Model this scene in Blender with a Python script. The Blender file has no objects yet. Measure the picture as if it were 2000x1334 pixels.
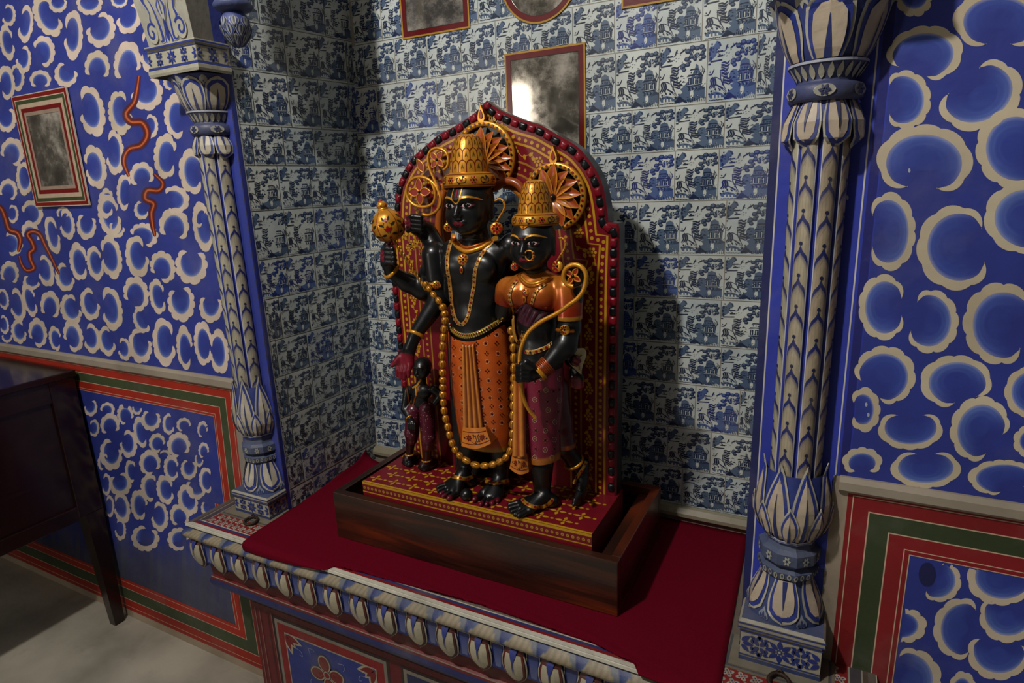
import bpy, math, random
import numpy as np
from mathutils import Vector, Matrix
from mathutils.bvhtree import BVHTree

random.seed(7)
rng = np.random.RandomState(7)
scn = bpy.context.scene
COL = scn.collection

# ------------------------------------------------------------------ camera, world, light, exposure
FPX = 1203.25
ROT = np.array([[0.88889446, 0.0787628, -0.45129044],
                [0.45647057, -0.23559771, 0.85797922],
                [-0.03874615, -0.96865378, -0.2453744]])   # world <- (image right, image down, forward)
CAMP = np.array([0.0, 0.0, 1.5])
cam_d = bpy.data.cameras.new('camera'); cam = bpy.data.objects.new('camera', cam_d); COL.objects.link(cam)
cam_d.sensor_width = 36.0; cam_d.lens = FPX / 2000 * 36; cam_d.clip_start = 0.02
_r = Matrix(((ROT[0][0], -ROT[0][1], -ROT[0][2]), (ROT[1][0], -ROT[1][1], -ROT[1][2]), (ROT[2][0], -ROT[2][1], -ROT[2][2])))
cam.matrix_world = Matrix.Translation(Vector(CAMP)) @ _r.to_4x4()
scn.camera = cam

scn.view_settings.view_transform = 'Standard'
scn.view_settings.look = 'None'
scn.view_settings.gamma = 1.0
scn.view_settings.use_curve_mapping = False
scn.view_settings.exposure = 0.3

world = bpy.data.worlds.new('world'); scn.world = world; world.use_nodes = True
world.node_tree.nodes['Background'].inputs[0].default_value = (0.9, 0.95, 1.0, 1)
world.node_tree.nodes['Background'].inputs[1].default_value = 0.07

def add_light(name, kind, loc, energy, color, size, target=None):
    d = bpy.data.lights.new(name, kind); d.energy = energy; d.color = color
    if kind == 'AREA': d.shape = 'DISK'; d.size = size
    else: d.shadow_soft_size = size
    o = bpy.data.objects.new(name, d); COL.objects.link(o); o.location = loc
    if target is not None:
        o.rotation_euler = (Vector(target) - Vector(loc)).to_track_quat('-Z', 'Y').to_euler()
    return o
# the ceiling lamp above and in front of the niche throws the shadows; daylight comes through the window behind
add_light('ceiling_lamp_light', 'POINT', (-0.96, -0.34, 2.93), 104, (1.0, 0.955, 0.90), 0.05)

# ------------------------------------------------------------------ pixels to points (2000 x 1334 frame)
def ray(px, py): return ROT @ np.array([px - 1000.0, py - 667.0, FPX])
def at(px, py, Y):
    d = ray(px, py); t = (Y - CAMP[1]) / d[1]; return CAMP + d * t
def atz(px, py, z):
    d = ray(px, py); t = (z - CAMP[2]) / d[2]; return CAMP + d * t
def atx(px, py, x):
    d = ray(px, py); t = (x - CAMP[0]) / d[0]; return CAMP + d * t

# ------------------------------------------------------------------ colours and materials
def lin(h):
    if not isinstance(h, str): return tuple(h)
    h = h.lstrip('#'); c = [int(h[i:i + 2], 16) / 255 for i in (0, 2, 4)]
    return tuple(v / 12.92 if v <= 0.04045 else ((v + 0.055) / 1.055) ** 2.4 for v in c)
def mixc(a, b, t):
    a = lin(a); b = lin(b); return tuple(x + (y - x) * t for x, y in zip(a, b))

MATS = {}
def mat(name, rough=0.5, metal=0.0, color=None, noise=0.15, nscale=12.0, bump=0.0, bscale=60.0, coat=0.0,
        spec=0.5, rvar=0.0, dirt=None, dirt_amt=0.0, dirt_scale=4.0, streak=None, sheen=0.0):
    if name in MATS: return MATS[name]
    m = bpy.data.materials.new(name); m.use_nodes = True
    nt = m.node_tree; N = nt.nodes; Lk = nt.links
    bs = N['Principled BSDF']
    bs.inputs['Roughness'].default_value = rough; bs.inputs['Metallic'].default_value = metal
    bs.inputs['Specular IOR Level'].default_value = spec
    bs.inputs['Coat Weight'].default_value = coat; bs.inputs['Coat Roughness'].default_value = 0.12
    if sheen: bs.inputs['Sheen Weight'].default_value = sheen
    tc = N.new('ShaderNodeTexCoord')
    if color is None:
        src = N.new('ShaderNodeAttribute'); src.attribute_name = 'Col'; out = src.outputs['Color']
    else:
        src = N.new('ShaderNodeRGB'); src.outputs[0].default_value = (*lin(color), 1); out = src.outputs[0]
    if noise:
        nz = N.new('ShaderNodeTexNoise'); nz.inputs['Scale'].default_value = nscale; nz.inputs['Detail'].default_value = 6
        Lk.new(tc.outputs['Object'], nz.inputs['Vector'])
        if streak:
            mp = N.new('ShaderNodeMapping'); mp.inputs['Scale'].default_value = streak
            Lk.new(tc.outputs['Object'], mp.inputs['Vector']); Lk.new(mp.outputs[0], nz.inputs['Vector'])
        mr = N.new('ShaderNodeMapRange'); mr.inputs['From Min'].default_value = 0.3; mr.inputs['From Max'].default_value = 0.7
        mr.inputs['To Min'].default_value = 1 - noise; mr.inputs['To Max'].default_value = 1 + noise
        Lk.new(nz.outputs['Fac'], mr.inputs['Value'])
        mx = N.new('ShaderNodeVectorMath'); mx.operation = 'SCALE'
        Lk.new(out, mx.inputs[0]); Lk.new(mr.outputs[0], mx.inputs['Scale']); out = mx.outputs[0]
    if dirt:
        n2 = N.new('ShaderNodeTexNoise'); n2.inputs['Scale'].default_value = dirt_scale; n2.inputs['Detail'].default_value = 8
        n2.inputs['Roughness'].default_value = 0.65
        Lk.new(tc.outputs['Object'], n2.inputs['Vector'])
        r2 = N.new('ShaderNodeMapRange'); r2.inputs['From Min'].default_value = 0.52; r2.inputs['From Max'].default_value = 0.72
        r2.inputs['To Max'].default_value = dirt_amt
        Lk.new(n2.outputs['Fac'], r2.inputs['Value'])
        m2 = N.new('ShaderNodeMix'); m2.data_type = 'RGBA'
        Lk.new(r2.outputs[0], m2.inputs[0]); Lk.new(out, m2.inputs[6]); m2.inputs[7].default_value = (*lin(dirt), 1)
        out = m2.outputs[2]
    Lk.new(out, bs.inputs['Base Color'])
    if rvar:
        n3 = N.new('ShaderNodeTexNoise'); n3.inputs['Scale'].default_value = 7; n3.inputs['Detail'].default_value = 5
        Lk.new(tc.outputs['Object'], n3.inputs['Vector'])
        r3 = N.new('ShaderNodeMapRange'); r3.inputs['To Min'].default_value = max(0.03, rough - rvar); r3.inputs['To Max'].default_value = rough + rvar
        Lk.new(n3.outputs['Fac'], r3.inputs['Value']); Lk.new(r3.outputs[0], bs.inputs['Roughness'])
    if bump:
        n4 = N.new('ShaderNodeTexNoise'); n4.inputs['Scale'].default_value = bscale; n4.inputs['Detail'].default_value = 4
        Lk.new(tc.outputs['Object'], n4.inputs['Vector'])
        b = N.new('ShaderNodeBump'); b.inputs['Strength'].default_value = bump; b.inputs['Distance'].default_value = 0.004
        Lk.new(n4.outputs['Fac'], b.inputs['Height']); Lk.new(b.outputs[0], bs.inputs['Normal'])
    MATS[name] = m
    return m

M_PLASTER = mat('painted_plaster', 0.62, noise=0.16, nscale=9, bump=0.25, bscale=45, dirt='#8f8a86', dirt_amt=0.18, dirt_scale=5)
M_PLINE = mat('painted_carved_plaster', 0.5, noise=0.14, nscale=30, bump=0.3, bscale=70, dirt='#6f6a60', dirt_amt=0.35, dirt_scale=9)
M_TILE = mat('glazed_tile', 0.28, noise=0.12, nscale=14, bump=0.08, bscale=30, spec=0.5, rvar=0.12, dirt='#8b8676', dirt_amt=0.25, dirt_scale=3)
M_LAC = mat('lacquered_paint', 0.3, noise=0.12, nscale=40, bump=0.05, bscale=90, coat=0.05, spec=0.3)
M_BLACK = mat('polished_black_stone', 0.34, noise=0.35, nscale=60, bump=0.06, bscale=120, coat=0.06, rvar=0.08)
M_GOLD = mat('gold_paint', 0.32, metal=0.5, noise=0.14, nscale=60, bump=0.06, bscale=120)
M_LIP = mat('matt_lip_paint', 0.6, noise=0.1, nscale=40, spec=0.2)
M_SILK = mat('painted_garment', 0.33, noise=0.14, nscale=45, bump=0.05, bscale=120, coat=0.2)
M_CLOTH = mat('red_felt_cloth', 0.95, color='#620a1d', noise=0.12, nscale=500, bump=0.3, bscale=700, spec=0.04)
M_DESK = mat('dark_varnished_wood', 0.22, color='#1c0909', noise=0.35, nscale=5, streak=(2, 2, 22), coat=0.2, rvar=0.06)
M_IRON = mat('old_iron', 0.6, metal=0.5, color='#3b2c25', noise=0.4, nscale=60, bump=0.5, bscale=150)
M_FLOOR = mat('worn_stone_floor', 0.6, color='#a39d8e', noise=0.28, nscale=4.5, bump=0.5, bscale=22, dirt='#665a4a', dirt_amt=0.7, dirt_scale=3.0)
M_ROOM = mat('dim_room_plaster', 0.8, color='#6a6762', noise=0.1, nscale=3)

def wood_mat():
    m = bpy.data.materials.new('grained_dark_wood'); m.use_nodes = True
    nt = m.node_tree; N = nt.nodes; Lk = nt.links; bs = N['Principled BSDF']
    tc = N.new('ShaderNodeTexCoord')
    mp = N.new('ShaderNodeMapping'); mp.inputs['Scale'].default_value = (1.2, 1.2, 11); Lk.new(tc.outputs['Object'], mp.inputs[0])
    nz = N.new('ShaderNodeTexNoise'); nz.inputs['Scale'].default_value = 2.0; nz.inputs['Detail'].default_value = 9; nz.inputs['Distortion'].default_value = 0.6
    Lk.new(mp.outputs[0], nz.inputs[0])
    cr = N.new('ShaderNodeValToRGB'); e = cr.color_ramp.elements
    e[0].position = 0.36; e[0].color = (*lin('#20120c'), 1); e[1].position = 0.7; e[1].color = (*lin('#7a3012'), 1)
    a = cr.color_ramp.elements.new(0.5); a.color = (*lin('#3e1e12'), 1)
    Lk.new(nz.outputs['Fac'], cr.inputs[0])
    mp2 = N.new('ShaderNodeMapping'); mp2.inputs['Scale'].default_value = (3, 3, 90); Lk.new(tc.outputs['Object'], mp2.inputs[0])
    n2 = N.new('ShaderNodeTexNoise'); n2.inputs['Scale'].default_value = 3; n2.inputs['Detail'].default_value = 5; Lk.new(mp2.outputs[0], n2.inputs[0])
    mr = N.new('ShaderNodeMapRange'); mr.inputs['To Min'].default_value = 0.6; mr.inputs['To Max'].default_value = 1.35; Lk.new(n2.outputs['Fac'], mr.inputs[0])
    vm = N.new('ShaderNodeVectorMath'); vm.operation = 'SCALE'; Lk.new(cr.outputs[0], vm.inputs[0]); Lk.new(mr.outputs[0], vm.inputs['Scale'])
    Lk.new(vm.outputs[0], bs.inputs['Base Color'])
    bs.inputs['Roughness'].default_value = 0.32; bs.inputs['Coat Weight'].default_value = 0.3; bs.inputs['Coat Roughness'].default_value = 0.15
    b = N.new('ShaderNodeBump'); b.inputs['Strength'].default_value = 0.15; b.inputs['Distance'].default_value = 0.002
    Lk.new(n2.outputs['Fac'], b.inputs['Height']); Lk.new(b.outputs[0], bs.inputs['Normal'])
    return m
M_WOOD = wood_mat()

def mirror_mat():
    m = bpy.data.materials.new('foxed_mirror_glass'); m.use_nodes = True
    nt = m.node_tree; N = nt.nodes; Lk = nt.links; bs = N['Principled BSDF']
    tc = N.new('ShaderNodeTexCoord')
    nz = N.new('ShaderNodeTexNoise'); nz.inputs['Scale'].default_value = 9; nz.inputs['Detail'].default_value = 9; nz.inputs['Roughness'].default_value = 0.7
    Lk.new(tc.outputs['Object'], nz.inputs[0])
    n2 = N.new('ShaderNodeTexNoise'); n2.inputs['Scale'].default_value = 55; n2.inputs['Detail'].default_value = 5
    Lk.new(tc.outputs['Object'], n2.inputs[0])
    cr = N.new('ShaderNodeValToRGB'); e = cr.color_ramp.elements
    e[0].position = 0.35; e[0].color = (*lin('#6d695f'), 1); e[1].position = 0.66; e[1].color = (*lin('#c0b9ac'), 1)
    Lk.new(nz.outputs['Fac'], cr.inputs[0]); Lk.new(cr.outputs[0], bs.inputs['Base Color'])
    r = N.new('ShaderNodeMapRange'); r.inputs['From Min'].default_value = 0.45; r.inputs['From Max'].default_value = 0.62
    r.inputs['To Min'].default_value = 0.8; r.inputs['To Max'].default_value = 0.3
    Lk.new(nz.outputs['Fac'], r.inputs[0]); Lk.new(r.outputs[0], bs.inputs['Metallic'])
    r2 = N.new('ShaderNodeMapRange'); r2.inputs['To Min'].default_value = 0.0; r2.inputs['To Max'].default_value = 0.16
    Lk.new(n2.outputs['Fac'], r2.inputs[0]); Lk.new(r2.outputs[0], bs.inputs['Roughness'])
    return m
M_MIRROR = mirror_mat()

# ------------------------------------------------------------------ mesh building
def unit(v):
    v = np.asarray(v, float); n = np.linalg.norm(v); return v / n if n > 1e-12 else v

class MB:
    """collects faces with a colour each; build() links them as one mesh object"""
    def __init__(s): s.v = []; s.f = []; s.c = []; s.m = []; s.s = []
    def n(s): return len(s.v)
    def face(s, pts, col, mi=0, smooth=False):
        b = len(s.v); s.v.extend([tuple(p) for p in pts]); s.f.append(tuple(range(b, b + len(pts))))
        s.c.append(col); s.m.append(mi); s.s.append(smooth)
    def idx(s, ids, col, mi=0, smooth=False):
        s.f.append(tuple(ids)); s.c.append(col); s.m.append(mi); s.s.append(smooth)
    def grid(s, P, col, mi=0, smooth=True, closeu=False, closev=False, flip=False):
        """P[i][j] points; col is a colour or function(i,j)->colour"""
        nu = len(P); nv = len(P[0]); b = len(s.v)
        for r in P: s.v.extend([tuple(p) for p in r])
        for i in range(nu if closeu else nu - 1):
            for j in range(nv if closev else nv - 1):
                i2 = (i + 1) % nu; j2 = (j + 1) % nv
                q = (b + i * nv + j, b + i2 * nv + j, b + i2 * nv + j2, b + i * nv + j2)
                if flip: q = q[::-1]
                if callable(col): cc = [col(i, j), col(i2, j), col(i2, j2), col(i, j2)]; cc = cc[::-1] if flip else cc
                else: cc = col
                s.f.append(q); s.c.append(cc); s.m.append(mi); s.s.append(smooth)
    def box(s, lo, hi, col, mi=0, bev=0.0):
        x0, y0, z0 = lo; x1, y1, z1 = hi
        P = [(x0, y0, z0), (x1, y0, z0), (x1, y1, z0), (x0, y1, z0), (x0, y0, z1), (x1, y0, z1), (x1, y1, z1), (x0, y1, z1)]
        b = len(s.v); s.v.extend(P)
        for q in ((0, 3, 2, 1), (4, 5, 6, 7), (0, 1, 5, 4), (1, 2, 6, 5), (2, 3, 7, 6), (3, 0, 4, 7)):
            s.idx([b + k for k in q], col, mi)
    def tube(s, path, r, col, n=8, mi=0, closed=False, cap=True, squash=1.0, up=None):
        path = [np.asarray(p, float) for p in path]; m = len(path)
        if not callable(r) and not hasattr(r, '__len__'): r = [r] * m
        rings = []; prev = None
        for i, p in enumerate(path):
            a = path[(i - 1) % m] if (closed or i > 0) else path[0]
            c = path[(i + 1) % m] if (closed or i < m - 1) else path[-1]
            t = unit(c - a)
            if prev is None:
                h = np.array(up if up is not None else (0, 0, 1.0)); 
                if abs(h @ t) > 0.95: h = np.array([1.0, 0, 0])
                u = unit(np.cross(t, h))
            else: u = unit(prev - t * (prev @ t))
            prev = u; w = np.cross(t, u)
            rings.append([p + r[i] * (math.cos(k * 2 * math.pi / n) * u + squash * math.sin(k * 2 * math.pi / n) * w) for k in range(n)])
        s.grid(rings, col, mi, True, closeu=closed, closev=True)
        if cap and not closed:
            s.face(rings[0], col if not callable(col) else col(0, 0), mi); s.face(rings[-1][::-1], col if not callable(col) else col(m - 1, 0), mi)
    def ell(s, c, r, col, nu=12, nv=8, mi=0, axes=None):
        c = np.asarray(c, float); A = np.eye(3) if axes is None else np.asarray(axes, float)
        if not hasattr(r, '__len__'): r = (r, r, r)
        P = []
        for j in range(nv + 1):
            ph = -math.pi / 2 + math.pi * j / nv
            P.append([c + A.T @ np.array([r[0] * math.cos(ph) * math.cos(2 * math.pi * i / nu), r[1] * math.cos(ph) * math.sin(2 * math.pi * i / nu), r[2] * math.sin(ph)]) for i in range(nu)])
        s.grid(P, col, mi, True, closev=True, flip=True)
    def lathe(s, prof, c, col, n=32, mi=0, axis=None, smooth=True, a0=0, a1=2 * math.pi):
        c = np.asarray(c, float); W = unit(axis) if axis is not None else np.array([0, 0, 1.0])
        U = unit(np.cross(W, (0, 1, 0))) if abs(W[1]) < 0.9 else np.array([1.0, 0, 0]); V = np.cross(W, U)
        full = abs(a1 - a0 - 2 * math.pi) < 1e-6; k = n if full else n + 1
        P = [[c + W * z + r * (math.cos(a0 + (a1 - a0) * i / n) * U + math.sin(a0 + (a1 - a0) * i / n) * V) for i in range(k)] for r, z in prof]
        s.grid(P, col, mi, smooth, closev=full, flip=True)
    def prism(s, poly, y0, y1, col, side=None, mi=0):
        """poly in (x,z); front at y0, back at y1"""
        side = col if side is None else side; n = len(poly)
        s.face([(p[0], y0, p[1]) for p in poly], col, mi); s.face([(p[0], y1, p[1]) for p in poly[::-1]], side, mi)
        for i in range(n):
            a = poly[i]; b = poly[(i + 1) % n]
            s.face([(a[0], y0, a[1]), (a[0], y1, a[1]), (b[0], y1, b[1]), (b[0], y0, b[1])], side, mi)
    def build(s, name, mats, parent=None, bevel=0.0, sub=0):
        me = bpy.data.meshes.new(name)
        V = np.array(s.v, dtype=np.float32).reshape(-1, 3)
        tot = np.array([len(f) for f in s.f], dtype=np.int32); st = np.concatenate([[0], np.cumsum(tot)[:-1]]).astype(np.int32)
        li = np.fromiter((i for f in s.f for i in f), dtype=np.int32)
        me.vertices.add(len(V)); me.vertices.foreach_set('co', V.ravel())
        me.loops.add(len(li)); me.loops.foreach_set('vertex_index', li)
        me.polygons.add(len(tot)); me.polygons.foreach_set('loop_start', st); me.polygons.foreach_set('loop_total', tot)
        me.polygons.foreach_set('material_index', np.array(s.m, dtype=np.int32))
        me.polygons.foreach_set('use_smooth', np.array(s.s, dtype=bool))
        me.update(calc_edges=True)
        out = np.ones((len(li), 4), dtype=np.float32); k = 0; cache = {}
        for f, c in zip(s.f, s.c):
            if isinstance(c, list):
                for q in c: out[k, :3] = lin(q); k += 1
            else:
                if isinstance(c, str):
                    if c not in cache: cache[c] = lin(c)
                    c = cache[c]
                out[k:k + len(f), :3] = c; k += len(f)
        at_ = me.color_attributes.new('Col', 'FLOAT_COLOR', 'CORNER'); at_.data.foreach_set('color', out.ravel())
        if not isinstance(mats, (list, tuple)): mats = [mats]
        for m in mats: me.materials.append(m)
        me.validate()
        o = bpy.data.objects.new(name, me); COL.objects.link(o)
        if parent is not None: o.parent = parent; o.matrix_parent_inverse = parent.matrix_world.inverted()
        if bevel:
            b = o.modifiers.new('bevel', 'BEVEL'); b.width = bevel; b.segments = 2; b.limit_method = 'ANGLE'
        return o

def tag(o, label=None, cat=None, group=None, kind=None):
    if label: o['label'] = label
    if cat: o['category'] = cat
    if group: o['group'] = group
    if kind: o['kind'] = kind
    return o
def empty(name, loc, label=None, cat=None, group=None):
    o = bpy.data.objects.new(name, None); COL.objects.link(o); o.location = loc; o.empty_display_size = 0.05
    o.matrix_world = Matrix.Translation(Vector([float(v) for v in loc]))
    return tag(o, label, cat, group)

# painting on a surface: S(u, v, off) -> point.  2D shapes are lists of (u, v)
def p_fill(mb, S, pts, col, off, mi=0): mb.face([S(u, v, off) for u, v in pts], col, mi)
def p_strip(mb, S, pts, w, col, off, mi=0, closed=False, ks=(1.0, 1.0)):
    """a stroke of width w in metres along pts; ks = metres per unit of u and of v"""
    pts = [np.asarray(p, float) for p in pts]; m = len(pts)
    if not hasattr(w, '__len__'): w = [w] * m
    A = []; B = []
    for i in range(m):
        a = pts[(i - 1) % m] if (closed or i > 0) else pts[0]; c = pts[(i + 1) % m] if (closed or i < m - 1) else pts[-1]
        t = unit((c - a) * np.array(ks)); nrm = np.array([-t[1] / ks[0], t[0] / ks[1]])
        A.append(pts[i] + nrm * w[i] / 2); B.append(pts[i] - nrm * w[i] / 2)
    k = m if closed else m - 1
    for i in range(k):
        j = (i + 1) % m
        mb.face([S(*A[i], off), S(*B[i], off), S(*B[j], off), S(*A[j], off)], col, mi)
def circ(cx, cy, rx, ry=None, n=10, rot=0.0, a0=0.0, a1=2 * math.pi):
    ry = rx if ry is None else ry; c, s = math.cos(rot), math.sin(rot); full = abs(a1 - a0 - 2 * math.pi) < 1e-6
    out = []
    for i in range(n if full else n + 1):
        a = a0 + (a1 - a0) * i / n; x = rx * math.cos(a); y = ry * math.sin(a)
        out.append((cx + x * c - y * s, cy + x * s + y * c))
    return out
def petal(cx, cy, L, W, ang, n=8, base=0.0):
    """a leaf outline starting at (cx,cy) pointing along ang"""
    c, s = math.cos(ang), math.sin(ang); up = []; dn = []
    for i in range(n + 1):
        t = i / n; w = W * 0.5 * math.sin(math.pi * min(1, t ** 0.8)) ; x = base + t * L
        up.append((x, w)); dn.append((x, -w))
    pts = up + dn[::-1][1:-1]
    return [(cx + x * c - y * s, cy + x * s + y * c) for x, y in pts]
def catmull(pts, k=6, closed=False):
    pts = [np.asarray(p, float) for p in pts]; n = len(pts); out = []
    for i in range(n if closed else n - 1):
        p0 = pts[(i - 1) % n] if (closed or i > 0) else 2 * pts[0] - pts[1]
        p1 = pts[i]; p2 = pts[(i + 1) % n]
        p3 = pts[(i + 2) % n] if (closed or i < n - 2) else 2 * pts[-1] - pts[-2]
        for j in range(k):
            t = j / k
            out.append(0.5 * ((2 * p1) + (-p0 + p2) * t + (2 * p0 - 5 * p1 + 4 * p2 - p3) * t * t + (-p0 + 3 * p1 - 3 * p2 + p3) * t ** 3))
    if not closed: out.append(pts[-1])
    return out

# ------------------------------------------------------------------ painted wall surfaces
WALL_Y = 1.08
BLUE = '#2a378c'; CREAM = '#cdbba6'; RED = '#8e1a16'; GREEN = '#39452a'; DKRED = '#6b0f14'; WHITE = '#c9c6b8'
# clouds traced on the wall: (x, y, rx, ry, rotation, gap direction, half gap) in frame pixels
CL_LEFT = [
 (17,30,15,23,0,200,40), (50,47,16,39,5,200,45), (93,31,27,46,-25,330,40), (143,68,20,52,0,190,30), (113,6,19,20,0,270,60), (175,6,27,25,0,270,60),
 (197,58,30,37,10,225,30), (233,2,17,14,0,270,60), (252,35,25,34,15,230,45), (14,83,15,37,-10,350,30), (46,116,16,30,0,225,35), (85,101,24,33,0,150,50),
 (129,145,24,27,0,300,35), (190,131,26,34,0,95,35), (249,124,28,47,5,75,35), (294,98,23,47,0,190,35), (13,161,17,36,-5,150,30), (34,151,15,29,0,180,40),
 (79,156,22,20,0,90,30), (179,217,27,54,-12,195,30), (235,220,25,46,-5,330,30), (287,181,33,37,0,235,45), (334,161,16,16,0,0,80), (346,227,27,47,-5,30,35),
 (13,233,20,27,0,240,40), (294,247,16,25,0,200,40), (224,298,20,47,-5,195,45), (324,305,25,47,0,10,35), (24,298,24,31,0,120,30), (47,349,16,35,-5,330,30),
 (186,326,23,46,-10,180,15), (277,343,25,28,0,80,35), (375,335,27,47,-5,10,35), (244,375,17,38,0,10,60), (342,390,30,28,20,170,40), (16,372,19,24,0,110,30),
 (63,416,23,27,-5,150,30), (208,397,17,31,0,0,40), (390,419,14,27,0,30,40), (123,416,13,13,0,90,40), (25,418,12,19,0,190,45), (60,459,19,30,-10,100,60),
 (23,476,23,25,-15,170,60), (103,459,14,41,-12,330,25), (131,438,16,32,-10,200,30), (169,440,20,30,0,280,25), (214,421,23,46,-12,345,15), (19,534,19,26,0,100,25),
 (89,529,17,34,-15,200,40), (62,550,18,17,0,300,60), (127,541,20,30,-10,320,40), (154,511,19,40,-8,20,20), (186,514,17,36,-10,340,20), (217,502,22,46,-10,190,20),
 (7,584,11,22,-10,180,50), (34,596,16,36,-12,200,40), (58,586,14,36,-15,0,30), (98,597,20,31,-5,100,20), (139,604,22,32,-15,330,30), (176,594,20,34,-10,320,30),
 (218,603,22,46,-10,190,35), (8,634,10,20,-10,190,50), (37,648,16,25,-10,330,25), (74,650,19,31,-8,120,10), (108,661,13,26,-10,20,30), (143,656,20,34,-12,130,15),
 (179,661,18,31,-10,200,40), (209,666,18,31,-10,330,40), (14,658,11,12,0,270,60), (277,410,16,20,0,320,50), (281,460,30,26,10,130,50), (340,441,31,37,-5,100,30),
 (397,443,21,51,-8,350,30), (268,501,24,44,-8,330,25), (318,522,26,34,-15,120,20), (374,518,33,40,-5,275,20), (266,574,26,37,-10,120,20), (308,579,17,37,-10,0,35),
 (354,591,28,40,-5,260,15), (412,599,24,33,0,275,35), (277,626,17,27,-20,330,60), (274,675,24,37,-8,300,25), (321,668,24,50,-5,350,30), (361,679,17,46,-5,30,30),
 (397,670,19,47,-5,10,30), (428,687,20,47,-5,190,20), (243,682,14,24,-10,200,30), (229,445,16,21,0,290,60)]
CL_DADO = [
 (177,796,14,18,0,240,40), (210,800,15,15,0,130,30), (245,810,17,23,-10,60,25), (215,830,20,24,0,80,30), (268,798,10,13,0,270,50), (295,820,20,23,0,280,25),
 (275,844,15,32,-10,10,40), (330,828,13,22,0,340,50), (359,830,15,15,0,60,40), (184,836,11,18,0,180,40), (217,887,23,34,-5,300,25), (251,867,18,29,-5,220,20),
 (307,865,17,20,0,40,20), (349,870,24,27,0,70,15), (257,921,13,24,-10,10,60), (293,904,22,27,0,60,10), (335,914,16,27,-5,10,20), (369,916,17,22,0,280,15),
 (235,945,23,25,-10,250,15), (294,953,20,29,-10,10,60), (323,956,18,31,-10,0,20), (383,953,20,24,-10,300,70), (403,938,15,27,-5,0,50), (367,977,20,33,-15,330,15),
 (238,992,17,32,-10,200,20), (272,986,18,32,-5,30,20), (312,1009,18,31,-5,210,25), (351,1007,20,25,-10,80,20), (235,1034,12,23,-5,210,30), (284,1051,29,27,15,290,15),
 (349,1053,23,24,0,30,20), (407,992,15,20,0,300,60), (203,903,13,18,0,20,70), (208,946,10,23,0,190,50), (214,989,10,23,0,190,50), (396,839,11,18,0,60,30),
 (398,880,11,17,0,60,30), (322,889,11,11,0,130,60), (389,898,9,15,0,300,50)]
CL_RIGHT = [
 (1785,-5,38,40,0,270,60), (1806,106,75,55,-10,120,28), (1768,195,50,57,0,180,35), (1950,40,88,62,0,90,20), (1915,186,85,66,-25,225,35), (1806,315,93,71,0,95,22),
 (1980,290,74,78,0,10,25), (1738,452,50,76,0,180,35), (1868,484,77,82,0,355,25), (2000,425,78,70,0,30,25), (1725,600,48,64,0,0,18), (1818,628,54,62,0,195,33),
 (1955,632,74,80,0,20,25), (1728,733,60,57,0,135,25), (1867,746,70,52,0,65,22), (2012,766,50,50,0,0,30), (1688,800,33,46,0,180,30), (1778,838,63,40,0,270,35),
 (1914,838,58,64,15,45,25), (2010,862,33,33,0,0,40), (1684,902,41,30,0,90,30), (1808,915,68,38,0,270,25), (1958,933,67,35,0,60,30)]
CL_DADO_R = [
 (1835,1135,42,40,0,210,60), (1955,1130,66,52,0,300,50), (1770,1222,42,35,0,190,40), (1878,1228,55,60,0,10,55), (1968,1203,55,52,0,290,60), (1775,1328,64,62,0,180,60),
 (1950,1275,60,53,0,280,55), (1880,1345,28,36,0,120,30)]

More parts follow.
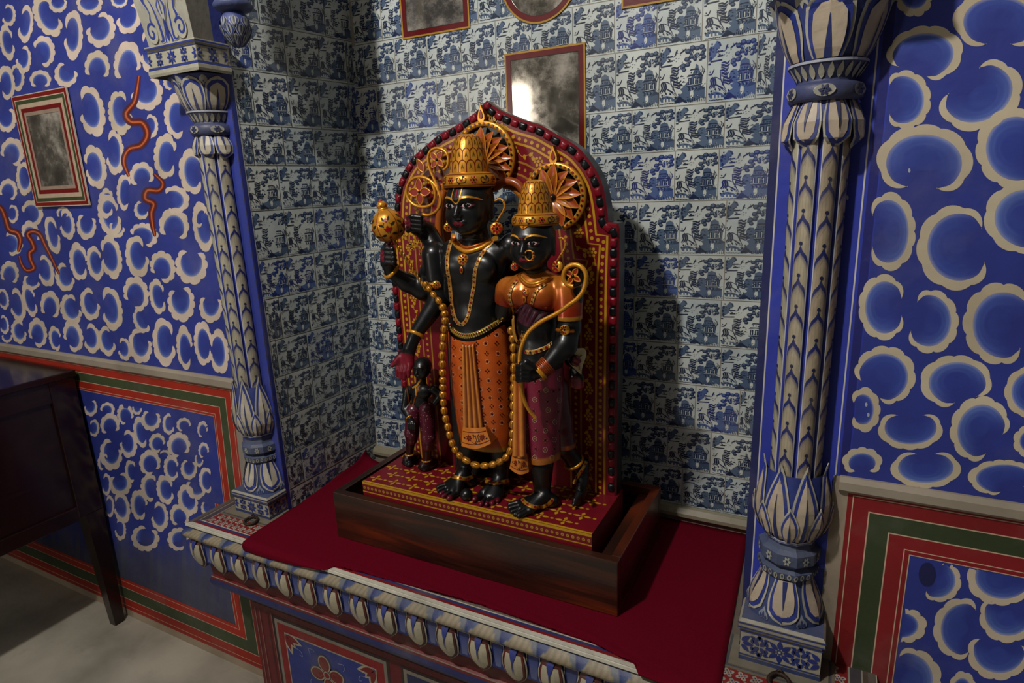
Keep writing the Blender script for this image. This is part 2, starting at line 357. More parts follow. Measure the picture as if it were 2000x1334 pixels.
PAINT = 0.15        # paint lies almost flat on the plaster
def S_wall(u, v, off): return (u, WALL_Y - off * PAINT, v)
def S_px(px, py, off):
    p = at(px, py, WALL_Y); return (p[0], WALL_Y - off * PAINT, p[2])
def cloud(mb, c, layer=0, cream=CREAM, S=S_px, clip=None, base=BLUE, seed=0):
    """a painted cloud: scalloped cream crescent around a brushed blue body"""
    cx, cy, rx, ry, rot, gd, gh = c; R = random.Random(seed); gh += 7 if rx > 36 else 3
    ca, sa = math.cos(math.radians(rot)), math.sin(math.radians(rot))
    a0 = math.radians(gd + gh); a1 = math.radians(gd + 360 - gh)
    # angle is measured in the picture, turn it into the ellipse's own angle
    def el(a, k, dx=0, dy=0):
        dx0, dy0 = math.cos(a), math.sin(a); ux = dx0 * ca + dy0 * sa; uy = -dx0 * sa + dy0 * ca
        t = math.atan2(uy / ry, ux / rx); x = rx * k * math.cos(t); y = ry * k * math.sin(t)
        return (cx + x * ca - y * sa, cy + x * sa + y * ca)
    n = 72; ns = max(5, int(round((a1 - a0) / (2 * math.pi) * (8 + R.random() * 3))))
    e1 = 0.0007 + (seed % 60) * 0.00001; oc = 0.0018 + (seed % 60) * 0.000006; rs = math.sqrt(rx * ry)
    tmax = 0.35 if rs < 40 else 0.25
    lightb = mixc('#5a74bc', '#3d55ac', R.random()); deep = mixc('#2b3b92', '#31459c', R.random()); bl = lin(base)
    outer = []; inner = []; mid = []; far = []
    asym = R.uniform(-0.25, 0.25); amp = 0.12 if rs < 40 else 0.075; osc = 0.97 if rs < 40 else 1.02
    for i in range(n + 1):
        t = i / n; a = a0 + (a1 - a0) * t
        env = math.sin(math.pi * min(1, max(0, t + asym * t * (1 - t)))) ** 0.75
        th = tmax * ((0.42 if rs < 40 else 0.30) + (0.58 if rs < 40 else 0.70) * env)
        if t < 0.04: th *= math.sqrt(max(0.02, t / 0.04))
        if t > 0.96: th *= math.sqrt(max(0.02, (1 - t) / 0.04))
        sc = abs(math.sin(math.pi * ns * t)) ** 0.6
        curl = 0.0
        if t < 0.10: curl = (1 - t / 0.10) ** 2 * 0.20
        if t > 0.90: curl = (1 - (1 - t) / 0.10) ** 2 * 0.20
        o_ = osc - amp + amp * sc - curl * 0.9
        outer.append(el(a, o_)); ib_ = osc - amp * 0.45 - curl * 0.9 - th; inner.append(el(a, max(0.2, ib_)))
        mid.append(el(a, max(0.15, ib_ - 0.2))); far.append(el(a, 0.32))
    def ok(p): return clip is None or clip(p)
    # body: fill with brush gradient, softly washed where it meets the crescent
    g0 = el(math.radians(gd), 0.25)
    dirv = math.radians(gd + 180)
    def fd(q): q = min(1, max(0, min(q, 1 - q) / 0.22)); return q * q * (3 - 2 * q)
    NR = 7
    def ring_pt(i, r):
        if r <= 1: f = r / 1.0; return tuple(np.array(inner[i]) * (1 - f) + (np.array(inner[i]) * .5 + np.array(mid[i]) * .5) * f)
        f = (r - 1) / (NR - 1); A = np.array(inner[i]) * .5 + np.array(mid[i]) * .5; return tuple(A * (1 - f) + np.array(far[i]) * f)
    def ring_col(i, r):
        q = i / n; e = math.sin(math.pi * q); f = r / NR
        sw = max(0, math.sin(r * 2.3 + seed * 1.7 + 4 * q)) * 0.35 * e; c = mixc(deep, lightb, min(1, (0.25 + 0.75 * e) * (1 - f) ** 1.5 + sw * (1 - f * .5)))
        if r == 0: c = mixc(c, '#b3b6cc', 0.62 * e)
        return mixc(bl, c, fd(q))
    RP = [[ring_pt(i, r) for i in range(n + 1)] for r in range(NR + 1)]; RC = [[ring_col(i, r) for i in range(n + 1)] for r in range(NR + 1)]
    for i in range(n):
        if not (ok(inner[i]) and ok(inner[i + 1])): continue
        for r in range(NR):
            mb.face([S(*RP[r][i], e1), S(*RP[r + 1][i], e1), S(*RP[r + 1][i + 1], e1), S(*RP[r][i + 1], e1)], [RC[r][i], RC[r + 1][i], RC[r + 1][i + 1], RC[r][i + 1]])
        mb.face([S(*far[i], e1), S(*g0, e1), S(*far[i + 1], e1)], [RC[NR][i], mixc(bl, deep, .6), RC[NR][i + 1]])
    for i in range(n):
        if ok(outer[i]) and ok(outer[i + 1]) and ok(inner[i]) and ok(inner[i + 1]):
            mb.face([S(*outer[i], oc), S(*inner[i], oc), S(*inner[i + 1], oc), S(*outer[i + 1], oc)], cream)

def snake(mb, pts, w):
    """wavy red lightning stroke, traced points"""
    P = catmull(pts, 7); n = len(P)
    W = [w * (0.25 + 0.75 * math.sin(math.pi * min(1, max(0.03, i / (n - 1)))) ** 0.45) for i in range(n)]
    for k, c, o in ((1.25, mixc('#33286a', '#561a14', 0.5), 0.0023), (0.9, '#541410', 0.0025), (0.55, '#7c2410', 0.0027), (0.24, '#c8642e', 0.0030)):
        p_strip(mb, S_px, P, [x * k for x in W], c, o)

CORN_L, CORN_R = -1.295, -0.088        # niche opening
DTOP = 0.985                            # top of the painted dado

# ---- left wall
mb = MB()
mb.face([(-4.2, WALL_Y, 0), (CORN_L, WALL_Y, 0), (CORN_L, WALL_Y, 3.2), (-4.2, WALL_Y, 3.2)], BLUE)
for i, c in enumerate(CL_LEFT):
    cloud(mb, c, seed=i, clip=lambda p: p[1] < 699 + 0.158 * p[0] - 2 and p[0] < 475, cream=mixc('#d6c3b4', '#cbbba5', random.random()))
# more clouds beyond the frame to the left, up to where the wall is seen from a step aside
def mirr_ok(px, py):
    return 699 + 0.158 * px > py
k = 500
for yy in range(-230, 640, 62):
    for xx in range(-420, -20, 46):
        k += 1; cloud(mb, (xx + random.randint(-8, 8), yy + random.randint(-9, 9), 18, 32, -8, random.choice([0, 100, 200, 330, 270]), 30), seed=k,
                      clip=lambda p: p[1] < 699 + 0.158 * p[0] - 2)
for xx in range(0, 300, 62):
    k += 1; cloud(mb, (xx, -50 + random.randint(-9, 9), 26, 34, -5, random.choice([100, 200, 330]), 30), seed=k)
    k += 1; cloud(mb, (xx - 12, -125 + random.randint(-9, 9), 26, 34, -5, random.choice([100, 200, 330]), 30), seed=k)
for i, c in enumerate(CL_DADO):
    cloud(mb, c, seed=200 + i, clip=lambda p: p[0] > 120 and p[1] > 773 + 0.19 * (p[0] - 162) + 2 and p[0] < 404 + (p[1] - 820) * 0.15, cream=mixc('#d6c6bd', '#c9bba9', random.random()))
# grey washed lower part of the dado field
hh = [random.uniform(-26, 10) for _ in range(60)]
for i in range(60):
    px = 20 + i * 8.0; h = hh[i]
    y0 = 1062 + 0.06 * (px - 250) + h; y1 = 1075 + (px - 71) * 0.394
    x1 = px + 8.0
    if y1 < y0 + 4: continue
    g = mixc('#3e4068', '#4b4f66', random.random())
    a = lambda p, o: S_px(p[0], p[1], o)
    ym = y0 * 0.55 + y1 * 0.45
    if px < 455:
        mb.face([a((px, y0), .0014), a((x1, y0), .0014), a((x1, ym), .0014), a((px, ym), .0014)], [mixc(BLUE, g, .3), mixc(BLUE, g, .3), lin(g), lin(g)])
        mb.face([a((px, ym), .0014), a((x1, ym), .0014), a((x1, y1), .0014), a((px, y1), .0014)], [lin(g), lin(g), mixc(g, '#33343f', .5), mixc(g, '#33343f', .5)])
snake(mb, [(272, 148), (268, 175), (262, 200), (246, 222), (256, 238), (278, 240), (288, 262), (276, 284), (252, 292), (242, 315), (252, 345)], 13)
snake(mb, [(302, 340), (318, 358), (310, 372), (288, 372), (284, 388), (300, 398), (296, 416), (298, 438), (303, 462)], 12)
snake(mb, [(-25, 395), (0, 405), (10, 425), (18, 448), (34, 455), (40, 470), (36, 492)], 11)
snake(mb, [(38, 500), (42, 515), (52, 528), (66, 524), (60, 508), (58, 494), (66, 486), (62, 472), (54, 458), (64, 452), (78, 458), (88, 478), (100, 502), (116, 536)], 10)
# red, green and cream framed dado, mitred at its corner
def frame_path(mb, path_of, bands, off):
    """path_of(d) -> polyline at inset d; bands = [(d0, d1, colour)]"""
    for d0, d1, col in bands:
        A = path_of(d0); B = path_of(d1)
        for i in range(len(A) - 1):
            mb.face([S_wall(*A[i], off), S_wall(*A[i + 1], off), S_wall(*B[i + 1], off), S_wall(*B[i], off)], col)
BANDS = [(-0.026, 0.0, '#8f877b'), (0.0, 0.032, '#a3260f'), (0.032, 0.0635, '#3f4a2c'), (0.0635, 0.096, '#a3260f')]
LINES = [(0.007, 0.0085), (0.0315, 0.0335), (0.0625, 0.0645), (0.087, 0.0885), (0.095, 0.0965)]
def dadoL(d): return [(-4.2, DTOP - d), (-1.452 - d, DTOP - d), (-1.515 - d, 0.0)]
frame_path(mb, dadoL, BANDS, 0.004)
frame_path(mb, dadoL, [(a, b, '#c9ae93') for a, b in LINES], 0.0046)
def dadoLb(d): return [(-4.2, 0.165 - d), (-1.60 + d * 0.15 + (0.0 if d < 0 else d) , 0.165 - d)]
BB = [(0.0, 0.04, '#a32410'), (0.04, 0.087, GREEN), (0.087, 0.135, '#96210f'), (0.135, 0.17, '#a08f7a')]
frame_path(mb, lambda d: [(-4.2, 0.165 - d), (-1.44, 0.165 - d)], BB, 0.0052)
frame_path(mb, lambda d: [(-4.2, 0.165 - d), (-1.44, 0.165 - d)], [(0.012, 0.0135, '#c9ae93'), (0.039, 0.041, '#c9ae93'), (0.086, 0.088, '#c9ae93'), (0.118, 0.1195, '#c9ae93')], 0.0058)
# upright part of the lower frame beside the ledge base
frame_path(mb, lambda d: [(-1.609 + d, 0.60), (-1.609 + d, 0.165 - d * 0.98)], [(0.0, 0.04, '#a32410'), (0.04, 0.087, GREEN), (0.087, 0.15, '#96210f')], 0.0066)
frame_path(mb, lambda d: [(-1.609 + d, 0.60), (-1.609 + d, 0.165 - d * 0.98)], [(-0.001, 0.001, '#c9ae93'), (0.012, 0.0135, '#c9ae93'), (0.039, 0.041, '#c9ae93'), (0.086, 0.088, '#c9ae93')], 0.0072)
# little cream shelf moulding on top of the dado
for x0, x1 in ((-4.2, -1.43),):
    prof = [(0.0, 0.03), (0.006, 0.03), (0.011, 0.022), (0.011, 0.004), (0.005, -0.002), (0.0, -0.002)]
    mb.grid([[(x0, WALL_Y - a, DTOP + b) for a, b in prof], [(x1, WALL_Y - a, DTOP + b) for a, b in prof]], '#968c7c', smooth=False)
wall_left = mb.build('wall_left', [M_PLASTER]); tag(wall_left, kind='structure')

# ---- right wall
mb = MB()
mb.face([(0.053, WALL_Y, 0), (2.6, WALL_Y, 0), (2.6, WALL_Y, 3.2), (0.053, WALL_Y, 3.2)], BLUE)
mb.face([(CORN_R, WALL_Y, 0), (0.053, WALL_Y, 0), (0.053, WALL_Y, 3.2), (CORN_R, WALL_Y, 3.2)], '#2c3aa6')
for i, c in enumerate(CL_RIGHT): cloud(mb, c, seed=300 + i, cream=mixc('#c9bda3', '#bfb196', random.random()), clip=lambda p: p[1] < 935 + 0.15 * (p[0] - 1638) - 3)
for i, c in enumerate(CL_DADO_R): cloud(mb, c, seed=340 + i, cream='#c9bba4', clip=lambda p: p[0] > 1778 - (p[1] - 1084) * 0.115 and p[1] > 1086 + 0.19 * (p[0] - 1777))
k = 800
for yy in range(-200, 900, 140):
    for xx in range(2080, 2560, 150):
        k += 1; cloud(mb, (xx + random.randint(-15, 15), yy + random.randint(-15, 15), 66, 62, random.randint(-20, 20), random.choice([0, 90, 180, 225, 45]), 25), seed=k, cream='#c9bda3')
for xx in (1800, 1960):
    k += 1; cloud(mb, (xx, -110, 66, 56, 0, 120, 25), seed=k, cream='#c9bda3')
def dadoR(d): return [(2.6, DTOP - d), (0.055 + d, DTOP - d), (0.055 + d, 0.0)]
BR = [(-0.024, 0.0, '#978a78'), (0.0, 0.032, '#7e1316'), (0.032, 0.0635, '#323f24'), (0.0635, 0.096, '#85151a')]
frame_path(mb, dadoR, [(a, b, c) for a, b, c in BR], 0.004)
frame_path(mb, dadoR, [(a, b, '#c9ae93') for a, b in LINES], 0.0046)
prof = [(0.0, 0.026), (0.006, 0.026), (0.011, 0.018), (0.011, 0.004), (0.005, -0.002), (0.0, -0.002)]
mb.grid([[(0.04, WALL_Y - a, DTOP + b) for a, b in prof], [(2.6, WALL_Y - a, DTOP + b) for a, b in prof]], '#9a9080', smooth=False)
# white lines down both sides of the blue pilaster field
for x in (-0.0865, 0.0335):
    p_strip(mb, S_wall, [(x, 0.66), (x, 3.2)], 0.0022, '#c9c6c0', 0.001)
for x, c in ((-0.094, '#1d2358'), (0.045, '#1c2170')):
    p_strip(mb, S_wall, [(x, 0.66), (x, 3.2)], 0.012, c, 0.0008)
p_fill(mb, S_px, circ(1811, 1122, 17, 24, 14), '#181c50', 0.0030)
for (x, y) in ((1776, 333), (1655, 386), (1696, 810), (1692, 790)):
    p_fill(mb, S_px, circ(x, y, 2.5, 4.5, 8), '#aab0c4', 0.0040)
wall_right = mb.build('wall_right', [M_PLASTER]); tag(wall_right, kind='structure')

# ------------------------------------------------------------------ blue and white pictorial tiles
TW, TH = 690.0, 830.0
def tp(x, y): return ((x - 75) / TW, 1 - (y - 490) / TH)
def tile_design():
    """polygons (kind, points) in the unit square, drawn back to front; k is the shade: 1 pale wash, 2 mid, 3 dark"""
    D = []; R = random.Random(3)
    def F(k, pts): D.append((k, [tp(*p) for p in pts]))
    def C(k, x, y, rx, ry=None, n=9): F(k, circ(x, y, rx, ry, n))
    def St(k, pts, w):
        P = catmull(pts, 4) if len(pts) > 2 else [np.array(p, float) for p in pts]; m = len(P); A = []; B = []
        for i in range(m):
            t = unit(P[min(i + 1, m - 1)] - P[max(i - 1, 0)]); q = np.array([-t[1], t[0]]); ww = w * (0.35 + 0.65 * math.sin(math.pi * (i + 0.5) / m))
            A.append(P[i] + q * ww / 2); B.append(P[i] - q * ww / 2)
        for i in range(m - 1): F(k, [A[i], B[i], B[i + 1], A[i + 1]])
    # washes: banks, hills, building mass
    F(2, [(330, 1290), (300, 1235), (380, 1190), (440, 1150), (400, 1100), (470, 1075), (520, 1080), (700, 1085), (765, 1110), (765, 1262), (700, 1248), (640, 1280), (560, 1300), (470, 1268), (400, 1300)])
    F(2, [(395, 1080), (385, 960), (430, 900), (500, 905), (510, 1080)])
    F(2, [(505, 1075), (505, 930), (530, 900), (540, 800), (600, 765), (660, 800), (680, 900), (715, 930), (715, 1075)])
    F(2, [(75, 590), (150, 560), (190, 500), (240, 520), (260, 570), (200, 620), (190, 690), (110, 760), (75, 770)])
    F(2, [(90, 1225), (130, 1185), (200, 1175), (270, 1195), (330, 1240), (300, 1262), (120, 1262)])
    C(1, 575, 1185, 27, 62, 8); F(1, [(150, 1262), (150, 1225), (175, 1215), (180, 1262)]); F(1, [(200, 1262), (200, 1222), (225, 1222), (228, 1262)])
    F(1, [(255, 1262), (250, 1228), (270, 1226), (280, 1262)])
    # oak clumps
    for x, y, r in ((505, 600, 42), (570, 565, 46), (640, 575, 38), (705, 565, 44), (735, 612, 34), (555, 625, 34), (495, 705, 42), (560, 675, 42), (640, 668, 44), (710, 655, 40), (735, 700, 34), (610, 715, 34), (690, 725, 30),
                    (440, 790, 44), (505, 778, 40), (455, 845, 34), (420, 815, 26), (530, 745, 28)):
        C(3, x, y, r, r * 0.86, 9); C(2, x - 5, y - 8, r * 0.62, r * 0.45, 7)
    for a, b in (((625, 780), (560, 700)), ((625, 780), (700, 690)), ((640, 760), (640, 600)), ((600, 690), (560, 600)), ((650, 690), (710, 600))):
        St(0, [a, b], 9)
    # pagoda
    for x in (520, 590, 655): F(3, [(x, 960), (x + 46, 960), (x + 46, 1060), (x, 1060)]); F(0, [(x + 16, 975), (x + 27, 975), (x + 27, 1050), (x + 16, 1050)])
    F(3, [(500, 1068), (700, 1060), (700, 1078), (500, 1086)]); F(3, [(495, 950), (520, 920), (690, 915), (715, 945), (600, 935)])
    F(3, [(530, 870), (555, 842), (650, 840), (670, 866), (600, 858)]); F(0, [(505, 1062), (700, 1052), (700, 1058), (505, 1069)])
    for x in (560, 600, 640): C(3, x, 892, 9, 14, 6)
    for x in (520, 570, 620): St(3, [(x, 1090), (x + 20, 1110), (x + 5, 1140)], 20)
    for i in range(5): St(3, [(645 + i * 22, 1150 - i * 3), (705 + i * 14, 1085 + i * 6)], 8)
    for x, y in ((420, 925), (450, 1005), (420, 1050)): F(3, [(x - 26, y + 12), (x, y - 14), (x + 34, y + 10)])
    # bare tree at the right
    for pts in ([(715, 1050), (718, 960), (700, 880)], [(718, 960), (745, 900), (742, 850)], [(716, 940), (680, 890), (675, 850)], [(718, 900), (725, 850), (705, 815)]): St(3, pts, 12)
    for i in range(9): C(3, 680 + R.random() * 75, 840 + R.random() * 130, 9, 7, 5)
    # willow
    for dx, dy in ((0, 0), (0, 42), (-18, 100), (-8, 150), (30, 205), (38, 245)):
        St(3, [(265 + dx, 800 + dy), (310 + dx, 795 + dy), (350 + dx, 812 + dy), (385 + dx, 780 + dy)], 27)
        St(3, [(262 + dx, 820 + dy), (300 + dx, 825 + dy), (345 + dx, 845 + dy), (372 + dx, 825 + dy)], 19)
    for dx in (0, 32, 62): St(3, [(150 + dx * 0.5, 975 + dx * 0.3), (120 + dx, 1010), (130 + dx, 1070), (95 + dx, 1120)], 25)
    St(3, [(255, 900), (262, 1000), (300, 1090), (345, 1170)], 14); St(3, [(300, 1000), (300, 1080), (350, 1180)], 12)
    St(3, [(140, 985), (200, 985), (262, 1020)], 12); St(3, [(200, 1080), (290, 1140), (375, 1225)], 24); St(0, [(300, 1150), (365, 1212)], 9)
    for x, y in ((132, 1165), (190, 1142), (256, 1156), (100, 1200), (335, 1215), (385, 1175)):
        C(3, x, y, 15, 15, 5)
    # roots, far shore, boat, birds
    for i in range(9): St(3, [(395, 1205), (325 + i * 22, 1285 + 8 * math.sin(i))], 17)
    for a, b in (((190, 648), (285, 640)), ((205, 705), (285, 700)), ((105, 768), (275, 757)), ((75, 800), (110, 798))): St(3, [a, b], 24)
    for x, y in ((105, 600), (95, 660), (110, 725)): C(3, x, y, 17, 26, 6)
    F(0, [(140, 755), (185, 712), (225, 752)])
    St(3, [(80, 938), (130, 935), (165, 870)], 15); C(3, 105, 905, 12, 10, 5)
    St(3, [(318, 640), (335, 590), (350, 560)], 20); St(3, [(385, 620), (440, 585), (480, 560)], 20); St(3, [(330, 575), (360, 610)], 9); St(3, [(430, 560), (445, 600)], 9)
    for i in range(12): St(3, [(480 + i * 26, 1300), (488 + i * 26, 1262 - (i % 3) * 10)], 9)
    for i in range(8): St(3, [(300 + i * 24, 1255 + (i % 2) * 12), (325 + i * 24, 1262)], 9)
    # sketchy foliage, banks and hatching that fill the printed scene
    for i in range(34): x, y = R.uniform(395, 760), R.uniform(880, 1240); St(3 if i % 3 else 0, [(x, y), (x + R.uniform(8, 22), y + R.uniform(-12, 12))], 8)
    for i in range(16): x, y = R.uniform(85, 250), R.uniform(520, 700); C(3, x, y, R.uniform(7, 14), R.uniform(6, 12), 5)
    for i in range(12): x, y = R.uniform(100, 330), R.uniform(1090, 1230); C(3, x, y, 8, 7, 5)
    for i in range(10): x = 100 + i * 26; St(3, [(x, 1288 + 6 * (i % 2)), (x + 22, 1284)], 12)
    for i in range(8): x, y = R.uniform(280, 420), R.uniform(640, 760); St(3, [(x, y), (x + 16, y - 10)], 7)
    return D
TD = tile_design()
def put_tile(mb, S, u0, v0, w, h, seed, S2=None):
    """S(u,v,off) surface in metres"""
    R = random.Random(seed); g = 0.0011
    t = R.random()
    ground = mixc('#c6ccc6', '#b4bfc0', R.random())
    if t < 0.12: dk, md = '#1f2c6c', '#435a96'
    elif t < 0.55: dk, md = '#1a2645', '#455874'
    else: dk, md = '#1d283e', '#506276'
    cols = {0: lin(ground), 1: mixc(ground, '#d2d4cc', 0.5), 2: mixc(md, '#5b6f8c', R.random() * 0.5), 3: mixc(dk, '#2c3a55', R.random() * 0.5)}
    tl = [R.uniform(0.0006, 0.0016) for _ in range(4)]; rt = R.uniform(-0.012, 0.012)
    def Q(a, b, e):
        off = (tl[0] * (1 - a) * (1 - b) + tl[1] * a * (1 - b) + tl[2] * a * b + tl[3] * (1 - a) * b) + e
        x = g / w + a * (1 - 2 * g / w); y = g / h + b * (1 - 2 * g / h)
        return S(u0 + x * w, v0 + y * h, off)
    mb.face([Q(0, 0, 0), Q(1, 0, 0), Q(1, 1, 0), Q(0, 1, 0)], cols[0])
    ox = R.uniform(-0.03, 0.03); oy = R.uniform(-0.015, 0.015)
    for n_, (k, pts) in enumerate(TD):
        P = [(min(1, max(0, a + ox + rt * (b - .5))), min(1, max(0, b + oy - rt * (a - .5)))) for a, b in pts]
        e = 0.00012 if k == 2 and n_ < 5 else (0.00034 + n_ * 0.0000014)
        mb.face([Q(a, b, e) for a, b in P], cols[k])

ROWS = [0.69, 0.79, 0.90, 1.015, 1.115, 1.226, 1.328, 1.45, 1.56, 1.655, 1.78, 1.89, 2.0, 2.11, 2.22]
JOINT = [-0.19, -0.13, -0.166, -0.213, -0.218, -0.214, -0.216, -0.13, -0.228, -0.169, -0.175, -0.14, -0.2, -0.16]
BACK_Y = 1.455
def S_back(u, v, off): return (u, BACK_Y - off, v)
def x_left(z): return -1.29 + (z - 0.6) * 0.047          # left inner corner leans a little
mb = MB()
mb.face([(-1.35, BACK_Y, 0.4), (-0.05, BACK_Y, 0.4), (-0.05, BACK_Y, 3.2), (-1.2, BACK_Y, 3.2)], '#9c978a')
sd = 0
for r in range(len(ROWS) - 1):
    z0, z1 = ROWS[r], ROWS[r + 1]; x1 = -0.115
    xs = [x1]; x = JOINT[r]
    if x1 - x > 0.012: xs.append(x)
    else: xs[0] = x
    while x > -1.35:
        x -= random.uniform(0.094, 0.107); xs.append(x)
    for a, b in zip(xs[1:], xs[:-1]):
        lim = x_left(z0) 
        if b < lim + 0.004: continue
        a = max(a, lim); sd += 1
        if b - a > 0.02: put_tile(mb, S_back, a, z0, b - a, z1 - z0, sd)
# cream ledge with pink lace band at the foot of the tiles
prof = [(0.0, 0.69), (0.012, 0.688), (0.02, 0.676), (0.02, 0.667), (0.006, 0.662), (0.006, 0.645)]
mb.grid([[(-1.3, BACK_Y - a, b) for a, b in prof], [(-0.1, BACK_Y - a, b) for a, b in prof]], '#8c8570', smooth=False)
for i in range(88):
    x = -1.28 + i * 0.0136
    p_strip(mb, S_back, circ(x, 0.6535, 0.0058, 0.0048, 8), 0.0018, '#a58079', 0.0072, closed=True)
tag(mb.build('wall_back', [M_TILE]), kind='structure')

# left reveal of the niche, tiled
LNX = (BACK_Y - WALL_Y)
def S_rev(u, v, off):
    t = u / LNX; xl = (1 - t) * CORN_L + t * x_left(v); return (xl + off, WALL_Y + u, v)
mb = MB()
P = [[S_rev(u, z, -0.0004) for z in np.linspace(0.4, 2.3, 20)] for u in np.linspace(0, LNX, 9)]
mb.grid(P, '#8f8b7c', smooth=False, flip=False)
for r in range(len(ROWS) - 1):
    z0, z1 = ROWS[r] + 0.012, ROWS[r + 1] + 0.012; u = LNX - random.uniform(0.02, 0.09); us = [LNX, u]
    while u > 0.03: u -= random.uniform(0.085, 0.105); us.append(max(u, 0.006))
    if us[-1] > 0.0061: us[-1] = 0.006
    for a, b in zip(us[1:], us[:-1]):
        sd += 1
        if b - a > 0.015: put_tile(mb, S_rev, a, z0, b - a, z1 - z0, sd)
for r in [(0.6, 0.70)]:
    for i in range(4): sd += 1; put_tile(mb, S_rev, 0.006 + i * 0.092, 0.6, 0.092, 0.1, sd)
p_strip(mb, S_rev, [(0.006, 0.645), (0.006, 2.25)], 0.012, '#2a3480', 0.002)
p_strip(mb, S_rev, [(0.0125, 0.645), (0.0125, 2.25)], 0.0016, '#a9aeb8', 0.0024)
tag(mb.build('wall_niche_left', [M_TILE]), kind='structure')

# right reveal
mb = MB()
def S_rr(u, v, off): return (CORN_R - 0.035 * u / LNX - off, WALL_Y + u, v)
mb.face([S_rr(0, 0.4, 0), S_rr(0, 2.3, 0), S_rr(LNX, 2.3, 0), S_rr(LNX, 0.4, 0)], '#66635b')
for r in range(len(ROWS) - 1):
    for i in range(4):
        sd += 1; u = 0.006 + i * 0.092
        q = lambda a, b, o: S_rr(LNX - a, b, o)
        put_tile(mb, q, u, ROWS[r], 0.091, ROWS[r + 1] - ROWS[r], sd)
tag(mb.build('wall_niche_right', [M_TILE]), kind='structure')

# ---- the rest of the room: floor, ceiling, wall behind with a bright window
mb = MB()
mb.face([(-4.2, -3.2, 0), (2.6, -3.2, 0), (2.6, 1.08, 0), (-4.2, 1.08, 0)], '#808080')
tag(mb.build('floor', [M_FLOOR]), kind='structure')
mb = MB(); mb.face([(-4.2, -3.2, 3.2), (-4.2, 1.5, 3.2), (2.6, 1.5, 3.2), (2.6, -3.2, 3.2)], '#808080')
tag(mb.build('ceiling', [M_ROOM]), kind='structure')
mb = MB()
mb.face([(2.6, -3.2, 0), (2.6, 1.08, 0), (2.6, 1.08, 3.2), (2.6, -3.2, 3.2)][::-1], '#808080')
tag(mb.build('wall_side_right', [M_ROOM]), kind='structure')
mb = MB()
mb.face([(-4.2, -3.2, 0), (-4.2, 1.08, 0), (-4.2, 1.08, 3.2), (-4.2, -3.2, 3.2)], '#808080')
tag(mb.build('wall_side_left', [M_ROOM]), kind='structure')
WX0, WX1, WZ0, WZ1 = -3.55, -2.88, 1.55, 2.50
mb = MB()
for x0, x1, z0, z1 in ((-4.2, WX0, 0, 3.2), (WX1, 2.6, 0, 3.2), (WX0, WX1, 0, WZ0), (WX0, WX1, WZ1, 3.2)):
    mb.box((x0, -3.32, z0), (x1, -3.2, z1), '#808080')
tag(mb.build('wall_rear', [M_ROOM]), kind='structure')
mb = MB()
mb.box((WX0, -3.27, (WZ0 + WZ1) / 2 - 0.02), (WX1, -3.24, (WZ0 + WZ1) / 2 + 0.02), '#4a2c1c')
for x in (WX0, WX1 - 0.04): mb.box((x, -3.28, WZ0), (x + 0.04, -3.22, WZ1), '#4a2c1c')
win = mb.build('window_1', [M_LAC]); tag(win, kind='structure')
gm = bpy.data.materials.new('daylit_frosted_glass'); gm.use_nodes = True
gb = gm.node_tree.nodes['Principled BSDF']; gb.inputs['Base Color'].default_value = (0.8, 0.8, 0.8, 1)
gb.inputs['Emission Color'].default_value = (1.0, 0.93, 0.84, 1); gb.inputs['Emission Strength'].default_value = 13.0
mb = MB(); mb.box((WX0 + 0.04, -3.262, WZ0), (WX1 - 0.04, -3.256, WZ1), '#ffffff')
mb.build('pane', [gm], parent=win)

# ------------------------------------------------------------------ altar ledge that carries the pilasters
LZ = 0.645; LX0, LX1, LY0 = -1.505, 0.125, 0.918
ledge = empty('altar_ledge', (-0.69, 1.0, 0), 'painted stone altar ledge with hanging petal moulding in front of the tiled niche', 'altar ledge')
def ring_rect(x0, x1, y0, d, z):           # outline of the projecting ledge at outset d: left side, front, right side
    return [(x0 - d, WALL_Y, z), (x0 - d, y0 - d, z), (x1 + d, y0 - d, z), (x1 + d, WALL_Y, z)]
def moulding(mb, prof, cols, x0=LX0, x1=LX1, y0=LY0):
    rows = [ring_rect(x0, x1, y0, d, z) for d, z in prof]
    for i in range(len(rows) - 1):
        for j in range(3):
            mb.face([rows[i][j], rows[i][j + 1], rows[i + 1][j + 1], rows[i + 1][j]][::-1], cols[i] if isinstance(cols, list) else cols)
mb = MB()
mb.face([(LX0, LY0, LZ), (LX1, LY0, LZ), (LX1, 1.09, LZ), (LX0, 1.09, LZ)], '#6d6259')
mb.face([(-1.30, 1.07, LZ - 0.0004), (-0.08, 1.07, LZ - 0.0004), (-0.08, 1.46, LZ - 0.0004), (-1.30, 1.46, LZ - 0.0004)], '#6d6259')
def S_top(u, v, off): return (u, v, LZ + off)
def S_front(u, v, off): return (u, LY0 - off, v)
# borders of the ledge top: grey, red, blue lines along front and the two ends
for d0, d1, c in ((0.0, 0.010, '#c4c0b0'), (0.010, 0.017, '#7b1014'), (0.017, 0.024, '#2b3163'), (0.024, 0.027, '#b9b2a2')):
    mb.face([S_top(LX0 + d0, LY0 + d0, .0006), S_top(LX1 - d0, LY0 + d0, .0006), S_top(LX1 - d1, LY0 + d1, .0006), S_top(LX0 + d1, LY0 + d1, .0006)], c)
for d0, d1, c in ((0.0, 0.012, '#57504a'), (0.012, 0.020, '#4c4036'), (0.020, 0.0225, '#8f887a'), (0.0225, 0.04, '#413c42'), (0.04, 0.043, '#8f887a')):
    for sx, xx in ((1, LX0), (-1, LX1)):
        mb.face([S_top(xx + sx * d0, LY0 + d0, .0007), S_top(xx + sx * d0, 1.08, .0007), S_top(xx + sx * d1, 1.08, .0007), S_top(xx + sx * d1, LY0 + d1, .0007)], c)
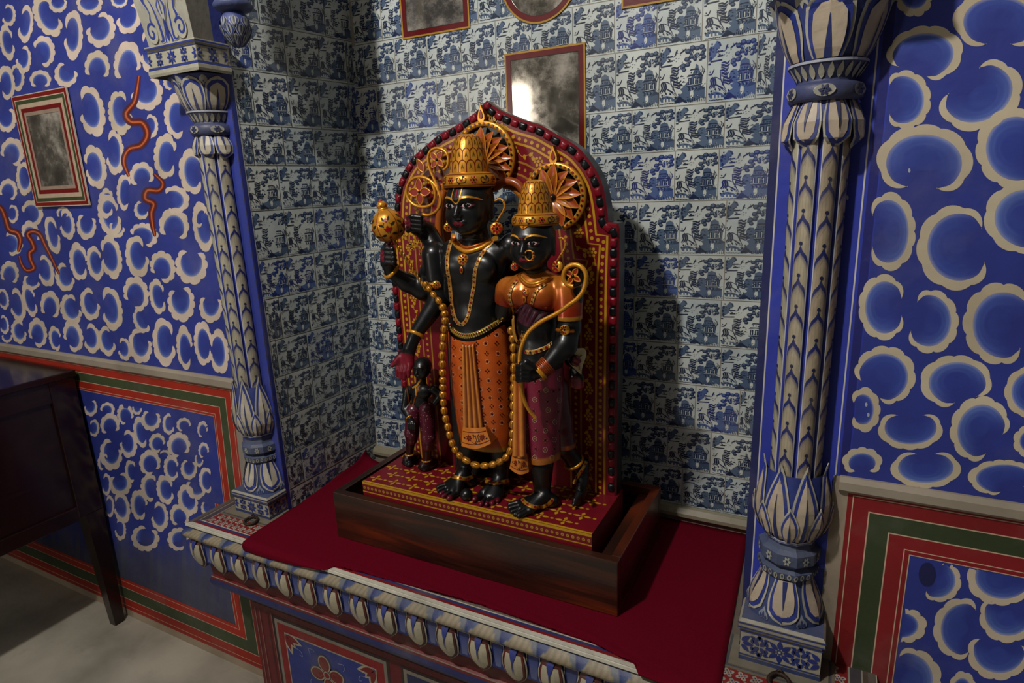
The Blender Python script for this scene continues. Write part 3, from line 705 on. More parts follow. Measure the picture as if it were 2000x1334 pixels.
for xa, xb in ((LX0 + 0.043, -1.2), (-0.2, LX1 - 0.043)):
    mb.face([S_top(xa, LY0 + 0.027, .0005), S_top(xb, LY0 + 0.027, .0005), S_top(xb, 1.08, .0005), S_top(xa, 1.08, .0005)], '#7c1c1c')
    rr = random.Random(5)
    for i in range(40):
        for j in range(6):
            cx = xa + 0.011 + i * 0.0235 + (j % 2) * 0.0118; cy = LY0 + 0.038 + j * 0.0215
            if cx > xb - 0.008 or cy > 1.07: continue
            for q in range(4):
                a = q * math.pi / 2 + 0.5
                p_fill(mb, S_top, circ(cx + 0.0062 * math.cos(a), cy + 0.0062 * math.sin(a), 0.0052, 0.0042, 8, a), mixc('#b3a894', '#8f8678', rr.random()), .0010)
                p_fill(mb, S_top, circ(cx + 0.0050 * math.cos(a), cy + 0.0050 * math.sin(a), 0.0019, 0.0015, 6, a), '#343050', .0013)
# plinth slabs of bare stone under the two pilasters
for xa, xb in ((-1.452, -1.285), (-0.110, 0.052)):
    mb.box((xa, 0.998, LZ), (xb, 1.079, LZ + 0.004), '#77705f')
    for k in (0.0035, 0.0085): mb.box((xa - 0.013 + k, 0.986 + k, LZ), (xb + 0.013 - k, 1.079, LZ + 0.0012 + k * 0.1), '#6d6455' if k < 0.005 else '#4c4a52')
mb.build('ledge_top', [M_PLINE], parent=ledge)
# front mouldings: white lip, dark line, leafy roll, fillet
mb = MB()
moulding(mb, [(0.0, LZ), (0.002, LZ - 0.001), (0.003, LZ - 0.007)], ['#c4c0b0', '#c9c6b6'])
moulding(mb, [(0.003, LZ - 0.007), (0.001, LZ - 0.0085), (0.001, LZ - 0.012)], ['#2a3038', '#262c3a'])
roll = [(0.001 + 0.013 * math.sin(math.pi * t), LZ - 0.012 - 0.034 * t) for t in np.linspace(0, 1, 9)]
rows = [ring_rect(LX0, LX1, LY0, d, z) for d, z in roll]
for j in range(3):
    A = np.array([r[j] for r in rows]); B = np.array([r[j + 1] for r in rows]); L = np.linalg.norm(B[0] - A[0]); n = max(2, int(L / 0.004))
    P = [[tuple(A[i] + (B[i] - A[i]) * k / n) for i in range(len(rows))] for k in range(n + 1)]
    def colr(i, k, L=L, n=n, j=j):
        x = i / n * L; t = k / 8; u = (x / 0.081) % 1.0; w = abs(t - 0.5) * 2
        edge = 0.16 + 0.18 * w * w + 0.05 * math.sin(9 * t)
        if u < edge: return mixc('#1c2862', '#46547c', u / edge)
        if u > 0.90 - 0.10 * w: return mixc('#8d8a74', '#4b5670', 0.7)
        return mixc('#a0937a', '#7b725c', 0.5 + 0.5 * math.sin(40 * u + 9 * t) * 0.6)
    mb.grid(P, colr, smooth=True, flip=True)
moulding(mb, [(0.001, LZ - 0.046), (-0.006, LZ - 0.049), (-0.010, LZ - 0.053)], ['#3a2c2c', '#8f8878'])
mb.build('leafy_roll_moulding', [M_PLINE], parent=ledge)
# dark soffit behind the petals, blue string course and base
mb = MB()
BX0, BX1, BY0 = -1.375, -0.005, 0.978
def mould2(mb, prof, cols):
    """rows of (side inset, front inset, z)"""
    rows = [[(LX0 + a, WALL_Y, z), (LX0 + a, LY0 + b, z), (LX1 - a, LY0 + b, z), (LX1 - a, WALL_Y, z)] for a, b, z in prof]
    for i in range(len(rows) - 1):
        for j in range(3): mb.face([rows[i][j], rows[i][j + 1], rows[i + 1][j + 1], rows[i + 1][j]][::-1], cols[i])
mould2(mb, [(0.010, 0.010, LZ - 0.050), (0.020, 0.018, LZ - 0.085), (0.030, 0.024, LZ - 0.120), (0.036, 0.026, LZ - 0.165), (0.032, 0.022, LZ - 0.168), (0.032, 0.022, LZ - 0.171), (0.028, 0.020, LZ - 0.176),
             (0.026, 0.018, LZ - 0.188), (0.032, 0.022, LZ - 0.199), (0.040, 0.028, LZ - 0.204), (0.060, 0.038, LZ - 0.214), (0.062, 0.040, LZ - 0.219), (0.100, 0.052, LZ - 0.232), (0.130, 0.062, LZ - 0.248)],
       ['#333c78', '#4c1013', '#5a1416', '#6a1517', '#9c9382', '#5a1416', '#23295c', '#262c60', '#1f2450', '#5e1316', '#8d8474', '#431114', '#2b1112'])
mb.build('underside_cornice', [M_PLINE], parent=ledge)
# hanging petals
def ledge_petal(cx, corner=False):
    mb = MB(); w = 0.0280; z0 = LZ - 0.043; z1 = LZ - 0.136; n = 10; m = 10
    def S(u, v, off):     # u -1..1 across, v 0..1 down
        hw = w * float(np.interp(v, [0, .12, .3, .5, .66, .8, .92, 1], [.66, .82, .97, 1.0, .92, .70, .36, .02]))
        bul = 0.015 * math.sin(math.pi * min(1, max(0, v)) ** 0.75) * (1 - 0.55 * u * u)
        depth = -0.001 - 0.008 * v + bul
        x = cx + u * hw; y = LY0 - depth - off; z = z0 + (z1 - z0) * v
        return (x, y, z)
    P = [[S(-1 + 2 * i / m, j / n, 0) for j in range(n + 1)] for i in range(m + 1)]
    def colp(i, j):
        u = abs(-1 + 2 * i / m); return '#b9af98'
    mb.grid(P, '#54231d', smooth=True, flip=True)
    # side walls of the petal
    for s in (-1, 1):
        E = [S(s, j / n, 0) for j in range(n + 1)]; Q = [(e[0], e[1] + 0.012 + 0.01 * (j / n), e[2]) for j, e in enumerate(E)]
        mb.grid([E, Q], '#2c3872', smooth=True, flip=(s > 0))
    out = [(0.97 * math.sin(t), 0.5 - 0.5 * math.cos(t)) for t in np.linspace(0.5, 2 * math.pi - 0.5, 34)]
    rim = [(-0.98, 0.12), (-0.99, 0.35), (-0.98, 0.6), (-0.96, 0.8), (-0.6, 0.985), (0.0, 0.995), (0.6, 0.985), (0.96, 0.8), (0.98, 0.6), (0.99, 0.35), (0.98, 0.12)]
    p_strip(mb, S, catmull(rim, 4), 0.0024, '#a79f8c', 0.0014, ks=(0.027, 0.093))
    def inset(k, dv): return [(x * k, 0.02 + (y) * dv) for x, y in rim]
    def blob(k, dv, c, off):
        pts = [(0, 0.03)] + inset(k, dv) + [(0, 0.03)]
        B = catmull(inset(k, dv), 3)
        for a, b in zip(B[:-1], B[1:]):
            mb.face([S(a[0], a[1], off), S(0, 0.04 + 0.5 * a[1] * 0, off), S(b[0], b[1], off)], c) if False else mb.face([S(a[0], a[1], off), S(a[0] * 0.5, a[1] * 0.96, off), S(b[0] * 0.5, b[1] * 0.96, off), S(b[0], b[1], off)], c)
            mb.face([S(a[0] * 0.5, a[1] * 0.96, off), S(0, a[1] * 0.92, off), S(0, b[1] * 0.92, off), S(b[0] * 0.5, b[1] * 0.96, off)], c)
    blob(0.88, 0.93, mixc('#3a2622', '#6a1f16', random.random()), 0.0016)
    blob(0.74, 0.84, mixc('#b8b096', '#a9a18c', random.random()), 0.0020)
    # blue spear in the middle
    p_strip(mb, S, [(0, .02 + .62 * k / 12) for k in range(13)], [.0175 * max(0, 1 - k / 5.0) + .0052 * (1 - k / 12.5) for k in range(13)], '#27347e', .0040, ks=(.027, .093))
    return mb
nP = 20; first = -1.153 - 0.081 * 4
for i in range(nP + 1):
    cx = first + 0.081 * i
    if cx > LX1: break
    ledge_petal(cx).build('hanging_petal', [M_PLINE], parent=ledge)
# side petals at the right end of the ledge and left end are out of sight; blue darts between the petals
for i in range(nP):
    mb = MB(); cx = first + 0.081 * (i + 0.5)
    mb.box((cx - 0.016, LY0 + 0.002, LZ - 0.110), (cx + 0.016, LY0 + 0.016, LZ - 0.045), '#1f2a66')
    mb.face([(cx - 0.012, LY0 + 0.0015, LZ - 0.049), (cx - 0.006, LY0 + 0.0015, LZ - 0.105), (cx + 0.006, LY0 + 0.0015, LZ - 0.105), (cx + 0.012, LY0 + 0.0015, LZ - 0.049)], [lin('#2a3678'), lin('#5a648c'), lin('#5a648c'), lin('#2a3678')])
    p_strip(mb, S_front, [(cx - 0.015, LZ - 0.085), (cx - 0.0145, LZ - 0.049), (cx + 0.0145, LZ - 0.049), (cx + 0.015, LZ - 0.085)], 0.0022, '#9f967f', -0.0008)
    mb.build('blue_dart', [M_PLINE], parent=ledge)
# the base under the cornice with its painted panels
mb = MB()
ZT = LZ - 0.246
mb.box((BX0, BY0, 0), (BX1, 1.075, ZT), '#5e1418')
def S_base(u, v, off): return (u, BY0 - off, v)
for i, (a, b) in enumerate(((-1.285, -0.905), (-0.845, -0.465), (-0.405, -0.075))):
    zt = 0.368; zb = 0.03
    def rect(d, c, off): p_fill(mb, S_base, [(a + d, zb + d), (b - d, zb + d), (b - d, zt - d), (a + d, zt - d)], c, off)
    rect(-0.012, '#34201f', 0.0004); rect(-0.004, '#7b7468', 0.0008); rect(0.006, '#7c1518' if i != 1 else '#20284e', 0.0012); rect(0.030, '#9b9482', 0.0016); rect(0.034, '#27347c' if i != 1 else '#a79f8c', 0.0020)
    if i == 1: rect(0.042, '#233067', 0.0010)
    cx = (a + b) / 2 - 0.015; cz = zt - 0.115
    for q in range(4):
        an = math.radians(100 + q * 90); x = cx + 0.034 * math.cos(an); z = cz + 0.034 * math.sin(an)
        p_fill(mb, S_base, circ(x, z, 0.030, 0.025, 16, an), '#3c3f4c', 0.0026); p_fill(mb, S_base, circ(x, z, 0.026, 0.021, 16, an), '#a39a87', 0.0030)
        p_fill(mb, S_base, circ(x, z, 0.022, 0.0175, 16, an), '#6e1517', 0.0034)
        p_strip(mb, S_base, circ(x - 0.006 * math.cos(an), z - 0.006 * math.sin(an), 0.009, 0.009, 12, an, 0.6, 5.0), 0.0015, '#8a4a40', 0.0036)
        p_strip(mb, S_base, catmull([(cx + 0.07 * math.cos(an + 0.7), cz + 0.07 * math.sin(an + 0.7)), (cx + 0.085 * math.cos(an + 0.55), cz + 0.085 * math.sin(an + 0.55)), (cx + 0.078 * math.cos(an + 0.4), cz + 0.078 * math.sin(an + 0.4)), (cx + 0.07 * math.cos(an + 0.35), cz + 0.07 * math.sin(an + 0.35))], 5), 0.0015, '#8a93b4', 0.0030)
    p_fill(mb, S_base, circ(cx, cz, 0.015), '#3c3f4c', 0.0036); p_fill(mb, S_base, circ(cx, cz, 0.0125), '#a39a87', 0.0039); p_fill(mb, S_base, circ(cx, cz, 0.0095), '#7c1518', 0.0042)
    for sx, sz, x, z in ((1, -1, a + 0.036, zt - 0.036), (-1, -1, b - 0.036, zt - 0.036), (1, 1, a + 0.036, zb + 0.036), (-1, 1, b - 0.036, zb + 0.036)):
        for an, L in ((0.28, 0.062), (1.29, 0.062), (0.785, 0.048)):
            p_fill(mb, S_base, [(x + sx * p, z + sz * q) for p, q in petal(0, 0, L, 0.026, an)], '#a39a87', 0.0026 + L * 0.003)
            p_fill(mb, S_base, [(x + sx * p, z + sz * q) for p, q in petal(0, 0, L * 0.8, 0.017, an)], '#6e1517', 0.0030 + L * 0.003)
        p_strip(mb, S_base, [(x + sx * p, z + sz * q) for p, q in catmull([(0.03, 0.03), (0.05, 0.035), (0.055, 0.05), (0.045, 0.048)], 4)], 0.0016, '#8a93b4', 0.0033)
for x in (-1.36, -1.343, -1.312, -1.297): p_strip(mb, S_base, [(x, 0.0), (x, 0.385)], 0.0018, '#2a1414' if x in (-1.312,) else '#8f6a62', 0.0026)
mb.build('panelled_base', [M_PLINE], parent=ledge)
# carved grey scroll beside the base
mb = MB()
for i in range(9):
    z = 0.375 - i * 0.045; mb.ell((BX0 - 0.004 - 0.006 * math.sin(i * 1.7), BY0 + 0.03, z), (0.016, 0.022, 0.028), '#6d6a66', 10, 6)
mb.box((BX0 - 0.02, BY0 + 0.04, 0), (BX0, 1.075, 0.39), '#4a4644')
mb.build('carved_scroll_edge', [M_PLINE], parent=ledge)

# ------------------------------------------------------------------ carved pilasters
def floral_band(mb, S, u0, u1, v0, v1, ku, nflow=2):
    """blue scrolling flowers on a cream band; ku converts u to metres"""
    h = v1 - v0; vm = (v0 + v1) / 2; step = (u1 - u0) / nflow
    for i in range(nflow + 1):
        cu = u0 + step * i
        for q in range(8):
            a = q * math.pi / 4; pts = petal(0, 0, h * 0.36, h * 0.17, a, 5, h * 0.10)
            pts = [(cu + x / ku, vm + y) for x, y in pts]
            if all(u0 <= p[0] <= u1 for p in pts): p_fill(mb, S, pts, '#26347c', 0.0014)
        pts = [(cu + x / ku, vm + y) for x, y in circ(0, 0, h * 0.09)]
        if all(u0 <= p[0] <= u1 for p in pts): p_fill(mb, S, pts, '#26347c', 0.0014); p_fill(mb, S, [(cu + x / ku, vm + y) for x, y in circ(0, 0, h * 0.045)], '#b9b5a4', 0.0018)
        if i < nflow:
            cm = cu + step / 2
            for sx in (-1, 1):
                for sy in (-1, 1):
                    for (L, W, an, ox, oy) in ((0.34, 0.16, 0.9, 0.02, 0.02), (0.26, 0.13, 2.2, 0.10, 0.22), (0.2, 0.1, 0.1, 0.12, 0.3), (0.2, 0.12, 1.5, 0.22, 0.05)):
                        pts = petal(h * ox, h * oy, h * L, h * W, an, 4); pts = [(cm + sx * x / ku, vm + sy * y) for x, y in pts]
                        if all(u0 <= p[0] <= u1 and v0 < p[1] < v1 for p in pts): p_fill(mb, S, pts, '#2a3878', 0.0014)
    for v in (v0 + h * 0.03, v1 - h * 0.03): p_strip(mb, S, [(u0, v), (u1, v)], h * 0.05, '#2a3878', 0.0014)

def leaf_on(mb, S, cu, v0, v1, wu, ku, up=True, warm=0.3, shape='lotus'):
    """a lotus petal painted and slightly raised on a curved surface"""
    L = v1 - v0
    def pts(k, n=12):
        o = []
        for i in range(n + 1):
            t = i / n; w = (0.80 + 0.2 * math.sin(math.pi * min(1, t * 1.2))) if t < 0.62 else (0.93 * math.cos((t - 0.62) / 0.38 * math.pi / 2) ** 0.62 + (0.05 if 0.70 < t < 0.8 else 0))
            if shape == 'bud': w = math.sin(math.pi * (0.16 + 0.84 * t) ** 0.9) * 1.02
            o.append((w * k, t))
        return o
    for k, c, off, t0, t1 in ((1.0, '#b3b0a2', 0.0022, 0, 1), (0.86, '#2b3a88', 0.0028, 0.0, 0.94), (0.66, mixc('#b9b5a2', '#bf9e84', warm), 0.0034, 0.0, 0.84)):
        P = pts(k)
        Lp = [(cu - w * wu / 2, (v0 + L * (t0 + (t1 - t0) * t)) if up else (v1 - L * (t0 + (t1 - t0) * t))) for w, t in P]
        Rp = [(cu + w * wu / 2, q[1]) for (w, t), q in zip(P, Lp)]
        Cp = [(cu, q[1]) for q in Lp]
        for i in range(len(P) - 1):
            mb.face([S(*Lp[i], off), S(*Cp[i], off + 0.0016), S(*Cp[i + 1], off + 0.0016), S(*Lp[i + 1], off)], c)
            mb.face([S(*Cp[i], off + 0.0016), S(*Rp[i], off), S(*Rp[i + 1], off), S(*Cp[i + 1], off + 0.0016)], c)
    a, b = (v0, v0 + L * 0.62) if up else (v1, v1 - L * 0.62)
    m = [(cu, a + (b - a) * k / 9) for k in range(10)]
    p_strip(mb, S, m, [wu * 0.17 * (1 - k / 9) + wu * 0.01 for k in range(10)], '#27336a', 0.0058)

def pilaster(cx, hw, label, zs, warm, cap_full, side_dark=False):
    """zs maps nominal heights to the heights of this pilaster"""
    Z = lambda z: float(np.interp(z, ZN, zs))
    root = empty('carved_pilaster', (cx, 1.05, LZ), label, 'pilaster', 'pilasters on both sides of the niche')
    Yw = WALL_Y
    def surf(prof, nf=None, sq=False):
        """prof: [(z, halfwidth, protrusion)] -> S(u, v, off) with u in [-1,1] round the front"""
        zz = [Z(p[0]) for p in prof]; ww = [p[1] for p in prof]; bb = [p[2] for p in prof]
        def S(u, v, off):
            w = float(np.interp(v, zz, ww)) + off; b = float(np.interp(v, zz, bb)) + off
            th = u * math.pi / 2
            if sq: 
                # square plan: flank, front, flank
                if u < -0.5: return (cx - w, Yw - b * (u + 1) * 2, v)
                if u > 0.5: return (cx + w, Yw - b * (1 - u) * 2, v)
                return (cx + w * u * 2, Yw - b, v)
            if nf:
                k = (th + math.pi / 2) / (math.pi / nf); i = min(nf - 1, int(k)); t = k - i
                a0 = -math.pi / 2 + i * math.pi / nf; a1 = a0 + math.pi / nf
                sx = math.sin(a0) * (1 - t) + math.sin(a1) * t; cy = math.cos(a0) * (1 - t) + math.cos(a1) * t
            else: sx, cy = math.sin(th), math.cos(th)
            return (cx + w * sx, Yw - b * cy, v)
        return S, zz
    def shell(mb, S, zz, col, n=24, smooth=True, fine=3, nf=None):
        vs = []
        for a, b in zip(zz[:-1], zz[1:]): vs += [a + (b - a) * k / fine for k in range(fine)]
        vs.append(zz[-1]); P = [[S(-1 + 2 * i / n, v, 0) for v in vs] for i in range(n + 1)]
        mb.grid(P, col, smooth=smooth, flip=False)
    # base block
    mb = MB(); S, zz = surf([(0.645, hw, 0.062), (0.700, hw, 0.062)], sq=True)
    shell(mb, S, zz, '#a9a594', 4, False, 1); floral_band(mb, S, -0.5, 0.5, Z(0.655), Z(0.697), hw * 2, 2); floral_band(mb, S, 0.5, 0.98, Z(0.655), Z(0.697), 0.062 * 2, 1); floral_band(mb, S, -0.98, -0.5, Z(0.655), Z(0.697), 0.062 * 2, 1)
    p_strip(mb, S, [(-1, Z(0.650)), (-0.5, Z(0.650)), (0.5, Z(0.650)), (1, Z(0.650))], 0.008, '#33406e', 0.0012)
    S, zz = surf([(0.700, hw, 0.062), (0.702, hw + 0.004, 0.066), (0.712, hw + 0.004, 0.066), (0.716, hw, 0.062)], sq=True)
    shell(mb, S, zz, '#a09c8e', 4, False, 1)
    for z in (0.7035, 0.7105): p_strip(mb, S, [(-1, Z(z)), (-0.5, Z(z)), (0.5, Z(z)), (1, Z(z))], 0.0028, '#2b3878', 0.0012)
    mb.face([S(-0.5, zz[-1], 0), S(0.5, zz[-1], 0), (cx + hw, Yw, zz[-1]), (cx - hw, Yw, zz[-1])], '#4a5272')
    mb.build('base_block', [M_PLINE], parent=root)
    # bell of drooping petals
    mb = MB(); bell = [(0.714, hw * 0.99, 0.062), (0.735, hw * 0.97, 0.061), (0.765, hw * 0.86, 0.056), (0.795, hw * 0.70, 0.048), (0.815, hw * 0.63, 0.043)]
    S, zz = surf(bell, 5); shell(mb, S, zz, '#3b4774', 20, True, 3)
    for u in (-0.67, 0.0, 0.67): leaf_on(mb, S, u, Z(0.720), Z(0.812), 0.60, 0, up=False, warm=warm)
    for u in (-0.95, -0.33, 0.33, 0.95):
        for dx, L, an in ((0, 0.026, 0), (-0.05, 0.016, 0), (0.05, 0.016, 0)):
            p_fill(mb, S, [(u + dx + x / 0.11, Z(0.718) + y) for x, y in petal(0, 0, L, 0.011, math.pi / 2, 5)], '#8c93a0', 0.0016)
            p_fill(mb, S, [(u + dx + x / 0.11, Z(0.719) + y) for x, y in petal(0, 0, L * 0.6, 0.0055, math.pi / 2, 5)], '#36426e', 0.0020)
    mb.build('petal_bell', [M_PLINE], parent=root)
    # faceted collar
    mb = MB(); col_ = [(0.813, hw * 0.66, 0.045), (0.817, hw * 0.74, 0.050), (0.832, hw * 0.76, 0.052), (0.838, hw * 0.60, 0.043), (0.842, hw * 0.66, 0.047), (0.848, hw * 0.78, 0.054), (0.866, hw * 0.78, 0.054), (0.872, hw * 0.64, 0.046), (0.880, hw * 0.60, 0.042), (0.888, hw * 0.66, 0.046), (0.893, hw * 0.66, 0.046)]
    S, zz = surf(col_, 5); shell(mb, S, zz, '#4b5570', 20, False, 1)
    for i in range(14):
        u = -0.93 + i * 0.143
        p_fill(mb, S, [(u + x / 0.10, Z(0.825) + y) for x, y in circ(0, 0, 0.0048, 0.0062, 8)], '#a8a796', 0.0014)
        p_fill(mb, S, [(u + x / 0.10, Z(0.826) + y) for x, y in circ(0, 0, 0.002, 0.0035, 6)], '#3c4670', 0.0018)
    for u in (-0.8, -0.4, 0, 0.4, 0.8):
        for q in range(6): p_fill(mb, S, [(u + x / 0.12, Z(0.857) + y) for x, y in petal(0, 0, 0.0075, 0.005, q * math.pi / 3, 4, 0.002)], '#a8a99e', 0.0014)
        p_fill(mb, S, [(u + x / 0.12, Z(0.857) + y) for x, y in circ(0, 0, 0.0018)], '#2b3562', 0.0018)
    p_strip(mb, S, [(x, Z(0.8905)) for x in np.linspace(-1, 1, 21)], 0.0045, '#b5b8c4', 0.0012); p_strip(mb, S, [(x, Z(0.8885)) for x in np.linspace(-1, 1, 21)], 0.0030, '#28368a', 0.0014)
    mb.build('faceted_collar', [M_PLINE], parent=root)
    # lower lotus bulb
    mb = MB(); bulb = [(0.890, hw * 0.56, 0.040), (0.905, hw * 0.72, 0.049), (0.930, hw * 0.86, 0.056), (0.960, hw * 0.88, 0.057), (0.990, hw * 0.80, 0.053), (1.015, hw * 0.72, 0.049)]
    S, zz = surf(bulb); shell(mb, S, zz, '#2b3a80', 24, True, 3)
    bulb2 = bulb + [(1.050, hw * 0.80, 0.050)]; S2, _ = surf(bulb2)
    for u in (-0.75, -0.25, 0.25, 0.75): leaf_on(mb, S2, u, Z(0.895), Z(1.038), 0.47, 0, up=True, warm=warm, shape='bud')
    for u in (-1.0 + 0.12, -0.5, 0.0, 0.5, 1.0 - 0.12): leaf_on(mb, lambda a, b, c: S2(max(-1, min(1, a)), b, c + 0.003), u, Z(0.895), Z(0.965), 0.32, 0, up=True, warm=warm, shape='bud')
    mb.build('lower_lotus', [M_PLINE], parent=root)
    # fluted shaft with chevron leaves
    mb = MB(); sw = 0.0375; nr = 4
    za, zb = Z(0.975), Z(1.585)
    def S_sh(u, v, off):
        th = u * math.pi / 2; k = (u + 1) / 2 * nr; t = k - math.floor(k); rib = 0.0075 * math.sqrt(max(0, 1 - (2 * t - 1) ** 2 * 1.1)) if abs(2 * t - 1) < 0.93 else 0.0
        r = 1 + 0
        return (cx + (sw - 0.004 + rib + off) * math.sin(th), Yw - (0.040 + rib + off) * math.cos(th), v)
    nn = 160; vs = np.linspace(za, zb, 3)
    def colsh(i, j): return '#2b3690'
    P = [[S_sh(-1 + 2 * i / nn, v, 0) for v in vs] for i in range(nn + 1)]; mb.grid(P, '#2b3690', smooth=True)
    for r in range(nr):
        uc = -1 + (r + 0.5) * 2 / nr; w = 0.78 / nr; base = mixc('#a8a690', '#a58468', min(1, max(0, warm * (0.3 + 0.45 * r))))
        ncol = 16
        for k in range(ncol):
            ua = uc - w + 2 * w * k / ncol; ub = ua + 2 * w / ncol; sh = base if k % 3 else mixc(base, '#86806a', 0.35)
            mb.face([S_sh(ua, za, .0004), S_sh(ub, za, .0004), S_sh(ub, zb, .0004), S_sh(ua, zb, .0004)], sh)
        for s in (-1, 1): p_strip(mb, S_sh, [(uc + s * w * 0.97, za), (uc + s * w * 0.97, zb)], 0.022, '#b9bbc0', 0.0007)
        off = (r * 37 % 10) * 0.0012; z = za + 0.012 + off
        while z < zb - 0.02:
            prof = [(-1.0, -0.013), (-0.8, -0.004), (-0.5, 0.0005), (-0.25, 0.0045), (0, 0.0125), (0.25, 0.0045), (0.5, 0.0005), (0.8, -0.004), (1.0, -0.013)]
            midl = [(-1.0, -0.022), (-0.8, -0.013), (-0.5, -0.0070), (-0.25, -0.0040), (0, 0.0005), (0.25, -0.0040), (0.5, -0.0070), (0.8, -0.013), (1.0, -0.022)]
            low = [(-1.0, -0.034), (-0.8, -0.026), (-0.5, -0.017), (-0.25, -0.0125), (0, -0.0075), (0.25, -0.0125), (0.5, -0.017), (0.8, -0.026), (1.0, -0.034)]
            def fine(L): return [tuple(p) for a_, b_ in zip(L[:-1], L[1:]) for p in (a_, ((a_[0] + b_[0]) / 2, (a_[1] + b_[1]) / 2))] + [L[-1]]
            prof, midl, low = fine(prof), fine(midl), fine(low)
            f = lambda q: (uc + q[0] * w * 0.9, z + q[1]); dk = mixc('#1a2464', '#2c3060', random.random())
            for a in range(16):
                mb.face([S_sh(*f(prof[a]), .0007), S_sh(*f(midl[a]), .0007), S_sh(*f(midl[a + 1]), .0007), S_sh(*f(prof[a + 1]), .0007)], dk)
                mb.face([S_sh(*f(midl[a]), .0007), S_sh(*f(low[a]), .0007), S_sh(*f(low[a + 1]), .0007), S_sh(*f(midl[a + 1]), .0007)], [mixc(dk, base, .35), lin(base), lin(base), mixc(dk, base, .35)])
            p_fill(mb, S_sh, [(uc + x / 0.06, z + 0.0145 + y) for x, y in circ(0, 0, 0.0026, 0.0032, 7)], '#1b2146', 0.0010)
            z += 0.0485
    mb.build('fluted_shaft', [M_PLINE], parent=root)
    # upper drooping leaves, ring, flare
    mb = MB(); dr = [(1.535, hw * 0.60, 0.040), (1.548, hw * 0.82, 0.052), (1.572, hw * 0.80, 0.053), (1.590, hw * 0.68, 0.048), (1.602, hw * 0.58, 0.044)]
    S, zz = surf(dr); shell(mb, S, [zz[2], zz[3], zz[4]], '#2b3a80', 24, True, 3)
    for u in (-0.75, -0.25, 0.25, 0.75): leaf_on(mb, S, u, Z(1.533), Z(1.600), 0.48, 0, up=False, warm=warm)
    mb.build('drooping_leaves', [M_PLINE], parent=root)
    mb = MB(); rg = [(1.600, hw * 0.70, 0.052), (1.604, hw * 0.77, 0.056), (1.614, hw * 0.80, 0.058), (1.624, hw * 0.77, 0.056), (1.628, hw * 0.62, 0.047), (1.632, hw * 0.60, 0.046), (1.647, hw * 0.74, 0.054), (1.654, hw * 0.80, 0.058), (1.657, hw * 0.80, 0.058)]
    S, zz = surf(rg); shell(mb, S, zz, '#3c4366', 24, True, 2)
    for u in (-0.66, 0.0, 0.66):
        p_fill(mb, S, [(u + x / 0.11, Z(1.614) + y) for x, y in circ(0, 0, 0.019, 0.0085, 14)], '#9b9a90', 0.0014)
        for q in range(6): p_fill(mb, S, [(u + x / 0.11, Z(1.614) + y * 0.8) for x, y in petal(0, 0, 0.009, 0.0055, q * math.pi / 3, 4, 0.002)], '#2a3158', 0.0020)
    for i in range(12):
        u = -0.92 + i * 0.167; p_fill(mb, S, [(u + x / 0.10, Z(1.631) + y) for x, y in petal(0, 0, 0.020, 0.0115, math.pi / 2, 5)], '#a9a795', 0.0016)
        p_fill(mb, S, [(u + x / 0.10, Z(1.632) + y) for x, y in petal(0, 0, 0.011, 0.004, math.pi / 2, 4)], '#414868', 0.0010)
    p_strip(mb, S, [(x, Z(1.6555)) for x in np.linspace(-1, 1, 21)], 0.0035, '#aab0c0', 0.0012)
    mb.build('neck_ring', [M_PLINE], parent=root)
    # lotus capital
    mb = MB(); cp = [(1.656, hw * 0.72, 0.055), (1.672, hw * 0.86, 0.062), (1.695, hw * 0.98, 0.068), (1.725, hw * 1.12, 0.076), (1.748, hw * 1.28, 0.084), (1.752, hw * 1.32, 0.086)]
    S, zz = surf(cp, 5 if not cap_full else 4); shell(mb, S, zz, '#34407c', 20, True, 3)
    for u in ((-0.67, 0.0, 0.67) if not cap_full else (-0.75, -0.25, 0.25, 0.75)): leaf_on(mb, S, u, Z(1.659), Z(1.747), 0.62 if not cap_full else 0.49, 0, up=True, warm=warm)
    for u in ((-0.95, -0.33, 0.33, 0.95) if not cap_full else (-0.5, 0, 0.5)):
        for q in (-0.5, 0, 0.5):
            p_fill(mb, S, [(u + x / 0.13, Z(1.748) + y) for x, y in petal(0, 0, 0.022, 0.010, -math.pi / 2 + q, 5)], '#a3a39a', 0.0010)
    mb.build('lotus_capital', [M_PLINE], parent=root)
    # abacus with flower band
    mb = MB(); ab = [(1.752, hw * 1.30, 0.086), (1.758, hw * 1.33, 0.088), (1.766, hw * 1.33, 0.088), (1.768, hw * 1.28, 0.085), (1.808, hw * 1.28, 0.085), (1.810, hw * 1.33, 0.088), (1.817, hw * 1.33, 0.088)]
    S, zz = surf(ab, sq=True); shell(mb, S, zz, '#aaa795', 4, False, 1)
    floral_band(mb, S, -0.5, 0.5, Z(1.771), Z(1.806), hw * 2.6, 2); floral_band(mb, S, 0.5, 0.98, Z(1.771), Z(1.806), 0.17, 1)
    for z in (1.7695, 1.812): p_strip(mb, S, [(-1, Z(z)), (-0.5, Z(z)), (0.5, Z(z)), (1, Z(z))], 0.004, '#27357e', 0.0016)
    mb.face([S(-0.5, zz[-1], 0), S(0.5, zz[-1], 0), (cx + hw * 1.33, Yw, zz[-1]), (cx - hw * 1.33, Yw, zz[-1])], '#8d897a')
    mb.build('abacus', [M_PLINE], parent=root)
    # bracket above: block with carved acanthus
    mb = MB(); br = [(1.817, hw * 1.22, 0.080), (1.86, hw * 1.30, 0.084), (1.92, hw * 1.46, 0.090), (2.05, hw * 1.62, 0.098), (2.30, hw * 1.7, 0.10)]
    zz = [Z(p[0]) if p[0] < 1.9 else p[0] + Z(1.817) - 1.817 for p in br]
    xr = cx + hw * 1.16
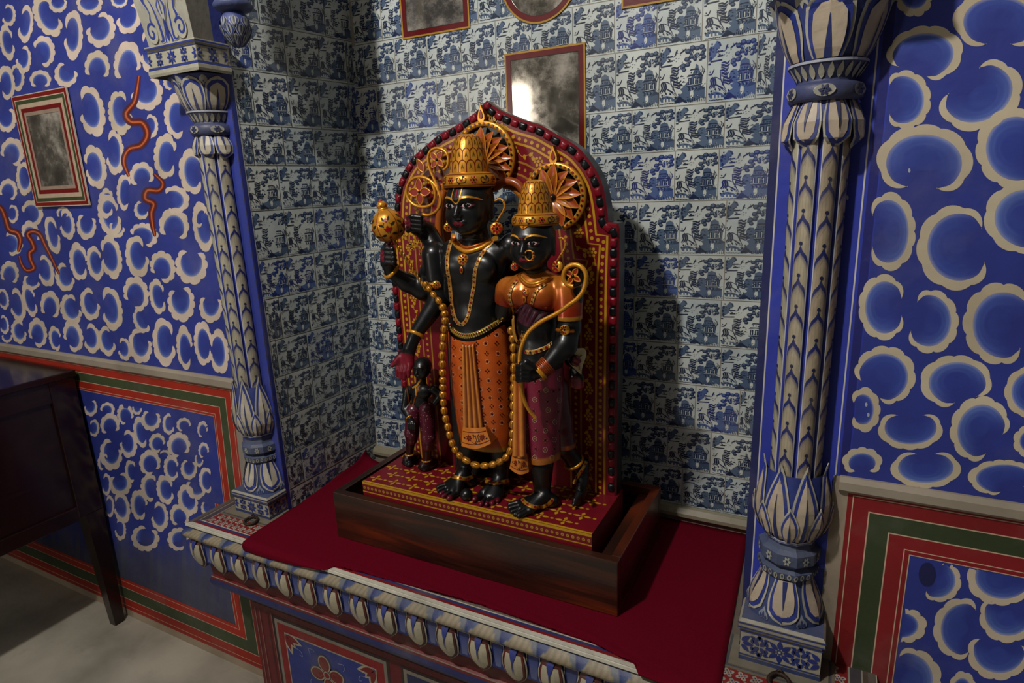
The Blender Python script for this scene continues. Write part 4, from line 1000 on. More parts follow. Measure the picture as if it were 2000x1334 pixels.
    def S_br(u, v, off):
        w = float(np.interp(v, zz, [p[1] for p in br])); b = float(np.interp(v, zz, [p[2] for p in br]))
        x0 = cx - w; return (x0 + (xr - x0) * (u + 1) / 2, Yw - b - off, v)
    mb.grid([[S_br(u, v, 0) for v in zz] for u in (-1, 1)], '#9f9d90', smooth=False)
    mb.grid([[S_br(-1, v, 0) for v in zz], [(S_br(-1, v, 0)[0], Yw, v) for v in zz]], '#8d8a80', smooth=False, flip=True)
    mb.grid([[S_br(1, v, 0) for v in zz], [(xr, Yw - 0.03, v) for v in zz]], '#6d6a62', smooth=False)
    mb.grid([[(xr, Yw - 0.03, v) for v in zz], [(xr, Yw + 0.0, v) for v in zz]], '#27358a', smooth=False)
    b0 = zz[0]
    for i in range(15):
        u = -0.9 + i * 0.125; p_strip(mb, S_br, [(u, b0 + 0.075 + 0.0 * i), (u * 1.02, b0 + 0.4)], 0.006, '#6a6f80', 0.0008)
    # acanthus: centre leaf, two curling side leaves, spiral volutes
    def shp(pts, c, off): p_fill(mb, S_br, [(x, b0 + y) for x, y in catmull(pts, 4, closed=True)], c, off)
    def line(pts, w, c, off): p_strip(mb, S_br, [(x, b0 + y) for x, y in catmull(pts, 6)], w, c, off, ks=(0.08, 1.0))
    for k, c, o in ((1.0, '#b3b1a4', .0016), (.88, '#2b3a8c', .0020), (.55, '#a9a795', .0026)):
        shp([(k * x + .01, .004 + (y - .004) * (.9 + .1 * k)) for x, y in ((-.20, .002), (-.06, .040), (-.20, .075), (-.09, .092), (-.10, .118), (0, .150), (.10, .118), (.09, .092), (.20, .075), (.06, .040), (.20, .002))], c, o)
    shp([(.01, .004), (-.07, .022), (.01, .052), (.09, .022)], '#27347e', .0032); line([(.01, .06), (.01, .13)], .003, '#27347e', .0034)
    for s in (-1, 1):
        for k, c, o in ((1.0, '#b3b1a4', .0012), (.86, '#2c3c8e', .0016), (.50, '#aaa793', .0022)):
            ctr = np.array((s * .40, .052)); shp([tuple(ctr + (np.array((s * x, y)) - ctr) * (k, .8 + .2 * k)) for x, y in ((.16, .010), (.20, .050), (.30, .082), (.48, .100), (.74, .098), (.62, .080), (.56, .066), (.64, .052), (.50, .040), (.44, .018), (.36, .004))], c, o)
        sp = [(s * (.62 + (.215 - .0135 * q) * math.cos(2.6 - q * .52)), .027 + (.215 - .0135 * q) * .098 * math.sin(2.6 - q * .52)) for q in range(15)]
        p_fill(mb, S_br, [(s * .62 + .23 * math.cos(a), b0 + .027 + .0225 * math.sin(a)) for a in np.linspace(0, 2 * math.pi, 20)[:-1]], '#a9a797', .0030)
        line(sp, .0055, '#2b3a86', .0036)
    mb.build('acanthus_bracket', [M_PLINE], parent=root)
    return root
ZN = [0.6, 0.645, 0.700, 0.716, 0.835, 0.870, 0.893, 0.940, 1.036, 1.394, 1.535, 1.602, 1.657, 1.752, 1.768, 1.817, 3.0]
ZR = [0.6, 0.647, 0.7145, 0.735, 0.836, 0.874, 0.893, 0.940, 1.036, 1.394, 1.535, 1.602, 1.653, 1.745, 1.76, 1.81, 2.99]
ZLf = [0.6, 0.645, 0.696, 0.712, 0.815, 0.848, 0.876, 0.920, 1.038, 1.40, 1.590, 1.645, 1.698, 1.775, 1.790, 1.840, 3.02]
pilaster(-0.028, 0.0655, 'blue and cream carved pilaster with pinkish petals at the right of the niche', ZR, 0.38, False)
pilaster(-1.362, 0.066, 'blue and cream carved pilaster at the left of the niche, scroll-leaf bracket on top', ZLf, 0.12, True)

# lotus bud hanging from the arch beside the left pilaster
zb = 1.812
bud = empty('hanging_lotus_bud', (-1.185, 1.03, zb), 'carved blue lotus bud hanging beside the top of the left pilaster', 'carved bud')
prof = [(0.001, 0), (0.010, 0.006), (0.022, 0.020), (0.030, 0.040), (0.029, 0.056), (0.022, 0.068), (0.016, 0.072)]
mb = MB(); bc = np.array((-1.185, 1.03, zb)); mb.lathe(prof, bc, '#3a4880', 24)
def S_bud(u, v, off):
    r = float(np.interp(v, [p[1] for p in prof], [p[0] for p in prof])) + off; return (bc[0] + r * math.cos(u), bc[1] + r * math.sin(u), zb + v)
for row, (v, h) in enumerate(((0.046, 0.024), (0.028, 0.026), (0.010, 0.026))):
    for q in range(8):
        u = (q + 0.5 * (row % 2)) * math.pi / 4
        for k, c, o in ((1, '#9ba0a8', 0.001), (0.8, '#35427c', 0.0016), (0.5, '#9a9d98', 0.0022), (0.12, '#2a3460', 0.0028)):
            P = petal(0, 0, h, h * 0.8 * k, -math.pi / 2, 6); P = [(u + x / 0.028, v + h * 0.6 + y * (0.8 + 0.2 * k)) for x, y in P]
            P = [(a, max(0.001, b)) for a, b in P]; p_fill(mb, S_bud, P, c, o + 0.0012 * row)
mb.build('bud', [M_PLINE], parent=bud)
mb = MB(); mb.lathe([(0.016, 0.070), (0.036, 0.076), (0.041, 0.084), (0.036, 0.092), (0.024, 0.096), (0.022, 0.10), (0.030, 0.118), (0.036, 0.14), (0.036, 0.16)], bc, '#434c74', 24)
for i in range(16):
    u = i * math.pi / 8; mb.tube([bc + np.array([0.024 * math.cos(u), 0.024 * math.sin(u), 0.10]), bc + np.array([0.034 * math.cos(u), 0.034 * math.sin(u), 0.126]), bc + np.array([0.037 * math.cos(u), 0.037 * math.sin(u), 0.15])], 0.0026, '#a5a596', 5)
mb.build('collar', [M_PLINE], parent=bud)
mb = MB(); mb.box((-1.232, 1.0, zb + 0.155), (-1.10, 1.075, zb + 0.5), '#2c3a86'); mb.build('arch_stub', [M_PLINE], parent=bud)

# ------------------------------------------------------------------ mirrors let into the walls
def framed_mirror(name, label, S, outline, bands, depth, group=None):
    """outline(d) -> closed list of (u,v) at inset d"""
    root = empty(name, S(*outline(0.03)[0], 0), label, 'mirror', group)
    mb = MB(); off = 0.0045
    for k, (d0, d1, c) in enumerate(bands):
        A, B = outline(d0), outline(d1); n = len(A)
        for i in range(n):
            j = (i + 1) % n; mb.face([S(*A[i], off), S(*A[j], off), S(*B[j], off), S(*B[i], off)], c)
    A = outline(bands[0][0]); n = len(A)
    for i in range(n):
        j = (i + 1) % n; mb.face([S(*A[i], 0), S(*A[j], 0), S(*A[j], off), S(*A[i], off)], bands[0][2])
    A = outline(bands[-1][1])
    for i in range(n):
        j = (i + 1) % n; mb.face([S(*A[i], off), S(*A[j], off), S(*A[j], -depth), S(*A[i], -depth)], '#5a1416' if group is None or 'tiled' in group else '#a58d7c')
    mb.build('frame', [M_LAC], parent=root)
    mb = MB(); B = outline(bands[-1][1] - 0.001); zc = -depth + 0.0005
    mb.face([S(*p, 0.0034) for p in B], '#888888'); mb.build('glass', [M_MIRROR], parent=root)
    return root
def rect_out(x0, x1, z0, z1): return lambda d: [(x0 + d, z0 + d), (x1 - d, z0 + d), (x1 - d, z1 - d), (x0 + d, z1 - d)]
BN = [(0.0, 0.004, '#a8812e'), (0.004, 0.0155, '#5d0f12'), (0.0155, 0.017, '#3a1a14')]
G = 'mirrors let into the tiled back wall'
framed_mirror('wall_mirror', 'tall foxed mirror in red and gold frame standing clear behind the statue top', S_back, rect_out(-0.753, -0.543, 1.50, 1.812), BN, 0.0, G)
framed_mirror('wall_mirror', 'dark rectangular mirror cut by the top of the picture left of the round one', S_back, rect_out(-1.053, -0.846, 1.884, 2.10), BN, 0.0, G)
framed_mirror('wall_mirror', 'mirror right of the round one, only its lower frame edge in view', S_back, rect_out(-0.457, -0.25, 1.868, 2.10), BN, 0.0, G)
framed_mirror('round_wall_mirror', 'round mirror in red and gold frame above the tall mirror', S_back, lambda d: circ(-0.655, 1.967, 0.100 - d, n=48), [(a, b, c) for a, b, c in BN], 0.0, G)
PX = [(28, 186), (138, 172), (178, 400), (74, 405)]
def out_left(d):
    x0, x1, z0, z1 = -2.226, -1.936, 1.492, 1.815; return [(x0 + d, z0 + d), (x1 - d, z0 + d), (x1 - d, z1 - d), (x0 + d, z1 - d)]
framed_mirror('wall_mirror', 'dark upright mirror with striped red and green painted border on the cloud wall', lambda u, v, o: (u, WALL_Y - 0.004 - o, v), out_left,
              [(0.0, 0.0025, '#c9b7a4'), (0.0025, 0.013, '#7c1a12'), (0.013, 0.0155, '#c9b7a4'), (0.0155, 0.026, '#3f4a2c'), (0.026, 0.038, '#bba58e'), (0.038, 0.050, '#701414'), (0.050, 0.060, '#9c8676')], 0.0)

# ------------------------------------------------------------------ desk at the left
DXR = -2.205
desk = empty('writing_desk', (-2.8, 0.6, 0), 'dark varnished wooden desk on tapering legs against the cloud-painted wall', 'desk')
dcol = '#2a0c0c'
mb = MB(); mb.box((-3.7, 0.16, 0.945), (DXR + 0.012, 1.066, 0.966), dcol); mb.build('desk_top', [M_DESK], parent=desk, bevel=0.003)
mb = MB(); mb.box((-3.66, 0.20, 0.47), (DXR - 0.010, 1.055, 0.944), dcol); mb.build('carcass', [M_DESK], parent=desk)
mb = MB()
for y0, y1, z0, z1 in ((0.25, 0.985, 0.875, 0.944), (0.25, 0.985, 0.452, 0.502), (0.18, 0.25, 0.461, 0.944), (0.985, 1.064, 0.461, 0.944)):
    mb.box((DXR - 0.012, y0, z0), (DXR, y1, z1), dcol)
mb.build('end_panel_frame', [M_DESK], parent=desk, bevel=0.002)
for (x, y, sx, sy) in ((DXR - 0.03, 1.035, 1, 1), (DXR - 0.03, 0.21, 1, -1), (-3.63, 1.035, -1, 1), (-3.63, 0.21, -1, -1)):
    mb = MB(); t = 0.029; b = 0.017; ex = 0.0
    bx, by = x - sx * 0.0 + sx * (t - b) * 0.2, y + sy * (t - b) * 0.4
    top = [(x - t, y - t, 0.46), (x + t, y - t, 0.46), (x + t, y + t, 0.46), (x - t, y + t, 0.46)]
    bot = [(bx - b, by - b, 0), (bx + b, by - b, 0), (bx + b, by + b, 0), (bx - b, by + b, 0)]
    for i in range(4): mb.face([bot[i], bot[(i + 1) % 4], top[(i + 1) % 4], top[i]], dcol)
    mb.face(bot[::-1], dcol); mb.face(top, dcol)
    mb.build('leg', [M_DESK], parent=desk)

# ------------------------------------------------------------------ red cloth on the ledge
def cloth_front(x):
    """y of the front edge for position x, and how far the cloth hangs below the ledge top"""
    f = float(np.interp(x, [-1.27, -1.22, -1.10, -1.0, -0.9, -0.6, -0.35, -0.24, -0.10], [0.0, 0.0, 0.004, 0.010, 0.020, 0.034, 0.026, 0.004, 0.0]))
    hang = float(np.interp(x, [-1.27, -1.22, -1.12, -1.02, -0.98, -0.28, -0.22, -0.10], [0.020, 0.022, 0.017, 0.005, 0.0, 0.0, 0.006, 0.026]))
    return LY0 + f, hang
mb = MB(); xs = np.linspace(0, 1, 90); P = []
for i, t in enumerate(xs):
    row = []
    for j in range(46):
        s = j / 45
        xb = -1.292 + 0.0 * s; 
        x = (-1.270 - 0.034 * s) + t * ((-0.118 - 0.012 * s + 0.014 * (1 - s)) - (-1.270 - 0.034 * s))
        yf, hang = cloth_front(x)
        yb = 1.447 if x > -1.16 else 1.405
        # length along the sheet: hanging part, then flat
        Ltot = hang + (yb - yf); l = (hang + .024) * j / 16 if j <= 16 else (hang + .024) + (Ltot - hang - .024) * (j - 16) / 29
        wr = 0.0006 * math.sin(x * 37 + s * 9) * math.sin(s * 13 + x * 5) + 0.0007
        if l < hang + 0.006:
            a = l / (hang + 0.006) if hang > 0.001 else 1
            y = LY0 - 0.0125 + 0.010 * a ** 4; z = LZ + 0.0040 - (hang) * (1 - a) 
            if hang < 0.002: y = yf; z = LZ + 0.0030
        else:
            y = yf + (l - hang); z = LZ + 0.0032 + wr
        # curl up against the left reveal
        dl = x - (-1.296)
        up = max(0.0, 1 - dl / 0.03) * max(0, min(1, (y - 1.08) / 0.2)) * 0.018
        if y > 1.34 and x < -1.2: up += (max(0.0, (y - 1.34) / 0.06)) ** 2 * 0.020 * max(0, 1 - dl / 0.10)
        xx = x + (0.004 if up > 0.001 else 0)
        row.append((max(xx, x_left(LZ) + 0.004 if y > 1.09 else -9), y, z + up))
    P.append(row)
mb.grid(P, '#7a0d22', smooth=True)
cl = mb.build('altar_cloth', [M_CLOTH]); tag(cl, 'dark red felt cloth spread over the altar ledge under the wooden tray', 'cloth')
md = cl.modifiers.new('thick', 'SOLIDIFY'); md.thickness = 0.0022; md.offset = -1

# ------------------------------------------------------------------ wooden tray under the statue
TX0, TX1, TY0, TY1, TZ0, TZ1 = -1.066, -0.327, 1.03, 1.372, 0.6495, 0.774
tray = empty('wooden_plinth_box', (-0.697, 1.2, TZ0), 'open dark polished wooden box on the red cloth, carrying the statue', 'wooden box')
wt = 0.020
for nm, lo, hi in (('front_board', (TX0, TY0, TZ0), (TX1, TY0 + wt, TZ1)), ('back_board', (TX0, TY1 - wt, TZ0), (TX1, TY1, TZ1)),
                   ('side_board', (TX0, TY0 + wt, TZ0), (TX0 + wt, TY1 - wt, TZ1)), ('side_board', (TX1 - wt, TY0 + wt, TZ0), (TX1, TY1 - wt, TZ1)),
                   ('floor_board', (TX0 + wt, TY0 + wt, TZ0), (TX1 - wt, TY1 - wt, TZ0 + 0.02)), ('inner_batten', (-0.376, TY0 + wt, TZ0 + 0.02), (TX1 - wt, TY1 - wt, TZ1 - 0.018))):
    mb = MB(); mb.box(lo, hi, '#3a1c10'); mb.build(nm, [M_WOOD], parent=tray, bevel=0.0018)

# ------------------------------------------------------------------ iron rings
def iron_ring(c, label, tilt, yaw):
    root = empty('iron_ring', c, label, 'iron ring', 'iron rings fixed in the ledge')
    mb = MB(); R = 0.0165; c = np.array(c)
    T = Matrix.Rotation(yaw, 3, 'Z') @ Matrix.Rotation(tilt, 3, 'X')
    mb.tube([c + np.array(T @ Vector((R * math.cos(a), R * math.sin(a) - R, 0.0))) + np.array([0, 0, 0.006]) for a in np.linspace(0, 2 * math.pi, 28)[:-1]], 0.0037, '#3b2c25', 8, closed=True)
    mb.build('ring', [M_IRON], parent=root)
    mb = MB(); mb.tube([c + np.array([-0.005, 0.002, -0.004]), c + np.array([-0.005, 0.001, 0.008]), c + np.array([0, 0, 0.014]), c + np.array([0.005, 0.001, 0.008]), c + np.array([0.005, 0.002, -0.004])], 0.0028, '#3b2c25', 7)
    mb.build('staple', [M_IRON], parent=root)
iron_ring((-1.343, 1.003, LZ + 0.004), 'rusty iron ring lying on the ledge at the foot of the left pilaster', 0.12, 0.5)
iron_ring((-0.024, 1.000, LZ + 0.005), 'rusty iron ring on the ledge at the foot of the right pilaster', 0.22, 0.0)

# ------------------------------------------------------------------ carved statue group: signed distance sculpting
class Sculpt:
    def __init__(s, lo, hi, h):
        s.lo = np.array(lo, float); s.h = h; s.n = np.ceil((np.array(hi) - s.lo) / h).astype(int) + 1
        s.F = np.full(s.n, 9.0, dtype=np.float32); s.ax = [s.lo[i] + h * np.arange(s.n[i]) for i in range(3)]
    def _op(s, lo, hi, fn, k, sub):
        m = k + 3 * s.h; a = np.maximum(0, np.floor((np.array(lo) - m - s.lo) / s.h).astype(int)); b = np.minimum(s.n, np.ceil((np.array(hi) + m - s.lo) / s.h).astype(int) + 1)
        if np.any(b <= a): return
        X = s.ax[0][a[0]:b[0], None, None]; Y = s.ax[1][None, a[1]:b[1], None]; Z = s.ax[2][None, None, a[2]:b[2]]
        d = fn(X, Y, Z).astype(np.float32); w = (slice(a[0], b[0]), slice(a[1], b[1]), slice(a[2], b[2])); F = s.F[w]
        if sub:
            d = -d; kk = max(k, 1e-5); t = np.clip(0.5 - 0.5 * (F - d) / kk, 0, 1) 
            s.F[w] = F * (1 - t) + d * t + kk * t * (1 - t)
        else:
            kk = max(k, 1e-5); t = np.clip(0.5 + 0.5 * (F - d) / kk, 0, 1)
            s.F[w] = F * (1 - t) + d * t - kk * t * (1 - t)
    def ell(s, c, r, k=0.006, sub=False, R=None):
        c = np.array(c, float); r = np.array(r if hasattr(r, '__len__') else (r, r, r), float); e = r.max() if R is not None else r
        def fn(X, Y, Z):
            x, y, z = X - c[0], Y - c[1], Z - c[2]
            if R is not None: x, y, z = (R[0][0] * x + R[0][1] * y + R[0][2] * z, R[1][0] * x + R[1][1] * y + R[1][2] * z, R[2][0] * x + R[2][1] * y + R[2][2] * z)
            k0 = np.sqrt((x / r[0]) ** 2 + (y / r[1]) ** 2 + (z / r[2]) ** 2); k1 = np.sqrt((x / r[0] ** 2) ** 2 + (y / r[1] ** 2) ** 2 + (z / r[2] ** 2) ** 2)
            return k0 * (k0 - 1) / np.maximum(k1, 1e-6)
        s._op(c - e, c + e, fn, k, sub)
    def cone(s, a, b, ra, rb, k=0.006, sub=False, flat=None):
        a = np.array(a, float); b = np.array(b, float); ba = b - a; L2 = ba @ ba; m = max(ra, rb)
        def fn(X, Y, Z):
            x, y, z = X - a[0], Y - a[1], Z - a[2]; t = np.clip((x * ba[0] + y * ba[1] + z * ba[2]) / L2, 0, 1)
            return np.sqrt((x - ba[0] * t) ** 2 + (y - ba[1] * t) ** 2 + (z - ba[2] * t) ** 2) - (ra + (rb - ra) * t)
        s._op(np.minimum(a, b) - m, np.maximum(a, b) + m, fn, k, sub)
    def chain(s, pts, rs, k=0.006):
        for i in range(len(pts) - 1): s.cone(pts[i], pts[i + 1], rs[i], rs[i + 1], k)
    def cut_below(s, fn_z):
        X = s.ax[0][:, None, None]; Z = s.ax[2][None, None, :]; s.F = np.maximum(s.F, (fn_z(X) - Z).astype(np.float32) + 0 * s.F)
    def cut(s, fn):
        X = s.ax[0][:, None, None]; Y = s.ax[1][None, :, None]; Z = s.ax[2][None, None, :]; s.F = np.maximum(s.F, fn(X, Y, Z).astype(np.float32))
    def mesh(s):
        F = s.F; I = F < 0; nx, ny, nz = F.shape
        c = [I[i:nx - 1 + i, j:ny - 1 + j, k:nz - 1 + k] for i in (0, 1) for j in (0, 1) for k in (0, 1)]
        cnt = sum(q.astype(np.int8) for q in c); act = (cnt > 0) & (cnt < 8); ids = np.full(act.shape, -1, dtype=np.int64); ai = np.argwhere(act); ids[act] = np.arange(len(ai))
        P = np.zeros((len(ai), 3)); N = np.zeros(len(ai)); x, y, z = ai.T
        for (o1, o2) in [((0, 0, 0), (1, 0, 0)), ((0, 1, 0), (1, 1, 0)), ((0, 0, 1), (1, 0, 1)), ((0, 1, 1), (1, 1, 1)), ((0, 0, 0), (0, 1, 0)), ((1, 0, 0), (1, 1, 0)), ((0, 0, 1), (0, 1, 1)), ((1, 0, 1), (1, 1, 1)),
                         ((0, 0, 0), (0, 0, 1)), ((1, 0, 0), (1, 0, 1)), ((0, 1, 0), (0, 1, 1)), ((1, 1, 0), (1, 1, 1))]:
            f1 = F[x + o1[0], y + o1[1], z + o1[2]]; f2 = F[x + o2[0], y + o2[1], z + o2[2]]; m = (f1 < 0) != (f2 < 0)
            t = np.where(m, f1 / np.where(m, f1 - f2, 1), 0)
            for d in range(3): P[:, d] += np.where(m, o1[d] + (o2[d] - o1[d]) * t, 0)
            N += m
        P = P / N[:, None] + ai; V = s.lo + P * s.h; Q = []
        for d in range(3):
            sl1 = [slice(None)] * 3; sl2 = [slice(None)] * 3; sl1[d] = slice(0, -1); sl2[d] = slice(1, None)
            A = I[tuple(sl1)]; B = I[tuple(sl2)]; e = np.argwhere(A != B); o = [(d + 1) % 3, (d + 2) % 3]
            ok = (e[:, o[0]] > 0) & (e[:, o[1]] > 0) & (e[:, o[0]] < F.shape[o[0]] - 1) & (e[:, o[1]] < F.shape[o[1]] - 1); e = e[ok]
            ins = A[tuple(e.T)]
            def cid(da, db): q = e.copy(); q[:, o[0]] -= da; q[:, o[1]] -= db; return ids[tuple(q.T)]
            q = np.stack([cid(1, 1), cid(0, 1), cid(0, 0), cid(1, 0)], 1); q[~ins] = q[~ins][:, ::-1]; Q.append(q)
        return V, np.concatenate(Q)
    def build(s, name, mats, parent, base, spots=(), fn=None):
        V, Q = s.mesh(); me = bpy.data.meshes.new(name); me.vertices.add(len(V)); me.vertices.foreach_set('co', V.astype(np.float32).ravel())
        me.loops.add(Q.size); me.loops.foreach_set('vertex_index', Q.astype(np.int32).ravel()); me.polygons.add(len(Q))
        me.polygons.foreach_set('loop_start', np.arange(0, Q.size, 4, dtype=np.int32)); me.polygons.foreach_set('loop_total', np.full(len(Q), 4, dtype=np.int32))
        me.polygons.foreach_set('use_smooth', np.ones(len(Q), dtype=bool)); me.update(calc_edges=True)
        C = np.ones((len(V), 4), dtype=np.float32); C[:, :3] = lin(base)
        for p, r, c in spots:
            d = np.linalg.norm(V - np.array(p), axis=1); w = np.clip((r - d) / (0.12 * r + 0.0006), 0, 1)[:, None]; C[:, :3] = C[:, :3] * (1 - w) + np.array(lin(c)) * w
        if fn is not None: fn(V, C)
        a = me.color_attributes.new('Col', 'FLOAT_COLOR', 'POINT'); a.data.foreach_set('color', C.ravel())
        for m in (mats if isinstance(mats, list) else [mats]): me.materials.append(m)
        o = bpy.data.objects.new(name, me); COL.objects.link(o); o.parent = parent; o.matrix_parent_inverse = parent.matrix_world.inverted()
        s.bvh = BVHTree.FromPolygons([tuple(v) for v in V], [tuple(int(i) for i in q) for q in Q])
        return o
def bvh_of(o): me = o.data; return BVHTree.FromPolygons([v.co[:] for v in me.vertices], [p.vertices[:] for p in me.polygons])
def hit(bvhs, px, py, fy):
    """where the line of sight through a pixel meets one of the surfaces; otherwise a point at depth fy"""
    d = unit(ray(px, py)); best = None
    for b in bvhs:
        r = b.ray_cast(Vector(CAMP), Vector(d))
        if r[0] is not None and (best is None or r[3] < best[2]): best = (np.array(r[0]), np.array(r[1]), r[3])
    if best is None: return at(px, py, fy), np.array([0, -1.0, 0])
    n = best[1]
    if n @ d > 0: n = -n
    return best[0], n
def front(bvh, x, z, fy):
    r = bvh.ray_cast(Vector((x, 0.2, z)), Vector((0, 1, 0)))
    if r[0] is None: return np.array([x, fy, z]), np.array([0, -1.0, 0])
    return np.array(r[0]), np.array(r[1])
VIEW = lambda p: unit(CAMP - p)
def px_spot(mb, bvhs, px, py, rx, ry, col, off=0.0007, n=8, rot=0.0, fy=1.1, mi=0):
    p, nn = hit(bvhs, px, py, fy); s = 1.0 / 900.0
    if abs(p[1] - fy) < 1e-9: return
    if abs(nn[2]) > 0.9: u = np.array([1.0, 0, 0])
    else: u = unit(np.cross((0, 0, 1.0), nn))
    if u @ np.array([1.0, 0, 0]) < 0: u = -u
    v = unit(np.cross(nn, u)); v = v if v[2] > 0 else -v
    mb.face([p + nn * off + (x * s) * u + (y * s) * v for x, y in circ(0, 0, rx, ry, n, rot)], col, mi)
def px_line(mb, bvhs, pts, w, col, off=0.0008, fy=1.1, k=4, mi=0, closed=False, raise_=0.0):
    """a painted or slightly raised ribbon laid on the surface along traced pixels"""
    P = catmull(pts, k, closed); m = len(P); W = [w] * m if not hasattr(w, '__len__') else np.interp(np.linspace(0, 1, m), np.linspace(0, 1, len(w)), w)
    rows = []
    for i in range(m):
        t = unit(P[(i + 1) % m if closed else min(i + 1, m - 1)] - P[(i - 1) % m if closed else max(i - 1, 0)]); q = np.array([-t[1], t[0]]); row = []
        for e in (-0.5, 0.0, 0.5):
            x = P[i] + q * W[i] * e; p, nn = hit(bvhs, x[0], x[1], fy); row.append(p + nn * (off + (raise_ if e == 0 else 0)))
        rows.append(row)
    mb.grid(rows, col, mi, True, closeu=closed)
def px_tube(pts, fy, r, bvhs=None, off=0.0, k=4, closed=False):
    P = catmull(pts, k, closed); out = []
    for i, p in enumerate(P):
        if bvhs is None: Y = fy if not hasattr(fy, '__len__') else float(np.interp(i / max(1, len(P) - 1), np.linspace(0, 1, len(fy)), fy)); out.append(at(p[0], p[1], Y))
        else:
            q, nn = hit(bvhs, p[0], p[1], fy if not hasattr(fy, '__len__') else fy[0]); out.append(q + nn * off)
    return out
def smooth3(P, n=2, closed=False):
    P = [np.array(p) for p in P]
    for _ in range(n):
        Q = [P[i] if (not closed and i in (0, len(P) - 1)) else (P[i - 1] + 2 * P[i] + P[(i + 1) % len(P)]) / 4 for i in range(len(P))]; P = Q
    return P

GOLD = '#d9962e'; ORNG = '#b4541a'; MAROON = '#6d1626'; LACRED = '#701420'; YEL = '#b98a1e'; BLK = '#0e1012'; RPALM = '#6e0f22'
SZ = 0.808
statue = empty('carved_deity_statue', (-0.69, 1.14, TZ0 + 0.02), 'painted black stone statue of a crowned couple under a red arch', 'statue')

# ---- pedestal slab
mb = MB(); sx0, sx1, sy0, sy1 = -0.986, -0.389, 1.053, 1.262
mb.box((sx0, sy0, TZ0 + 0.021), (sx1, sy1, SZ), LACRED)
def S_slab(u, v, off): return (u, v, SZ + off)
def S_sf(u, v, off): return (u, sy0 - off, v)
p_fill(mb, S_slab, [(sx0, sy0), (sx1, sy0), (sx1, sy0 + 0.006), (sx0, sy0 + 0.006)], YEL, 0.0006)
p_fill(mb, S_sf, [(sx0, SZ - 0.006), (sx1, SZ - 0.006), (sx1, SZ), (sx0, SZ)], YEL, 0.0006); p_fill(mb, S_sf, [(sx0, SZ - 0.027), (sx1, SZ - 0.027), (sx1, SZ - 0.024), (sx0, SZ - 0.024)], YEL, 0.0006)
for i in range(51): p_fill(mb, S_sf, circ(sx0 + 0.006 + i * 0.0117, SZ - 0.015, 0.0036, 0.0040, 9), '#a8802a', 0.0007); p_fill(mb, S_sf, circ(sx0 + 0.006 + i * 0.0117, SZ - 0.015, 0.0013, 0.0015, 6), '#7a3a1a', 0.0010)
for i in range(13):
    for j in range(5):
        cx = sx0 + 0.022 + i * 0.056 + (0.028 if j % 2 else 0); cy = sy0 + 0.026 + j * 0.0325
        if cx > sx1 - 0.021 or cy > 1.215: continue
        for q in range(4):
            L, W = (0.0175, 0.0075) if q % 2 == 0 else (0.0125, 0.0085)
            P = petal(cx, cy, L, W, q * math.pi / 2, 6, 0.0035)
            p_fill(mb, S_slab, P, YEL, 0.0007)
        p_fill(mb, S_slab, circ(cx, cy, 0.003, 0.0028, 8), YEL, 0.0007); cx2 = cx + 0.028
        if cx2 < sx1 - 0.008: p_fill(mb, S_slab, circ(cx2, cy, 0.0042, 0.0034, 9), YEL, 0.0007)
mb.build('pedestal_slab', [M_LAC], parent=statue, bevel=0.0)

# ---- arched back slab
AY0, AY1, AC = 1.222, 1.262, -0.6835
RT = [(949, 196), (962, 207), (982, 219), (1016, 233), (1040, 240), (1059, 247), (1092, 266), (1124, 285), (1146, 308), (1164, 335), (1176, 364), (1183, 400), (1187, 434), (1206, 436), (1209, 447), (1208, 560), (1206, 700), (1204, 860), (1203, 968)]
half = [(p[0], p[2]) for p in (at(x, y, AY0) for x, y in RT)]; half[0] = (AC, half[0][1])
half[-1] = (half[-1][0], SZ)
right = [np.array(p) for p in half]
out_r = list(catmull(right[:13], 6)) + [np.array(p) for p in right[13:]]
def mirror_x(P): return [np.array((2 * AC - p[0], p[1])) for p in P]
outline = mirror_x(out_r)[::-1][:-1] + out_r             # from left foot over the top to right foot
def inset(P, d):
    """move an open outline inwards by d with mitred corners"""
    P = [np.array(p, float) for p in P]; n = len(P); out = []
    for i in range(n):
        a = P[max(i - 1, 0)]; b = P[min(i + 1, n - 1)]; t1 = unit(P[i] - a) if i > 0 else unit(b - P[i]); t2 = unit(b - P[i]) if i < n - 1 else t1
        n1 = np.array([t1[1], -t1[0]]); n2 = np.array([t2[1], -t2[0]]); m = unit(n1 + n2); c = max(0.45, m @ n1); q = P[i] + m * d / c
        if i in (0, n - 1): q = np.array([P[i][0] + (d if i == 0 else -d), SZ])
        out.append(q)
    # drop loops made by insetting tight corners
    keep = [out[0]]
    for i in range(1, n):
        if (out[i] - keep[-1]) @ (P[i] - P[i - 1]) > -1e-9 or i == n - 1: keep.append(out[i])
    return keep
HOLE = [(868, 366), (905, 352), (965, 352), (985, 361), (1003, 366), (1022, 385), (1030, 410), (1030, 470), (1000, 520), (920, 530), (866, 480)]
hole = [(p[0], p[2]) for p in (at(x, y, AY0) for x, y in HOLE)]
hole = [tuple(p) for p in catmull(hole, 4, closed=True)]
